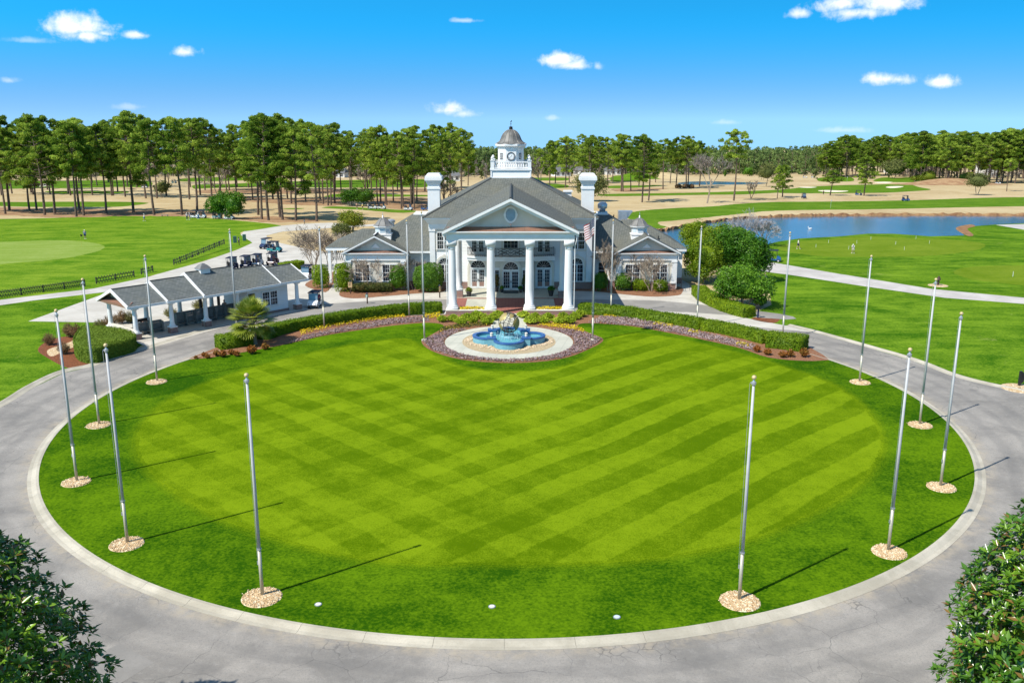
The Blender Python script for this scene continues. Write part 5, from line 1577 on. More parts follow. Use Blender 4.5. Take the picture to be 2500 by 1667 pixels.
# --- fountain
ft = thing('fountain', 'blue quatrefoil fountain basin on a gravel circle before the portico', 'fountain', (FC[0], FC[1], 0), world=True)
def quatre(off, n=16):
    """outline of four lobes joined by stepped corners"""
    pts = []
    lr = 1.42 + off; lc = 2.1
    for k in range(4):
        a = -pi / 2 + k * pi / 2
        c = (FC[0] + lc * cos(a), FC[1] + lc * sin(a))
        for q in range(n + 1):
            b_ = a - pi / 2 + pi * q / n
            pts.append((c[0] + lr * cos(b_), c[1] + lr * sin(b_)))
        d = a + pi / 4
        s_ = 1.48 + off
        e = Vector((cos(a), sin(a))); f_ = Vector((cos(a + pi / 2), sin(a + pi / 2)))
        c0 = Vector(FC)
        pts.append(tuple(c0 + e * (s_ + .5) + f_ * (lr))); pts.append(tuple(c0 + e * (s_ + .5) + f_ * (s_ + .5))); pts.append(tuple(c0 + e * lr + f_ * (s_ + .5)))
    return pts
z0 = ZL + .05
def ringwall(b, o0, o1, za, zb):
    A, B = quatre(o0), quatre(o1)
    n = len(A)
    v = [(p[0], p[1], z) for z in (za, zb) for P in (A, B) for p in P]
    f = []
    for i in range(n):
        j = (i + 1) % n
        f += [(i, j, 2 * n + j, 2 * n + i), (n + j, n + i, 3 * n + i, 3 * n + j), (2 * n + i, 2 * n + j, 3 * n + j, 3 * n + i), (i, n + i, n + j, j)]
    b.add(v, f)
b = MB(); ringwall(b, .0, -.26, z0, z0 + .5); b.build('basin_wall', 'poolblue', ft)
b = MB(); ringwall(b, .05, -.31, z0 + .5, z0 + .64); b.build('basin_rim', 'poolrim', ft)
b = MB(); b.poly([(p[0], p[1], z0 + .34) for p in quatre(-.255)]); wtr = b.build('basin_water', 'poolwater', ft)
b = MB()
for k in range(4):
    a = pi / 4 + k * pi / 2
    c = (FC[0] + 2.35 * cos(a), FC[1] + 2.35 * sin(a))
    b.box(c[0] - .38, c[1] - .38, z0 + .0, c[0] + .38, c[1] + .38, z0 + .72)
b.build('corner_block', 'poolblue', ft)
b = MB()
for k in range(4):
    a = pi / 4 + k * pi / 2
    c = (FC[0] + 2.35 * cos(a), FC[1] + 2.35 * sin(a))
    b.box(c[0] - .44, c[1] - .44, z0 + .72, c[0] + .44, c[1] + .44, z0 + .84)
b.build('block_cap', 'poolrim', ft)
b = MB(); b.lathe([(.8, z0 + .2), (.78, z0 + .5), (.7, z0 + .6), (.5, z0 + .61)], 28, (FC[0], FC[1], 0)); b.build('pedestal', 'poolblue', ft)
frg = np.random.default_rng(3)
b = MB()
for k in range(8):
    a = 2 * pi * k / 8
    for q in range(1):
        r0_ = .95; r1_ = 1.2 + .25 * q
        pts = [(FC[0] + (r0_ + (r1_ - r0_) * t) * cos(a), FC[1] + (r0_ + (r1_ - r0_) * t) * sin(a), z0 + .6 + (.95 - .2 * q) * 4 * t * (1 - t) * .55 + (-.2 * t)) for t in np.linspace(0, 1, 7)]
        b.tube(pts, [.008, .009, .01, .012, .014, .016, .018], 4)
for k in range(120):
    a = frg.random() * 2 * pi; r = frg.uniform(.4, 1.45)
    b.ball((FC[0] + r * cos(a), FC[1] + r * sin(a), z0 + .36 + frg.random() * .22), frg.uniform(.02, .05), 6, 4)
b.build('water_jet', 'foam', ft)
b = MB()
for s_ in (-1, 1):
    for q in (-1, 1):
        b.lathe([(.1, 0), (.14, .1), (.12, .3), (.17, .36), (.05, .42)], 8, (FC[0] + s_ * 1.66, FC[1] + q * 1.66, z0 + .84))
b.build('spout', 'surround', ft)
# stones round the basin
b = MB()
Q = quatre(.3)
for k in range(700):
    i = frg.integers(len(Q)); p = Vector(Q[i]).lerp(Vector(Q[(i + 1) % len(Q)]), frg.random())
    d = (p - Vector(FC)).normalized() * frg.uniform(-.12, .5)
    s = frg.uniform(.05, .13)
    b.lathe([(s * .4, -s * .3), (s, .0), (s * .8, s * .45), (s * .2, s * .6)], 6, (p.x + d.x, p.y + d.y, ZL + .07), frg.random() * 6)
tag(b.build('river_stones', 'stone'), 'pale river stones heaped round the blue basin', None, None, 'stuff')
# --- globe sculpture
GZ, GR = ZL + 1.9, 1.0
gb = thing('globe_sculpture', 'open metal world globe with brass continents standing in the blue fountain', 'sculpture', (FC[0], FC[1], z0 + .6), world=True)
TILT = Matrix.Rotation(radians(18), 3, 'Y') @ Matrix.Rotation(radians(8), 3, 'X')
def gpt(lat, lon, r=GR):
    la, lo = radians(lat), radians(lon)
    return Vector((FC[0], FC[1], GZ)) + TILT @ Vector((r * cos(la) * sin(lo), -r * cos(la) * cos(lo), r * sin(la)))
b = MB()
for lon in range(0, 180, 30):
    b.tube([gpt(a, lon) for a in range(0, 361, 10)], .028, 5)
for lat in (-55, -28, 0, 28, 55):
    b.tube([gpt(lat, a) for a in range(0, 361, 10)], .024, 5)
b.build('frame', 'iron', gb)
CONT = {'N': [(80, -40), (80, 50), (64, 26), (52, 10), (44, -2), (54, -14), (64, -24)],
        'W': [(62, -95), (58, -58), (44, -40), (30, -34), (12, -48), (0, -62), (10, -84), (34, -100)],
        'S': [(-14, -64), (-8, -44), (-24, -30), (-46, -34), (-56, -48), (-38, -62)],
        'E': [(48, 34), (56, 72), (34, 100), (4, 96), (-20, 82), (-34, 62), (-18, 46), (0, 42), (8, 26), (24, 20), (36, 24)],
        'B': [(60, 140), (55, 185), (35, 195), (20, 160), (38, 135)]}
def inside(pl, la, lo):
    c = False; n = len(pl)
    for i in range(n):
        (y1, x1), (y2, x2) = pl[i], pl[i - 1]
        if (y1 > la) != (y2 > la) and lo < (x2 - x1) * (la - y1) / (y2 - y1) + x1: c = not c
    return c
b = MB(); step = 4
for la in range(-60, 80, step):
    for lo in range(-110, 250, step):
        jl, jo = la + step / 2, lo + step / 2
        if any(inside(pl, jl, jo) for pl in CONT.values()):
            b.cur = 1 if jo < 20 else 0
            q = [gpt(la, lo, GR + .03), gpt(la, lo + step, GR + .03), gpt(la + step, lo + step, GR + .03), gpt(la + step, lo, GR + .03)]
            q2 = [gpt(la, lo, GR + .018), gpt(la, lo + step, GR + .018), gpt(la + step, lo + step, GR + .018), gpt(la + step, lo, GR + .018)]
            b.add(q + q2, [(0, 1, 2, 3), (7, 6, 5, 4)])
b.build('continents', ['goldleaf', 'goldlight'], gb)
b = MB()
for sx_ in (-1, 1):
    for sy_ in (-1, 1):
        x, y = FC[0] + sx_ * .42, FC[1] + sy_ * .42
        b.box(x - .035, y - .035, z0 + .6, x + .035, y + .035, z0 + 1.12)
for s_ in (-1, 1):
    b.box(FC[0] - .42, FC[1] + s_ * .42 - .03, z0 + 1.05, FC[0] + .42, FC[1] + s_ * .42 + .03, z0 + 1.12); b.box(FC[0] + s_ * .42 - .03, FC[1] - .42, z0 + 1.05, FC[0] + s_ * .42 + .03, FC[1] + .42, z0 + 1.12)
    b.tube([(FC[0] + s_ * .4, FC[1] - .4, z0 + 1.1), gpt(-50, s_ * 25)], .025, 5); b.tube([(FC[0] + s_ * .4, FC[1] + .4, z0 + 1.1), gpt(-50, 180 + s_ * 25)], .025, 5)
b.build('stand', 'iron', gb)

# ================================================================== PLANTING NEAR THE CLUBHOUSE
def hedge_run(line, w, h, seed, label, n_per=420, mat='hedge', name='hedge', group=None, L=.15):
    """clipped hedge along a line: solid twiggy body clothed in leaves on top and both sides"""
    rng = np.random.default_rng(seed)
    P = np.array([(p[0], p[1]) for p in smooth_poly([(p[0], p[1]) for p in line], 6, False)])
    seg = np.linalg.norm(np.diff(P, axis=0), axis=1); cum = np.concatenate([[0], np.cumsum(seg)]); Ltot = cum[-1]
    zb = line[0][2] if len(line[0]) > 2 else 0
    t = thing(name, label, 'hedge', (float(P[0][0]), float(P[0][1]), zb), world=True, group=group)
    def at(s):
        i = np.clip(np.searchsorted(cum, s, side='right') - 1, 0, len(seg) - 1)
        f = ((s - cum[i]) / seg[i])[:, None]
        d = (P[i + 1] - P[i]) / seg[i][:, None]
        return P[i] * (1 - f) + P[i + 1] * f, d
    n = int(Ltot * n_per * (w + 2 * h) / 3)
    s = rng.random(n) * Ltot
    c, d = at(s)
    nrm2 = np.stack([-d[:, 1], d[:, 0]], 1)
    u = rng.random(n) * (w + 2 * h)
    lat = np.where(u < h, -w / 2, np.where(u < h + w, u - h - w / 2, w / 2))
    z = np.where(u < h, u, np.where(u < h + w, h, w + 2 * h - u))
    rough = rng.normal(0, .035, n) + .06 * np.sin(s * 1.7 + seed) * np.cos(z * 3 + s)
    nl = np.where(u < h, -1.0, np.where(u < h + w, 0.0, 1.0))
    nz = np.where(nl == 0, 1.0, 0.25)
    C = np.concatenate([c + nrm2 * (lat + nl * rough)[:, None], (zb + z + np.where(nl == 0, rough, 0))[:, None]], 1)
    N = unit(np.concatenate([nrm2 * nl[:, None], nz[:, None]], 1))
    parts = [leaf_cards(C, L, L * .6, rng, N, .8)]
    m = int(140 * w * h)            # the two ends
    for s0, sg in ((0.0, -1), (Ltot, 1)):
        cc, dd = at(np.full(m, s0 if sg < 0 else Ltot - 1e-4))
        nn = np.stack([-dd[:, 1], dd[:, 0]], 1)
        lt_ = rng.uniform(-w / 2, w / 2, m); zz_ = rng.random(m) * h
        C = np.concatenate([cc + nn * lt_[:, None] + dd * sg * rng.uniform(0, .06, m)[:, None], (zb + zz_)[:, None]], 1)
        parts.append(leaf_cards(C, L, L * .6, rng, np.concatenate([dd * sg, np.zeros((m, 1))], 1), .8))
    k = max(2, int(Ltot / .8)); ss = np.linspace(0, Ltot - 1e-4, k)
    c, d = at(ss); nn = np.stack([-d[:, 1], d[:, 0]], 1)
    hw, hh = w / 2 - .07, h - .06
    V = np.concatenate([np.concatenate([c + nn * o, np.full((k, 1), zb + zz_)], 1) for o, zz_ in ((-hw, -.02), (-hw, hh), (hw, hh), (hw, -.02))])
    F = [(j * k + i, j * k + i + 1, (j + 1) * k + i + 1, (j + 1) * k + i) for j in range(3) for i in range(k - 1)] + [(0, k, 2 * k, 3 * k), (4 * k - 1, 3 * k - 1, 2 * k - 1, k - 1)]
    parts.append((V, np.array(F)))
    V, F = merge(parts)
    np_obj('foliage', V, F, mat, t)
    st = MB()
    for sk in np.arange(.3, Ltot, 1.1):
        cc, _ = at(np.array([sk])); x, y = cc[0]
        st.tube([(x, y, zb - .02), (x + rng.uniform(-.1, .1), y, zb + h * .8)], .03, 4)
    st.build('stem', 'twig', t)
    return t
def shrub(c, r, seed, label, mat='shrub', n=None, L=.16, group=None, box=0.0, name='shrub', bumps=14, bamp=.16, zmin=-.75, stems=3, cat='shrub', spread=.75):
    """rounded bush: leaf cloud over a twiggy core, with stems reaching the ground; c is its foot"""
    rng = np.random.default_rng(seed)
    t = thing(name, label, cat, c, world=True, group=group)
    cc = (c[0], c[1], c[2] + r[2] * .96)
    area = 4 * pi * ((r[0] * r[1]) ** 1.6 / 3 + 2 * (r[0] * r[2]) ** 1.6 / 3) ** (1 / 1.6)
    n = n or int(min(9000, area * 2.1 / (L * L * .6)))
    parts = [blob_leaves(cc, r, n, L, L * .62, rng, bumps, bamp, zmin, .25, spread, box)]
    parts.append(core_blob(cc, r, 12, 8, box, .74, -.9))
    V, F = merge(parts)
    np_obj('foliage', V, F, mat, t)
    st = MB()
    for k in range(stems):
        a = rng.random() * 6.28
        st.tube([(c[0] + .1 * r[0] * cos(a), c[1] + .1 * r[1] * sin(a), c[2] - .05), (c[0] + .4 * r[0] * cos(a), c[1] + .4 * r[1] * sin(a), c[2] + r[2] * .9)], [.05, .025], 5)
    st.build('stem', 'twig', t)
    return t
# ring hedges
hr = [PX(1416, 764), PX(1470, 769), PX(1535, 776), PX(1600, 787), PX(1660, 795), PX(1712, 806)]
hedge_run(hr, 1.5, 1.15, 1, 'inner clipped hedge length right of the portico, behind the flag', group='clipped hedges round the planting bed')
hedge_run([PX(1718, 807), PX(1760, 814), PX(1800, 823), PX(1836, 831), PX(1872, 841)], 1.5, 1.15, 2, 'outer clipped hedge length on the right, joining the rounded block', group='clipped hedges round the planting bed')
hedge_run([PX(1872, 846), PX(1915, 850), PX(1962, 857)], 2.3, 1.35, 3, 'thick rounded hedge block ending the right ring hedge by the drive', group='clipped hedges round the planting bed')
hedge_run([PX(640, 832), PX(700, 812), PX(770, 799), PX(850, 786), PX(930, 774), PX(1010, 766), PX(1078, 763)], 1.5, 1.15, 4, 'long clipped hedge curving from the palm to the portico on the left', group='clipped hedges round the planting bed')
hedge_run([PX(533, 853), PX(575, 847), PX(606, 841)], 2.0, 1.25, 5, 'square clipped hedge block left of the palm', group='clipped hedges round the planting bed')
# kidney mound by the pavilion
def mound_poly(pts, h, seed, label, mat='mound', L=.13, name='hedge', dens=330):
    rng = np.random.default_rng(seed)
    pl = [(p[0], p[1]) for p in pts]
    A = np.array(pl); lo, hi = A.min(0), A.max(0)
    t = thing(name, label, 'hedge', (float(A[:, 0].mean()), float(A[:, 1].mean()), 0), world=True)
    def ins(Q):
        c = np.zeros(len(Q), bool)
        for i in range(len(A)):
            a, b_ = A[i], A[i - 1]
            with np.errstate(divide='ignore', invalid='ignore'):
                c ^= ((a[1] > Q[:, 1]) != (b_[1] > Q[:, 1])) & (Q[:, 0] < (b_[0] - a[0]) * (Q[:, 1] - a[1]) / (b_[1] - a[1]) + a[0])
        return c
    def edge_d(Q):
        d = np.full(len(Q), 1e9)
        for i in range(len(A)):
            a, b_ = A[i - 1], A[i]; e = b_ - a
            tt = np.clip(((Q - a) @ e) / (e @ e), 0, 1)
            d = np.minimum(d, np.linalg.norm(Q - a - tt[:, None] * e, axis=1))
        return d
    n = int(np.prod(hi - lo) * dens)
    Q = lo + rng.random((n, 2)) * (hi - lo); Q = Q[ins(Q)]
    d = edge_d(Q)
    z = h * (1 - .16 * np.exp(-d / .25)) + .05 * np.sin(Q[:, 0] * 1.3) * np.cos(Q[:, 1] * 1.1) + rng.normal(0, .025, len(Q))
    parts = [leaf_cards(np.concatenate([Q, z[:, None]], 1), L, L * .6, rng, np.array([0, 0, 1.0]), .8)]
    for i in range(len(A)):
        a, b_ = A[i - 1], A[i]; e = b_ - a; ln = np.hypot(*e)
        m = int(ln * h * dens)
        s = rng.random(m)[:, None]; nn = np.array([e[1], -e[0]]) / ln
        if ins((a + e * .5 + nn * .05)[None])[0]: nn = -nn
        zz_ = rng.random(m) * h
        C = np.concatenate([a + e * s + nn * (rng.normal(0, .03, m) + .02)[:, None], zz_[:, None]], 1)
        parts.append(leaf_cards(C, L, L * .6, rng, np.array([nn[0], nn[1], .25]), .8))
    V, F = merge(parts)
    np_obj('foliage', V, F, mat, t)
    cen = A.mean(0)
    ins_pl = [tuple(p + (cen - p) / np.linalg.norm(cen - p) * .12) for p in A]
    MB().prism(ins_pl, -.02, h - .1).build('body', mat, t)
    return t
mound_poly(smooth_poly([(p.x, p.y) for p in PP(CF, (655, 1080), (690, 1010), (730, 960), (800, 955), (960, 965), (1080, 985), (1170, 1015), (1185, 1055), (1100, 1090), (950, 1130), (850, 1165), (760, 1165), (690, 1140))], 3), 1.45, 21, 'large kidney shaped clipped mound beside the bag drop pavilion')
hedge_run([PX(*C4(1500, 1040)), PX(*C4(1560, 1090)), PX(*C4(1680, 1160)), PX(*C4(1850, 1230)), PX(*C4(2050, 1285))], 1.7, 1.15, 6, 'clipped hedge running down from the right wing ramp under the round trees', mat='hedge')
hedge_run([PX(*C5(1760, 395)), PX(*C5(1840, 385)), PX(*C5(1940, 372))], 1.8, 1.1, 7, 'small clipped hedge behind the pavilion roof near the parked white cart')
def foot(px, py): return PX(px, py)
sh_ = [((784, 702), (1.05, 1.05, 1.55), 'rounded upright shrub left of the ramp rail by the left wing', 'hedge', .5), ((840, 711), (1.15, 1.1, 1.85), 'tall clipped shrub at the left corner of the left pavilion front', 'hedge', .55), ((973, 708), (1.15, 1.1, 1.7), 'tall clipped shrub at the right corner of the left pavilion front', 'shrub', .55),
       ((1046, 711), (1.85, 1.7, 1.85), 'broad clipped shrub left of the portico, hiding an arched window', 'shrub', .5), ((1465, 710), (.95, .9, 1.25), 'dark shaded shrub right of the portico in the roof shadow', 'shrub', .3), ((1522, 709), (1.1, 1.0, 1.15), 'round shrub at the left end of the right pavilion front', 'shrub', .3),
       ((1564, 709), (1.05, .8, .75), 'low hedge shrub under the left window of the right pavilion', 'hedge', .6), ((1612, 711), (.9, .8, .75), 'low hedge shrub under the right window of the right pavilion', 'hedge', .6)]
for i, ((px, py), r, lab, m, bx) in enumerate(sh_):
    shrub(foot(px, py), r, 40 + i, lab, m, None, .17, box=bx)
shrub(foot(895, 713), (1.9, .85, .62), 60, 'long low bronze tinted hedge under the left pavilion windows', 'bronze', None, .15, box=.6)
shrub(foot(938, 712), (1.15, .8, .58), 61, 'low bronze hedge piece next to the tall right corner shrub', 'bronze', None, .15, box=.6)
# lime spray shrubs before the portico
def spray(n, h, r, seed, L=.3, W_=.05):
    rng = np.random.default_rng(seed)
    a = rng.random(n) * 2 * pi; q = rng.random(n) ** .6
    base = np.stack([.15 * r * np.cos(a), .15 * r * np.sin(a), np.full(n, .03)], 1)
    tip = np.stack([r * q * np.cos(a), r * q * np.sin(a), h * (1 - .45 * q ** 2) * rng.uniform(.6, 1.1, n)], 1)
    parts = []
    for f in (.35, .6, .85, 1.0):
        C = base + (tip - base) * f
        parts.append(leaf_cards(C, L, W_ * 2.2, rng, None, .6, unit(tip - base), .55))
    return merge(parts)
def spray_proto(name, label, cat, mat, n, h, r, seed, group, L=.3, W_=.06):
    t = thing(name, label, cat, group=group)
    V, F = spray(n, h, r, seed, L, W_)
    np_obj('foliage', V, F, mat, t)
    rng = np.random.default_rng(seed)
    b = MB()
    for k in range(7):
        a = rng.random() * 6.28
        b.tube([(0, 0, -.03), (r * .5 * cos(a), r * .5 * sin(a), h * .7)], [.015, .006], 4)
    b.build('stem', 'twig', t)
    return t
lm = [spray_proto('lime_shrub', '', 'shrub', 'lime', 190, .95, .78, 70 + k, 'lime green shrubs below the portico walls', .3, .055) for k in range(3)]
lp_ = [(295, 1275), (425, 1270), (510, 1305), (590, 1250), (660, 1290), (705, 1225), (760, 1240), (830, 1300), (910, 1255), (960, 1215), (1260, 1225), (1350, 1295), (1400, 1240), (1500, 1295), (1560, 1255), (1680, 1295), (1740, 1240), (1810, 1295), (1880, 1245), (1930, 1215)]
nl_ = [0, 0]
for i, (x, y) in enumerate(lp_):
    g_ = PX(*C2(x, y + 26), ZL)
    sd = 0 if x < 1100 else 1
    lab = 'lime green spray shrub, %s from the left below the %s portico wall' % (ordw(nl_[sd]), ('left', 'right')[sd]); nl_[sd] += 1
    o = lm[i] if i < 3 else dup(lm[i % 3], (0, 0, 0))
    o.location = (g_.x, g_.y, ZL); o.rotation_euler = (0, 0, i * 1.3); o['label'] = lab; o.scale = (.82 + .08 * (i % 4), .82 + .08 * (i % 4), .68 + .06 * (i % 3))
ob = [spray_proto('orange_shrub', '', 'shrub', 'orange', 110, .62, .38, 80 + k, 'small orange shrubs at the bed ends', .14, .05) for k in range(2)]
op = [(C5, 935, 1238, .5, 'tiny orange shrub at the left tip of the left bed'), (C5, 1015, 1218, .7, 'small orange brown shrub next to the tip of the left bed'), (C5, 1048, 1235, .7, 'small orange brown shrub, third along the left bed tip'), (C5, 1132, 1213, .9, 'orange shrub left of a twin before the left hedge block'), (C5, 1190, 1222, 1.05, 'orange shrub right of its twin before the left hedge block'), (C5, 1275, 1200, .85, 'orange shrub under the middle of the left hedge block'), (C5, 1325, 1215, .85, 'orange shrub near the right end of the left hedge block'), (C5, 1470, 1190, 1.3, 'largest orange shrub, before the palm trunk'), (C5, 1600, 1150, 1.0, 'brownish orange shrub right of the palm trunk'),
      (CE, 160, 1005, 1.0, 'orange shrub beside yellow flowers left of the right hedge block'), (CE, 246, 1030, 1.0, 'orange shrub before the left corner of the right hedge block'), (CE, 370, 1052, 1.0, 'orange shrub before the middle of the right hedge block'), (CE, 432, 1045, 1.1, 'orange shrub right of the middle one before the right hedge block'), (CE, 545, 1045, 1.3, 'tallest orange shrub at the right end of the right hedge block')]
for i, (fn, x, y, s, lab) in enumerate(op):
    g_ = PX(*fn(x, y), ZL)
    o = ob[i] if i < 2 else dup(ob[i % 2], (0, 0, 0))
    o.location = (g_.x, g_.y, ZL); o.scale = (s, s, s); o.rotation_euler = (0, 0, i * 2.1); o['label'] = lab
# ornamental grasses
og = spray_proto('ornamental_grass', '', 'grass clump', 'drygrass', 170, 1.35, .75, 90, 'tufts of ornamental grass near the pavilion', .55, .02)
og2 = spray_proto('ornamental_grass', '', 'grass clump', 'reed', 170, 1.2, .8, 91, 'tufts of ornamental grass near the pavilion', .5, .02)
for i, (fn, x, y, k, lab) in enumerate([(CF, 430, 1005, 0, 'brown grass tuft on the red mulch bed edge'), (CF, 610, 935, 0, 'largest brown grass tuft above the red mulch bed'), (CF, 680, 945, 0, 'brown grass tuft touching the back of the clipped mound'), (CF, 960, 860, 0, 'reddish grass tuft left of the first pavilion column'), (CF, 1055, 820, 0, 'reddish grass tuft behind the low pavilion wall'), (CF, 1130, 815, 1, 'olive grass tuft behind the second pavilion column'), (CF, 1490, 770, 1, 'olive grass tuft behind the left bag rack'), (CF, 1730, 705, 1, 'olive grass tuft behind the long bag rack'), (CF, 870, 865, 1, 'thin olive grass tuft on the lawn left of the pavilion'), (CF, 560, 1085, 0, 'small brown grass tuft on the tan gravel patch')]):
    g_ = PX(*fn(x, y)); src = og if k == 0 else og2
    first = (k == 0 and i == 0) or (k == 1 and i == 5)
    o = src if first else dup(src, (0, 0, 0))
    o.location = g_; o['label'] = lab; o.rotation_euler = (0, 0, i); o.scale = ((.8 if i in (0, 9, 8) else 1.0),) * 3
# groundcover and flower strips
def scatter_bed(name, pts, mat, dens, L, h, seed, label, z=ZL + .03, hole=None):
    rng = np.random.default_rng(seed)
    A = np.array([(p[0], p[1]) for p in pts]); lo, hi = A.min(0), A.max(0)
    n = int(np.prod(hi - lo) * dens)
    Q = lo + rng.random((n, 2)) * (hi - lo)
    c = np.zeros(len(Q), bool)
    for i in range(len(A)):
        a, b_ = A[i], A[i - 1]
        if abs(b_[1] - a[1]) < 1e-9: continue
        c ^= ((a[1] > Q[:, 1]) != (b_[1] > Q[:, 1])) & (Q[:, 0] < (b_[0] - a[0]) * (Q[:, 1] - a[1]) / (b_[1] - a[1]) + a[0])
    Q = Q[c]
    if hole: Q = Q[((Q[:, 0] - hole[0]) / hole[2]) ** 2 + ((Q[:, 1] - hole[1]) / hole[3]) ** 2 > 1]
    clump = .5 + .5 * np.sin(Q[:, 0] * 2.1 + seed) * np.sin(Q[:, 1] * 2.7 + seed * 2)
    Q = Q[rng.random(len(Q)) < .45 + .6 * clump]
    C = np.concatenate([Q, (z + rng.random(len(Q)) * h)[:, None]], 1)
    V, F = leaf_cards(C, L, L * .7, rng, np.array([0, 0, 1.0]), .9)
    o = np_obj(name, V, F, mat)
    tag(o, label, None, None, 'stuff')
ring = [(p[0], p[1]) for p in DD((970, 787), (992, 807), (1060, 828), (1176, 836), (1285, 827), (1350, 805), (1384, 783), (1350, 770), (1318, 762), (1176, 755), (1035, 762), (1000, 772))]
hole = (FC[0], FC[1], 6.35, 6.85)
scatter_bed('lilac_groundcover', ring, 'lilac', 190, .16, .16, 1, 'lilac groundcover round the fountain walk', hole=hole)
scatter_bed('lilac_groundcover', DD((660, 793), (760, 770), (900, 748), (985, 741), (985, 730), (900, 736), (800, 752), (700, 775)), 'lilac', 170, .16, .16, 2, 'lilac groundcover strip along the left lawn edge')
scatter_bed('lilac_groundcover', DD((1352, 744), (1450, 751), (1560, 770), (1680, 796), (1740, 812), (1745, 800), (1650, 775), (1540, 750), (1440, 733), (1380, 730)), 'lilac', 170, .16, .16, 3, 'lilac groundcover strip along the right lawn edge')
scatter_bed('yellow_flowers', DD((690, 772), (760, 755), (850, 741), (930, 731), (930, 726), (850, 732), (760, 744), (690, 762)), 'yellowflower', 70, .17, .2, 4, 'yellow flowers under the left ring hedge')
scatter_bed('yellow_flowers', DD((970, 735), (1010, 733), (1012, 722), (975, 725)), 'yellowflower', 110, .17, .2, 5, 'yellow flower patch at the inner end of the left bed')
scatter_bed('yellow_flowers', DD((1385, 731), (1425, 733), (1425, 726), (1388, 724)), 'yellowflower', 110, .17, .2, 6, 'yellow flower patch at the inner end of the right bed')
scatter_bed('yellow_flowers', DD((1500, 750), (1545, 757), (1545, 750), (1505, 744)), 'yellowflower', 100, .17, .2, 7, 'yellow flower patch before the middle of the right hedge')
scatter_bed('yellow_flowers', DD((1580, 768), (1605, 772), (1605, 766), (1582, 762)), 'yellowflower', 100, .17, .2, 8, 'small yellow flower patch by the right hedge joint')
scatter_bed('yellow_flowers', DD((1690, 795), (1720, 803), (1722, 797), (1695, 790)), 'yellowflower', 100, .17, .2, 9, 'yellow flower patch near the right hedge block')
scatter_bed('pansy_bed', DD((1008, 768), (1060, 757), (1130, 750), (1100, 746), (1030, 752), (1012, 758)), 'mixbed', 190, .15, .16, 10, 'pansy bed left of the fountain walk', z=ZL + .06)
scatter_bed('pansy_bed', DD((1345, 768), (1290, 757), (1230, 750), (1260, 746), (1320, 752), (1338, 758)), 'yellowflower', 110, .15, .16, 11, 'yellow pansy bed right of the fountain walk', z=ZL + .06)
for x0, x1, s in ((XC - 5.7, XC - 3.0, 12), (XC + 2.9, XC + 5.7, 13)):
    scatter_bed('yellow_flowers', [(x0, 98.6), (x1, 98.6), (x1, 99.5), (x0, 99.5)], 'yellowflower', 240, .17, .2, s, 'yellow flowers in the wall planter', z=.6)

# --- palm
pc = PX(623, 843)
pm = thing('palm_tree', 'shaggy fan palm with short trunk between the left hedge block and the long hedge', 'palm tree', pc, world=True)
b = MB(); b.tube([pc + Vector((0, 0, -.1)), pc + Vector((-.05, 0, .9)), pc + Vector((-.15, .05, 1.8)), pc + Vector((-.2, .1, 2.5))], [.27, .24, .26, .30], 12); b.build('trunk', 'twig', pm)
prg = np.random.default_rng(17)
pV = []
cen = np.array(pc + Vector((-.2, .1, 2.6)))
stems = MB()
for k in range(64):
    a = k * 2.39996 + prg.normal(0, .15)
    e = radians(78 - 118 * ((k + .5) / 64) ** .9 + prg.normal(0, 6))
    d = np.array([cos(a) * cos(e), sin(a) * cos(e), sin(e)])
    sl = prg.uniform(1.15, 1.6)
    hub = cen + d * sl + np.array([0, 0, -.10 * sl])
    stems.tube([tuple(cen + d * .15), tuple(hub)], [.03, .018], 4)
    sd = unit(np.cross(d, [0, 0, 1.0]) + 1e-6); upv = np.cross(sd, d)
    nb = 19; th = np.linspace(-2.0, 2.0, nb)
    ld = unit(np.cos(th)[:, None] * d + np.sin(th)[:, None] * sd + .15 * upv)
    ln = (.78 + .32 * np.cos(th)) * prg.uniform(.9, 1.15)
    w_ = .06
    wv_ = unit(np.cross(ld, upv))
    A_ = np.repeat(hub[None], nb, 0)
    mid = hub + ld * (ln * .62)[:, None]; tip = hub + ld * ln[:, None] + np.array([0, 0, -1.0]) * (.16 * ln * (.3 + prg.random(nb)))[:, None]
    q1 = np.stack([A_ - wv_ * .015, mid - wv_ * w_, mid + wv_ * w_, A_ + wv_ * .015], 1).reshape(-1, 3)
    q2 = np.stack([mid - wv_ * w_, tip - wv_ * .008, tip + wv_ * .008, mid + wv_ * w_], 1).reshape(-1, 3)
    pV += [q1, q2]
V = np.concatenate(pV); np_obj('frond', V, np.arange(len(V)).reshape(-1, 4), 'palm', pm)
stems.build('frond_stalk', 'reed', pm)
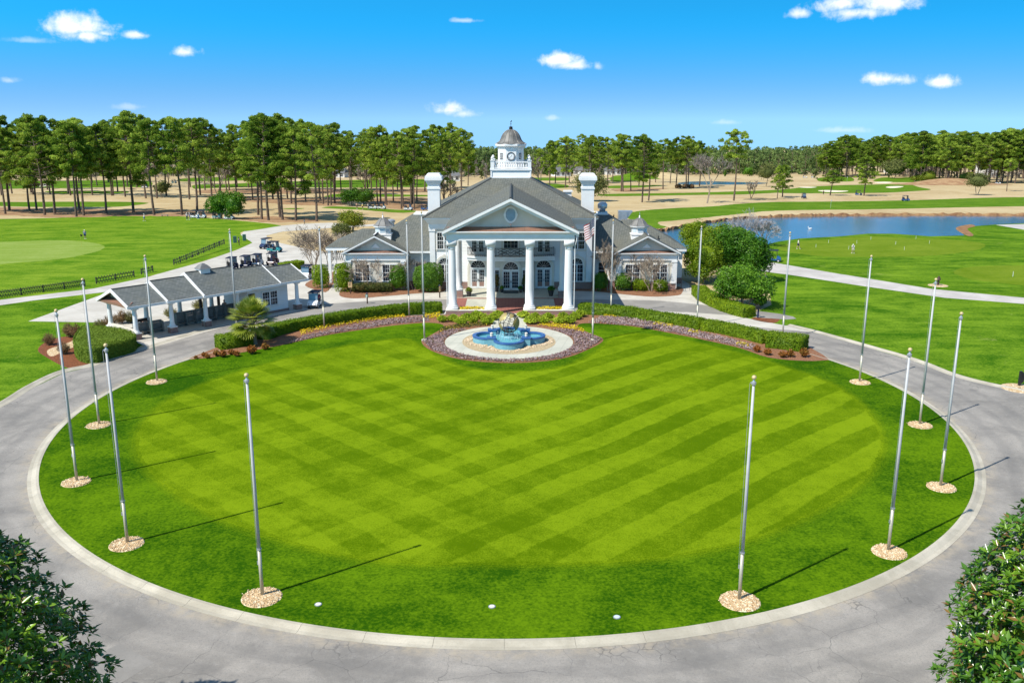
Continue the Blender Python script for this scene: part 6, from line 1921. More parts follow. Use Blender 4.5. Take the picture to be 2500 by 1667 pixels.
# --- bare crape myrtles and other leafless trees
def bare_tree_mesh(h, spread, seed, trunks=4, levels=4, twig=.018, r0=.07):
    rng = np.random.default_rng(seed)
    b = MB(); tw = MB()
    def grow(p, d, ln, r, lv):
        pts = [p]; q = p.copy(); dd = d.copy()
        n = 3
        for i in range(n):
            dd = (dd + Vector(rng.normal(0, .10, 3))).normalized()
            q = q + dd * (ln / n); pts.append(q.copy())
        (tw if lv >= levels - 1 else b).tube(pts, [max(r * (1 - .4 * i / n), twig) for i in range(n + 1)], 5 if lv < 2 else 3, False)
        if lv < levels:
            kids = int(rng.integers(3, 5)) if lv < levels - 1 else int(rng.integers(3, 6))
            for k in range(kids):
                f = rng.uniform(.45, 1.0)
                bp = pts[min(int(f * n) + 0, n - 1)].lerp(pts[min(int(f * n) + 1, n)], f * n - int(f * n) if f < 1 else 1)
                side = Vector(rng.normal(0, 1, 3)); side = (side - dd * side.dot(dd)).normalized()
                nd = (dd + side * rng.uniform(.35, .75) * spread + Vector((0, 0, .22))).normalized()
                grow(bp, nd, ln * rng.uniform(.55, .78), r * .58, lv + 1)
    for k in range(trunks):
        a = 2 * pi * k / trunks + rng.random()
        tilt = 0.28 * spread if trunks > 1 else .04
        grow(Vector((.06 * cos(a) * trunks ** .5, .06 * sin(a) * trunks ** .5, -.05)), Vector((tilt * cos(a), tilt * sin(a), 1)).normalized(), h * .42, r0, 0)
    return b, tw
def bare_tree(pt, h, spread, seed, label, mats, trunks=4, levels=4, name='bare_tree', group=None, twig=.012, r0=.07, cat='tree'):
    t = thing(name, label, cat, pt, group=group)
    b, tw = bare_tree_mesh(h, spread, seed, trunks, levels, twig, r0)
    b.build('trunk', mats[0], t); tw.build('crown', mats[1], t)
    return t
bare_tree(PX(*C3(1250, 1305)), 5.6, 1.5, 1, 'pale barked leafless tree before the left pavilion windows', ('palebark', 'twig'), 3, 4, 'crape_myrtle', None, .019, .06)
bare_tree(PX(*C3(1850, 1275)), 5.2, 1.15, 2, 'thin leafless tree between the left pavilion and the main block', ('palebark', 'twig'), 2, 4, 'crape_myrtle', None, .019, .05)
bare_tree(PX(*C4(995, 1008)), 5.8, 1.5, 3, 'pale barked leafless tree in the middle of the right pavilion front', ('palebark', 'twig'), 4, 4, 'crape_myrtle', None, .019, .06)
bare_tree(PX(*C4(550, 1000)), 6.4, 1.1, 4, 'leafless many branched tree right of the flag by the main block', ('palebark', 'twig'), 4, 4, 'crape_myrtle', None, .019, .06)
bare_tree(PX(*C3(490, 985)), 7.4, 1.65, 5, 'wide leafless tree with fanned stems left of the left wing', ('palebark', 'twig'), 7, 4, 'crape_myrtle', None, .021, .075)
bare_tree(PX(*C3(690, 960)), 5.6, 1.0, 6, 'leafless tree close to the porch posts of the left wing', ('twig', 'twig'), 3, 4, 'crape_myrtle', None, .021, .07)
bare_tree(PX(*C4(2000, 520)), 6.5, 1.35, 7, 'silver grey leafless bush at the near end of the pond', ('silvertwig', 'silvertwig'), 7, 4, 'bare_bush', None, .02, .06)
bare_tree(PX(*C4(2200, 525)), 5.5, 1.3, 8, 'smaller silver leafless bush on the pond edge, right of the larger one', ('silvertwig', 'silvertwig'), 6, 4, 'bare_bush', None, .02, .06)
# --- evergreen tree clump right of the right wing
def broad_tree(pt, r, zc, seed, label, mat, L=.26, name='evergreen_tree', n=11000, bumps=46, bamp=.3, trunks=3, bark='twig'):
    """crown of many leaf clumps over several limbs"""
    rng = np.random.default_rng(seed)
    t = thing(name, label, 'tree', pt, world=True)
    cc = np.array([pt[0], pt[1], pt[2] + zc])
    k = bumps
    d = ico_sphere_pts(k * 2, rng); d = d[d[:, 2] > -.75][:k]
    parts = []
    for q in d:
        c = cc + q * np.array(r) * rng.uniform(.5, .78)
        s = rng.uniform(.30, .46)
        parts.append(blob_leaves(c, np.array(r) * s, int(n / k), L, L * .6, rng, 5, .3, -.9, .5, .8))
    parts.append(core_blob(cc, np.array(r) * .72, 12, 8))
    V, F = merge(parts)
    np_obj('crown', V, F, mat, t)
    b = MB()
    for k in range(trunks):
        a = rng.random() * 6.28
        p0_ = Vector(pt) + Vector((.3 * cos(a), .3 * sin(a), -.1)); p2_ = Vector(cc) + Vector((r[0] * .5 * cos(a), r[1] * .5 * sin(a), r[2] * .2))
        b.tube([p0_, p0_.lerp(p2_, .5) + Vector((0, 0, .2)), p2_], [.13, .1, .04], 6)
    b.build('trunk', bark, t)
    return t
broad_tree(PX(*C4(1560, 920)), (3.0, 2.8, 3.2), 3.2, 31, 'yellow green evergreen tree against the right pavilion corner', 'evergreen')
broad_tree(PX(*C4(1760, 880)), (3.3, 3.0, 3.7), 3.7, 32, 'tallest dark green tree in the clump right of the clubhouse', 'deepgreen')
broad_tree(PX(*C4(2060, 900)), (3.0, 3.0, 3.5), 3.3, 33, 'dark green tree at the right of the clump by the blue cart', 'deepgreen')
broad_tree(PX(*C4(1700, 700)), (3.6, 3.0, 2.9), 3.3, 34, 'yellowish evergreen behind the clump beside the right wing roof', 'evergreen')
broad_tree(PX(*C4(1470, 560)), (3.2, 2.8, 2.6), 2.4, 35, 'olive green bush behind the right wing roof end', 'evergreen')
broad_tree(PX(*C4(1990, 1175)), (3.9, 3.3, 2.7), 2.55, 36, 'broad dense rounded bush in front of the clump by the mailbox', 'deepgreen', .24, n=14000, bumps=52)
broad_tree(PX(*C4(2150, 1190)), (1.0, 1.0, .8), .85, 37, 'small round shrub under the broad bush near the mailbox', 'shrub', .18, n=1600, bumps=10)
broad_tree(PX(*C4(1900, 720)), (3.0, 2.8, 2.8), 3.0, 38, 'deep green tree crown between the yellowish evergreen and the right tree', 'deepgreen')
for x, y, r, zc, lab, m, s in ((1000, 420, (3.2, 2.5, 2.4), 2.6, 'yellow green shrub tree behind the left wing cupola', 'yellowgreen', 41), (870, 520, (2.2, 2.0, 1.7), 1.7, 'low olive bush behind the left wing roof edge', 'olive', 42)):
    broad_tree(PX(*C3(x, y + 60)), r, zc, s, lab, m, .3, n=3000)
# --- foreground magnolias
def magnolia(pt, r, zc, seed, label, n_ros=2400, cone=.0):
    rng = np.random.default_rng(seed)
    t = thing('magnolia_tree', label, 'tree', pt, world=True)
    cc = np.array([pt[0], pt[1], pt[2] + zc])
    d = ico_sphere_pts(n_ros * 2, rng)
    d = d[(d[:, 2] > -.6)][:n_ros]
    bd = ico_sphere_pts(90, rng)
    k = np.max(np.clip((d @ bd.T - .90) / .1, 0, 1), axis=1)
    rad = (.70 + .40 * k) * (1 - .42 * rng.random(len(d)) ** 1.6)
    sh = 1 - cone * np.clip(d[:, 2:3], 0, 1)
    P = cc + d * rad[:, None] * np.array(r) * np.concatenate([sh, sh, np.ones_like(sh)], 1)
    out = unit(d / np.array(r) + np.array([0, 0, .35]))
    m = 10
    PR = np.repeat(P, m, 0); OUT = np.repeat(out, m, 0)
    rnd = unit(rng.normal(size=PR.shape))
    perp = unit(rnd - OUT * np.sum(rnd * OUT, -1, keepdims=True))
    ax = unit(perp * rng.uniform(.6, 1.2, (len(PR), 1)) + OUT * rng.uniform(-.1, 1.1, (len(PR), 1)))
    L = rng.uniform(.15, .36, (len(PR), 1)); W_ = L * rng.uniform(.34, .46, (len(PR), 1))
    side = unit(np.cross(ax, OUT)); nrm = np.cross(side, ax)
    b0 = PR + ax * .03
    mid = b0 + ax * L * .5 - nrm * .012; tip = b0 + ax * L - nrm * .03
    up = nrm * .018
    V1 = np.stack([b0, b0 + ax * L * .42 + side * W_ * .5 + up, tip, mid], 1).reshape(-1, 3)
    V2 = np.stack([b0, mid, tip, b0 + ax * L * .42 - side * W_ * .5 + up], 1).reshape(-1, 3)
    # weld the two halves of each leaf so that a leaf is one island
    nL = len(PR)
    V = np.concatenate([b0, b0 + ax * L * .42 + side * W_ * .5 + up, tip, mid, b0 + ax * L * .42 - side * W_ * .5 + up])
    i = np.arange(nL)
    F = np.concatenate([np.stack([i, i + nL, i + 2 * nL, i + 3 * nL], 1), np.stack([i, i + 3 * nL, i + 2 * nL, i + 4 * nL], 1)])
    cV, cF = core_blob(cc + np.array([0, 0, -.3]), np.array(r) * np.array([1 - cone * .5, 1 - cone * .5, .9]), 22, 14, 0, .6)
    V, F = merge([(V, F), (cV, cF)])
    np_obj('crown', V, F, 'magnolia', t)
    b = MB()
    b.tube([Vector(pt) + Vector((0, 0, -.1)), Vector(pt) + Vector((.1, 0, zc * .5)), Vector(cc) + Vector((0, 0, r[2] * .5))], [.24, .18, .06], 8)
    for q in range(60):
        e = d[rng.integers(len(d))]
        p1_ = Vector(pt) + Vector((0, 0, rng.uniform(.25, .95) * zc))
        p2_ = Vector(cc + e * np.array(r) * .8)
        b.tube([p1_, p1_.lerp(p2_, .5) + Vector((0, 0, .15)), p2_], [.07, .045, .015], 5)
    b.build('trunk', 'bark', t)
    return t
magnolia((18.2, 25.6, 0), (4.0, 3.4, 6.4), 4.0, 51, 'glossy broadleaf tree filling the lower right corner', 4200, .2)
magnolia((-17.9, 24.2, 0), (5.1, 3.8, 7.3), 4.1, 52, 'glossy dark broadleaf tree filling the lower left corner', 4600, .45)

# ================================================================== PINES
def pine_parts(seed, bare=.42, spread=4.6, ncl=46, cards=150, H=25.0, lean=.5):
    """tall pine: bare tapered trunk, limbs, and separate clumps of needles round the limb ends"""
    rng = np.random.default_rng(seed)
    lx, ly = rng.normal(0, lean, 2)
    def axis(z):
        f = z / H
        return Vector((lx * f * f + .25 * sin(f * 5 + seed), ly * f * f + .25 * cos(f * 4 + seed), z))
    b = MB()
    b.tube([axis(z) for z in np.linspace(-.3, H * .96, 9)], list(np.linspace(.36, .07, 9)), 7)
    parts = []
    for k in range(6):          # dead lower limbs
        p = axis(H * rng.uniform(.22, bare)); a = rng.random() * 6.28; l_ = rng.uniform(.8, 2.4)
        b.tube([p, p + Vector((l_ * cos(a), l_ * sin(a), rng.uniform(-.3, .5)))], [.06, .02], 4, False)
    for k in range(ncl):
        f = bare + (1 - bare) * (k + rng.random()) / ncl
        t = (f - bare) / (1 - bare)
        R = spread * (.45 + .75 * sin(pi * min(t * .85 + .16, 1))) * rng.uniform(.45, 1.05)
        if t > .93: R *= .3
        if t < .12 and rng.random() < .4: continue
        a = k * 2.4 + rng.normal(0, .5)
        z0_ = f * H
        p = axis(z0_); q = p + Vector((R * cos(a), R * sin(a), R * .25 + rng.normal(0, .3)))
        b.tube([p, p.lerp(q, .55) + Vector((0, 0, -.1)), q], [.10, .06, .025], 4, False)
        s = rng.uniform(.95, 1.75) * (1.0 - .25 * t)
        for (c, ss, m) in ((q, s, cards), (p.lerp(q, .6) + Vector((rng.normal(0, .3), rng.normal(0, .3), .3)), s * .72, int(cards * .5))):
            parts.append(blob_leaves(np.array(c[:]), (ss, ss, ss * .66), m, .78, .22, rng, 6, .3, -.8, .6, 1.3))
    V, F = merge(parts)
    return b, V, F
PIN = []
for i, (bare, sp, ncl) in enumerate([(.36, 5.2, 48), (.47, 5.0, 38), (.30, 5.6, 52), (.57, 4.6, 30), (.42, 4.4, 38), (.25, 4.8, 50)]):
    b, V, F = pine_parts(100 + i, bare, sp, ncl)
    t = thing('pine_tree', '', 'pine tree')
    b.build('trunk', 'bark', t); np_obj('crown', V, F, 'pine', t)
    PIN.append(t)
used = [False] * 6
trg = np.random.default_rng(77)
def put_pine(pt, h, label, group, var=None, wide=1.0):
    v = int(trg.integers(6)) if var is None else var
    s = h / 25.0
    o = PIN[v] if not used[v] else dup(PIN[v], (0, 0, 0))
    used[v] = True
    o.location = (pt.x, pt.y, pt.z - .05)
    o.rotation_euler = (0, 0, trg.random() * 6.28)
    o.scale = (s * wide, s * wide, s)
    o['label'] = label; o['group'] = group; o['category'] = 'pine tree'
    return o
def interp(prof, x):
    return float(np.interp(x, [p[0] for p in prof], [p[1] for p in prof]))
# skyline of the left wood (photo pixels): x -> top
SKY_L = [(-40, 285), (10, 283), (60, 288), (115, 282), (150, 292), (190, 287), (245, 297), (300, 283), (352, 275), (390, 292), (435, 289), (480, 296), (523, 300), (566, 316), (600, 300), (625, 297), (675, 291), (720, 300), (750, 294), (815, 290), (850, 312), (885, 318), (940, 308), (1000, 311), (1040, 302), (1090, 297), (1130, 320), (1180, 345), (1250, 352)]
front = [(CA, 45, 1030), (CA, 95, 995), (CA, 290, 995), (CA, 360, 995), (CA, 430, 1040), (CA, 530, 1025), (CA, 740, 1055), (CA, 770, 1010), (CA, 810, 1045), (CA, 1020, 1025), (CA, 1270, 1015), (CA, 1475, 1040), (CA, 1735, 1040), (CA, 1890, 1010),
         (CB, 515, 1040), (CB, 550, 1080), (CB, 600, 1090), (CB, 725, 1060), (CB, 752, 1085), (CB, 875, 1095), (CB, 1070, 1100), (CA, -60, 1020), (CA, -180, 1010)]
back = [(CA, 110, 835), (CA, 320, 845), (CA, 485, 840), (CA, 890, 850), (CA, 1065, 855), (CA, 1085, 855), (CA, 1200, 865), (CA, 1265, 870), (CA, 1400, 880), (CA, 1500, 880), (CA, 1600, 860), (CA, 1820, 890), (CA, 2035, 905), (CA, 2110, 880), (CA, 2195, 805), (CA, 2260, 870), (CA, 20, 850), (CA, 650, 830),
        (CB, 235, 805), (CB, 460, 895), (CB, 600, 920), (CB, 645, 890), (CB, 690, 800), (CB, 760, 800), (CB, 795, 890), (CB, 835, 930), (CB, 960, 900), (CB, 935, 815), (CB, 1105, 890), (CB, 1140, 935), (CB, 1175, 950), (CB, 1215, 945), (CB, 1250, 930), (CB, 1300, 805), (CB, 1390, 810), (CB, 1410, 795), (CB, 1540, 820), (CB, 1605, 895), (CB, 1655, 925), (CB, 1690, 930), (CB, 1725, 935), (CB, 1745, 945), (CB, 1800, 905), (CB, 1845, 800), (CB, 1880, 980), (CB, 1895, 960), (CB, 1970, 950), (CB, 1985, 930), (CB, 2010, 985), (CB, 2035, 910), (CB, 2110, 810), (CB, 2290, 950), (CB, 2320, 800), (CB, 2350, 850), (CB, 2460, 800), (CB, 2520, 760)]
for k in range(44):
    back.append((crop(0, 0, 1), -40 + 1180 * (k + trg.random()) / 44, trg.uniform(441, 478)))
def lab_sorted(lst):
    return sorted(lst, key=lambda e: e[0](e[1], e[2])[0])
for i, (fn, x, y) in enumerate(lab_sorted(front)):
    px, py = fn(x, y); pt = PX(px, py)
    top = interp(SKY_L, px) + trg.choice([-8, 0, 6, 14, 34]) + trg.uniform(-4, 8)
    put_pine(pt, ZAT(top, pt.y) - pt.z, 'tall pine, %s from the left in the front row beyond the practice field' % ordw(i), 'pines in the front row of the left wood')
for i, (fn, x, y) in enumerate(lab_sorted(back)):
    px, py = fn(x, y); pt = PX(px, py)
    top = interp(SKY_L, px) + trg.uniform(-4, 42)
    put_pine(pt, min(ZAT(top, pt.y) - pt.z, 31.0), 'pine with dark thin trunk, %s from the left among those behind the front row' % ordw(i), 'pines in the back rows of the left wood', None, .9)
right = [(CC, 160, 695, 255), (CC, 222, 655, 262), (CC, 320, 700, 215), (CC, 352, 655, 235), (CC, 480, 640, 195), (CC, 540, 660, 205), (CC, 640, 650, 215), (CC, 715, 650, 225), (CC, 845, 735, 190), (CC, 865, 735, 200), (CC, 940, 730, 320), (CC, 1055, 840, 200), (CC, 1112, 825, 245), (CC, 1245, 715, 240), (CC, 1375, 705, 225), (CC, 1470, 710, 215), (CC, 1492, 700, 240), (CC, 1600, 690, 258), (CC, 1925, 825, 155),
         (CC, 60, 660, 330), (CC, 2345, 805, 490), (CC, 1015, 690, 260), (CC, 1320, 660, 270), (CC, 560, 640, 240), (CC, 770, 640, 260), (CC, 1180, 650, 300)]
for i, (fn, x, y, tp) in enumerate(sorted(right, key=lambda e: e[1])):
    pt = PX(*fn(x, y)); top = fn(x, tp)[1]
    tall = x == 1925
    put_pine(pt, ZAT(top, pt.y) - pt.z, 'tallest lone pine right of the clock cupola, with a bare lower trunk' if tall else 'fairway pine, %s from the left between the cupola and the pond' % ordw(i), 'pines on the fairways right of the cupola', 3 if tall else None, 1.0)
mid = [(35, 790, 485, 'small full pine at the left of the far shore, beside a parked cart', 5, 1.5), (500, 775, 535, 'short bushy pine beside the sand bunker beyond the pond', 1, 1.9), (825, 778, 405, 'full pine standing over the parked carts beyond the pond', 2, 1.35), (2183, 735, 420, 'thin pine on the right slope near the round olive tree', 3, 1.0)]
for x, y, tp, lab, v, wd in mid:
    pt = PX(*CD(x, y))
    put_pine(pt, ZAT(CD(x, tp)[1], pt.y) - pt.z, lab, 'single pines beyond the pond', v, wd)
SKY_R = [(1900, 352), (1960, 348), (1985, 350), (2030, 338), (2052, 331), (2085, 327), (2120, 324), (2155, 327), (2188, 321), (2232, 323), (2260, 318), (2290, 313), (2330, 323), (2346, 318), (2370, 322), (2410, 322), (2445, 312), (2475, 309), (2520, 308), (2700, 305)]
wood = []
wr_ = np.random.default_rng(9)
for k in range(100):
    px = 2000 + 530 * (k + wr_.random()) / 100
    py = wr_.uniform(420, 450) if px > 2220 else wr_.uniform(418, 434)
    wood.append((px, py))
for i, (px, py) in enumerate(sorted(wood)):
    pt = PX(px, py); top = interp(SKY_R, px) + wr_.uniform(0, 34)
    put_pine(pt, ZAT(top, pt.y) - pt.z, 'pine of the right wood, %s from its left edge above the pond' % ordw(i), 'pines of the right wood', int(wr_.choice([0, 2, 5, 5, 4])), 1.25)
for k, v in enumerate(used):
    assert v
# olive and bare trees about the fairways
broad_tree(PX(*CC(560, 830)), (6.6, 5.5, 5.2), 5.6, 61, 'wide olive green tree behind the right chimney', 'olive', .5, 'olive_tree', 5200, 40, trunks=3)
broad_tree(PX(*CD(1900, 770)), (5.0, 4.2, 3.6), 5.2, 62, 'round headed olive tree leaning on the right far shore', 'olive', .5, 'olive_tree', 2600, 22, .2, 2)
broad_tree(PX(*CD(1105, 612)), (11, 7, 5.5), 5.8, 63, 'wide olive tree before the right wood', 'olive', .8, 'olive_tree', 2600, 22, .2, 2)
broad_tree(PX(*CD(1330, 645)), (4.0, 3, 2.0), 2.0, 64, 'bright yellow bush at the left of the clay slope', 'yellowgreen', .5, 'shrub', 1200, 12, .2, 2)
broad_tree(PX(*CD(1440, 650)), (6.0, 3, 3.2), 3.0, 65, 'yellow green bushes under the right wood next to the yellow bush', 'yellowgreen', .6, 'shrub', 1500, 12, .2, 2)
broad_tree(PX(*CD(1780, 655)), (5.0, 3, 3.2), 3.0, 66, 'yellow green bush under the pines left of the round olive tree', 'yellowgreen', .6, 'shrub', 1500, 12, .2, 2)
broad_tree(PX(*CC(2060, 590)), (4.0, 3, 3.6), 3.2, 67, 'dark round bush behind the far small pond', 'deepgreen', .6, 'shrub', 1500, 12, .2, 2)
broad_tree(PX(*CC(2230, 690)), (5.2, 4, 4.6), 6.4, 68, 'pale olive tree next to the tall lone pine', 'olive', .55, 'olive_tree', 1900, 18, .2, 2)
broad_tree(PX(*CB(145, 1075)), (3.5, 3, 3.4), 3.5, 69, 'left half of the round bush pair behind the parked field carts', 'deepgreen', .4, 'shrub', 3600, 24, .2, 3)
broad_tree(PX(*CB(285, 1080)), (3.7, 3, 3.6), 3.6, 70, 'right half of the round bush pair behind the parked field carts', 'deepgreen', .4, 'shrub', 3600, 24, .2, 3)
broad_tree(PX(*CB(1400, 955)), (3.7, 3, 2.9), 3.1, 71, 'left half of the dark bush pair before the wood behind the left wing', 'shrub', .4, 'shrub', 3600, 24, .2, 3)
broad_tree(PX(*CB(1530, 955)), (3.9, 3, 2.7), 2.9, 72, 'right half of the dark bush pair before the wood behind the left wing', 'shrub', .4, 'shrub', 3600, 24, .2, 3)
broad_tree(PX(*CA(1560, 870)), (4, 3, 3.2), 3.6, 73, 'small olive bush among the trunks of the left wood', 'olive', .5, 'shrub', 1500, 14, .2, 2)
bare_tree(PX(*CC(1670, 850)), 19, 1.15, 11, 'large leafless grey tree on the fairway left of the lone pine', ('twig', 'bareleaf'), 1, 5, 'bare_tree', None, .045, .28)
bare_tree(PX(*CC(2092, 802)), 6.8, 1.1, 12, 'small leafless tree right of the lone pine', ('bark', 'twig'), 2, 4, 'bare_tree', None, .035, .14)
bare_tree(PX(*CC(85, 665)), 15, 1.0, 13, 'leafless brown tree just right of the cupola', ('twig', 'bareleaf'), 2, 4, 'bare_tree', None, .06, .25)
bare_tree(PX(*CA(2090, 870)), 13, 1.0, 14, 'leafless tree among the left pines near the first back carts', ('twig', 'bareleaf'), 2, 4, 'bare_tree', None, .05, .22)
bare_tree(PX(*CB(2300, 950)), 9, 1.0, 15, 'crooked leafless tree right of the left chimney', ('bark', 'bareleaf'), 2, 4, 'bare_tree', None, .045, .2)
bare_tree(PX(*CB(1545, 815)), 10, 1.0, 16, 'leafless tree in the wood behind the dark bush pair', ('bark', 'bareleaf'), 2, 4, 'bare_tree', None, .05, .2)
# --- distant woods that read as one mass
def forest(name, n, xr, yr, topf, seed, mat, label, size=1.7, cards=230, asp=.34, low=.04, hmax=30):
    rng = np.random.default_rng(seed)
    parts = []; tr = MB()
    for k in range(n):
        px = xr[0] + (xr[1] - xr[0]) * (k + rng.random()) / n; py = rng.uniform(*yr)
        pt = PX(px, py)
        if pt.y < 0 or pt.y > 1500: continue
        h = min(ZAT(topf(px) + rng.uniform(0, 14), pt.y) - pt.z, hmax)
        if h < 5: continue
        r = h * rng.uniform(.15, .21)
        m = 9
        for q in range(m):
            a = rng.random() * 6.28; f = low + (1 - low) * (q + .5) / m
            rr = r * (.45 + .6 * sin(pi * min(.2 + .8 * (f - low) / (1 - low), 1)))
            c = np.array([pt.x + rr * .8 * cos(a), pt.y + rr * .8 * sin(a), pt.z + f * h - h * .04])
            parts.append(blob_leaves(c, (h * .085, h * .085, h * .06), cards // m, size, size * asp, rng, 4, .25, -.8, .5, 1.0))
        tr.tube([(pt.x, pt.y, pt.z - .2), (pt.x, pt.y, pt.z + h * .9)], [h * .012, h * .004], 5, False)
    V, F = merge(parts)
    nV = len(V); tv = np.array(tr.v); tf = np.array(tr.f) + nV
    o = np_obj(name, np.concatenate([V, tv]), np.concatenate([F, tf]), [mat, 'bark'], None, False, np.concatenate([np.zeros(len(F), np.int32), np.ones(len(tf), np.int32)]))
    tag(o, label, None, None, 'stuff')
flat = lambda p: lambda x: interp(p, x)
FT = [(-100, 352), (1150, 354), (1300, 352), (1500, 355), (1700, 352), (1770, 354), (1900, 356), (1960, 352), (2100, 350), (2600, 345)]
forest('distant_wood', 300, (1150, 2050), (417, 427), flat(FT), 1, 'pinefar', 'far pine wood closing the view right of the cupola', 1.9)
forest('distant_wood', 240, (1150, 2650), (405, 413), flat(FT), 2, 'pinefar', 'farthest pine wood on the right skyline', 2.6, 200)
forest('distant_wood', 260, (-120, 1200), (424, 432), flat([(-200, 365), (600, 358), (1300, 356)]), 3, 'pinefar', 'far pine wood seen between the left trunks', 1.9)
forest('bare_wood', 110, (-100, 1220), (430, 438), flat([(-200, 385), (600, 392), (1300, 385)]), 4, 'bareleaf', 'grey leafless wood seen between the left trunks', 1.3, 260, .1, .1)
forest('bare_wood', 42, (2195, 2310), (424, 432), flat([(2190, 372), (2250, 352), (2310, 356)]), 5, 'bareleaf', 'grey leafless trees within the right wood', 1.5, 320, .1, .1)
forest('bare_wood', 26, (2380, 2520), (428, 436), flat([(2380, 395), (2520, 392)]), 6, 'bareleaf', 'pinkish leafless brush under the right wood', 1.2, 260, .12, .1)
forest('bare_wood', 40, (1290, 1720), (424, 430), flat([(1290, 380), (1520, 395), (1720, 388)]), 7, 'bareleaf', 'leafless brush among the far houses', 1.2, 240, .12, .1)
forest('undergrowth', 120, (1990, 2560), (424, 437), lambda x: 409, 8, 'olive', 'low brush under the right wood', 1.1, 170, .5, .05, 6)
forest('undergrowth', 90, (1270, 1800), (424, 431), lambda x: 408, 9, 'deepgreen', 'low brush in front of the far wood right of the cupola', 1.1, 150, .5, .05, 7)
forest('undergrowth', 120, (-80, 1230), (431, 438), lambda x: 415, 10, 'olive', 'low brush far behind the left trunks', 1.0, 140, .5, .05, 6)
# clay slope and mound on the right
def mound(name, px, py, rx, ry, h, mat):
    c = PX(px, py); b = MB(); v = []; n = 40; m = 8
    rr = np.random.default_rng(int(px))
    for j in range(m + 1):
        f = j / m
        for i in range(n):
            a = 2 * pi * i / n
            x, y = c.x + rx * f * cos(a), c.y + ry * f * sin(a)
            v.append((x, y, hgt(y) + .03 + h * (cos(pi * f) * .5 + .5) * (1 + .08 * sin(3 * a))))
    b.add(v, [(j * n + i, (j + 1) * n + i, (j + 1) * n + (i + 1) % n, j * n + (i + 1) % n) for j in range(m) for i in range(n)])
    struct(b.build(name, mat, None, True))
mound('hill', CC(1250, 615)[0], CC(0, 610)[1], 24, 13, 3.2, 'dormant')
mound('hill', CC(1000, 605)[0], CC(0, 612)[1], 20, 12, 3.2, 'fairway')
mound('hill', CD(1650, 0)[0], CD(0, 668)[1], 30, 12, 2.8, 'strip')
# --- houses beyond the trees
def house(pt, w_, d_, h_, rh, rz, lab):
    t = thing('house', lab, 'house', pt, rz)
    MB().box(-w_ / 2, -d_ / 2, -.3, w_ / 2, d_ / 2, h_).build('wall', 'trim', t)
    b = MB()
    v = [(-w_ / 2 - .5, -d_ / 2 - .5, h_), (w_ / 2 + .5, -d_ / 2 - .5, h_), (w_ / 2 + .5, d_ / 2 + .5, h_), (-w_ / 2 - .5, d_ / 2 + .5, h_), (-w_ / 2 + 2.5, 0, h_ + rh), (w_ / 2 - .5, 0, h_ + rh)]
    b.add(v, [(0, 1, 5, 4), (2, 3, 4, 5), (1, 2, 5), (3, 0, 4), (3, 2, 1, 0)])
    b.build('roof', 'hroof', t)
    for k in range(3):
        window(t, -w_ / 2 + w_ * (k + .5) / 3, -d_ / 2, 1.0, 1.6, 1.6, 2, 2, .12)
for (fn, x, y, w_, h_, rh, rz, lab) in [(CC, 270, 590, 16, 4, 6.5, .3, 'white house with grey gable roof behind the pines right of the cupola'), (CC, 480, 575, 18, 4, 5, -.2, 'grey roofed house behind the pines left of the far green'), (CC, 760, 575, 16, 4, 5, .1, 'house half hidden by brush left of the far mound'), (CC, 1270, 535, 18, 5, 5, .2, 'white house above the far mound, left one of two'), (CC, 1370, 530, 18, 5, 5, -.2, 'white house above the far mound, right one of two'),
                                      (CD, 60, 545, 22, 4, 4, 0, 'low house at the left foot of the right wood'), (CD, 400, 540, 20, 4, 4, .2, 'low white house under the right wood'), (CD, 1990, 600, 14, 10, 4, .3, 'tall pale house between the pines of the right wood'), (CD, 1090, 560, 16, 5, 4, -.2, 'pale house behind the wide olive tree'), (CB, 2360, 715, 14, 4, 4, .1, 'white house seen between trunks left of the cupola'), (CB, 1280, 680, 16, 4, 4, -.1, 'house seen far between the left trunks')]:
    house(PX(*fn(x, y)), w_ * .62, 9, h_ * .75, rh * .6, rz, lab)

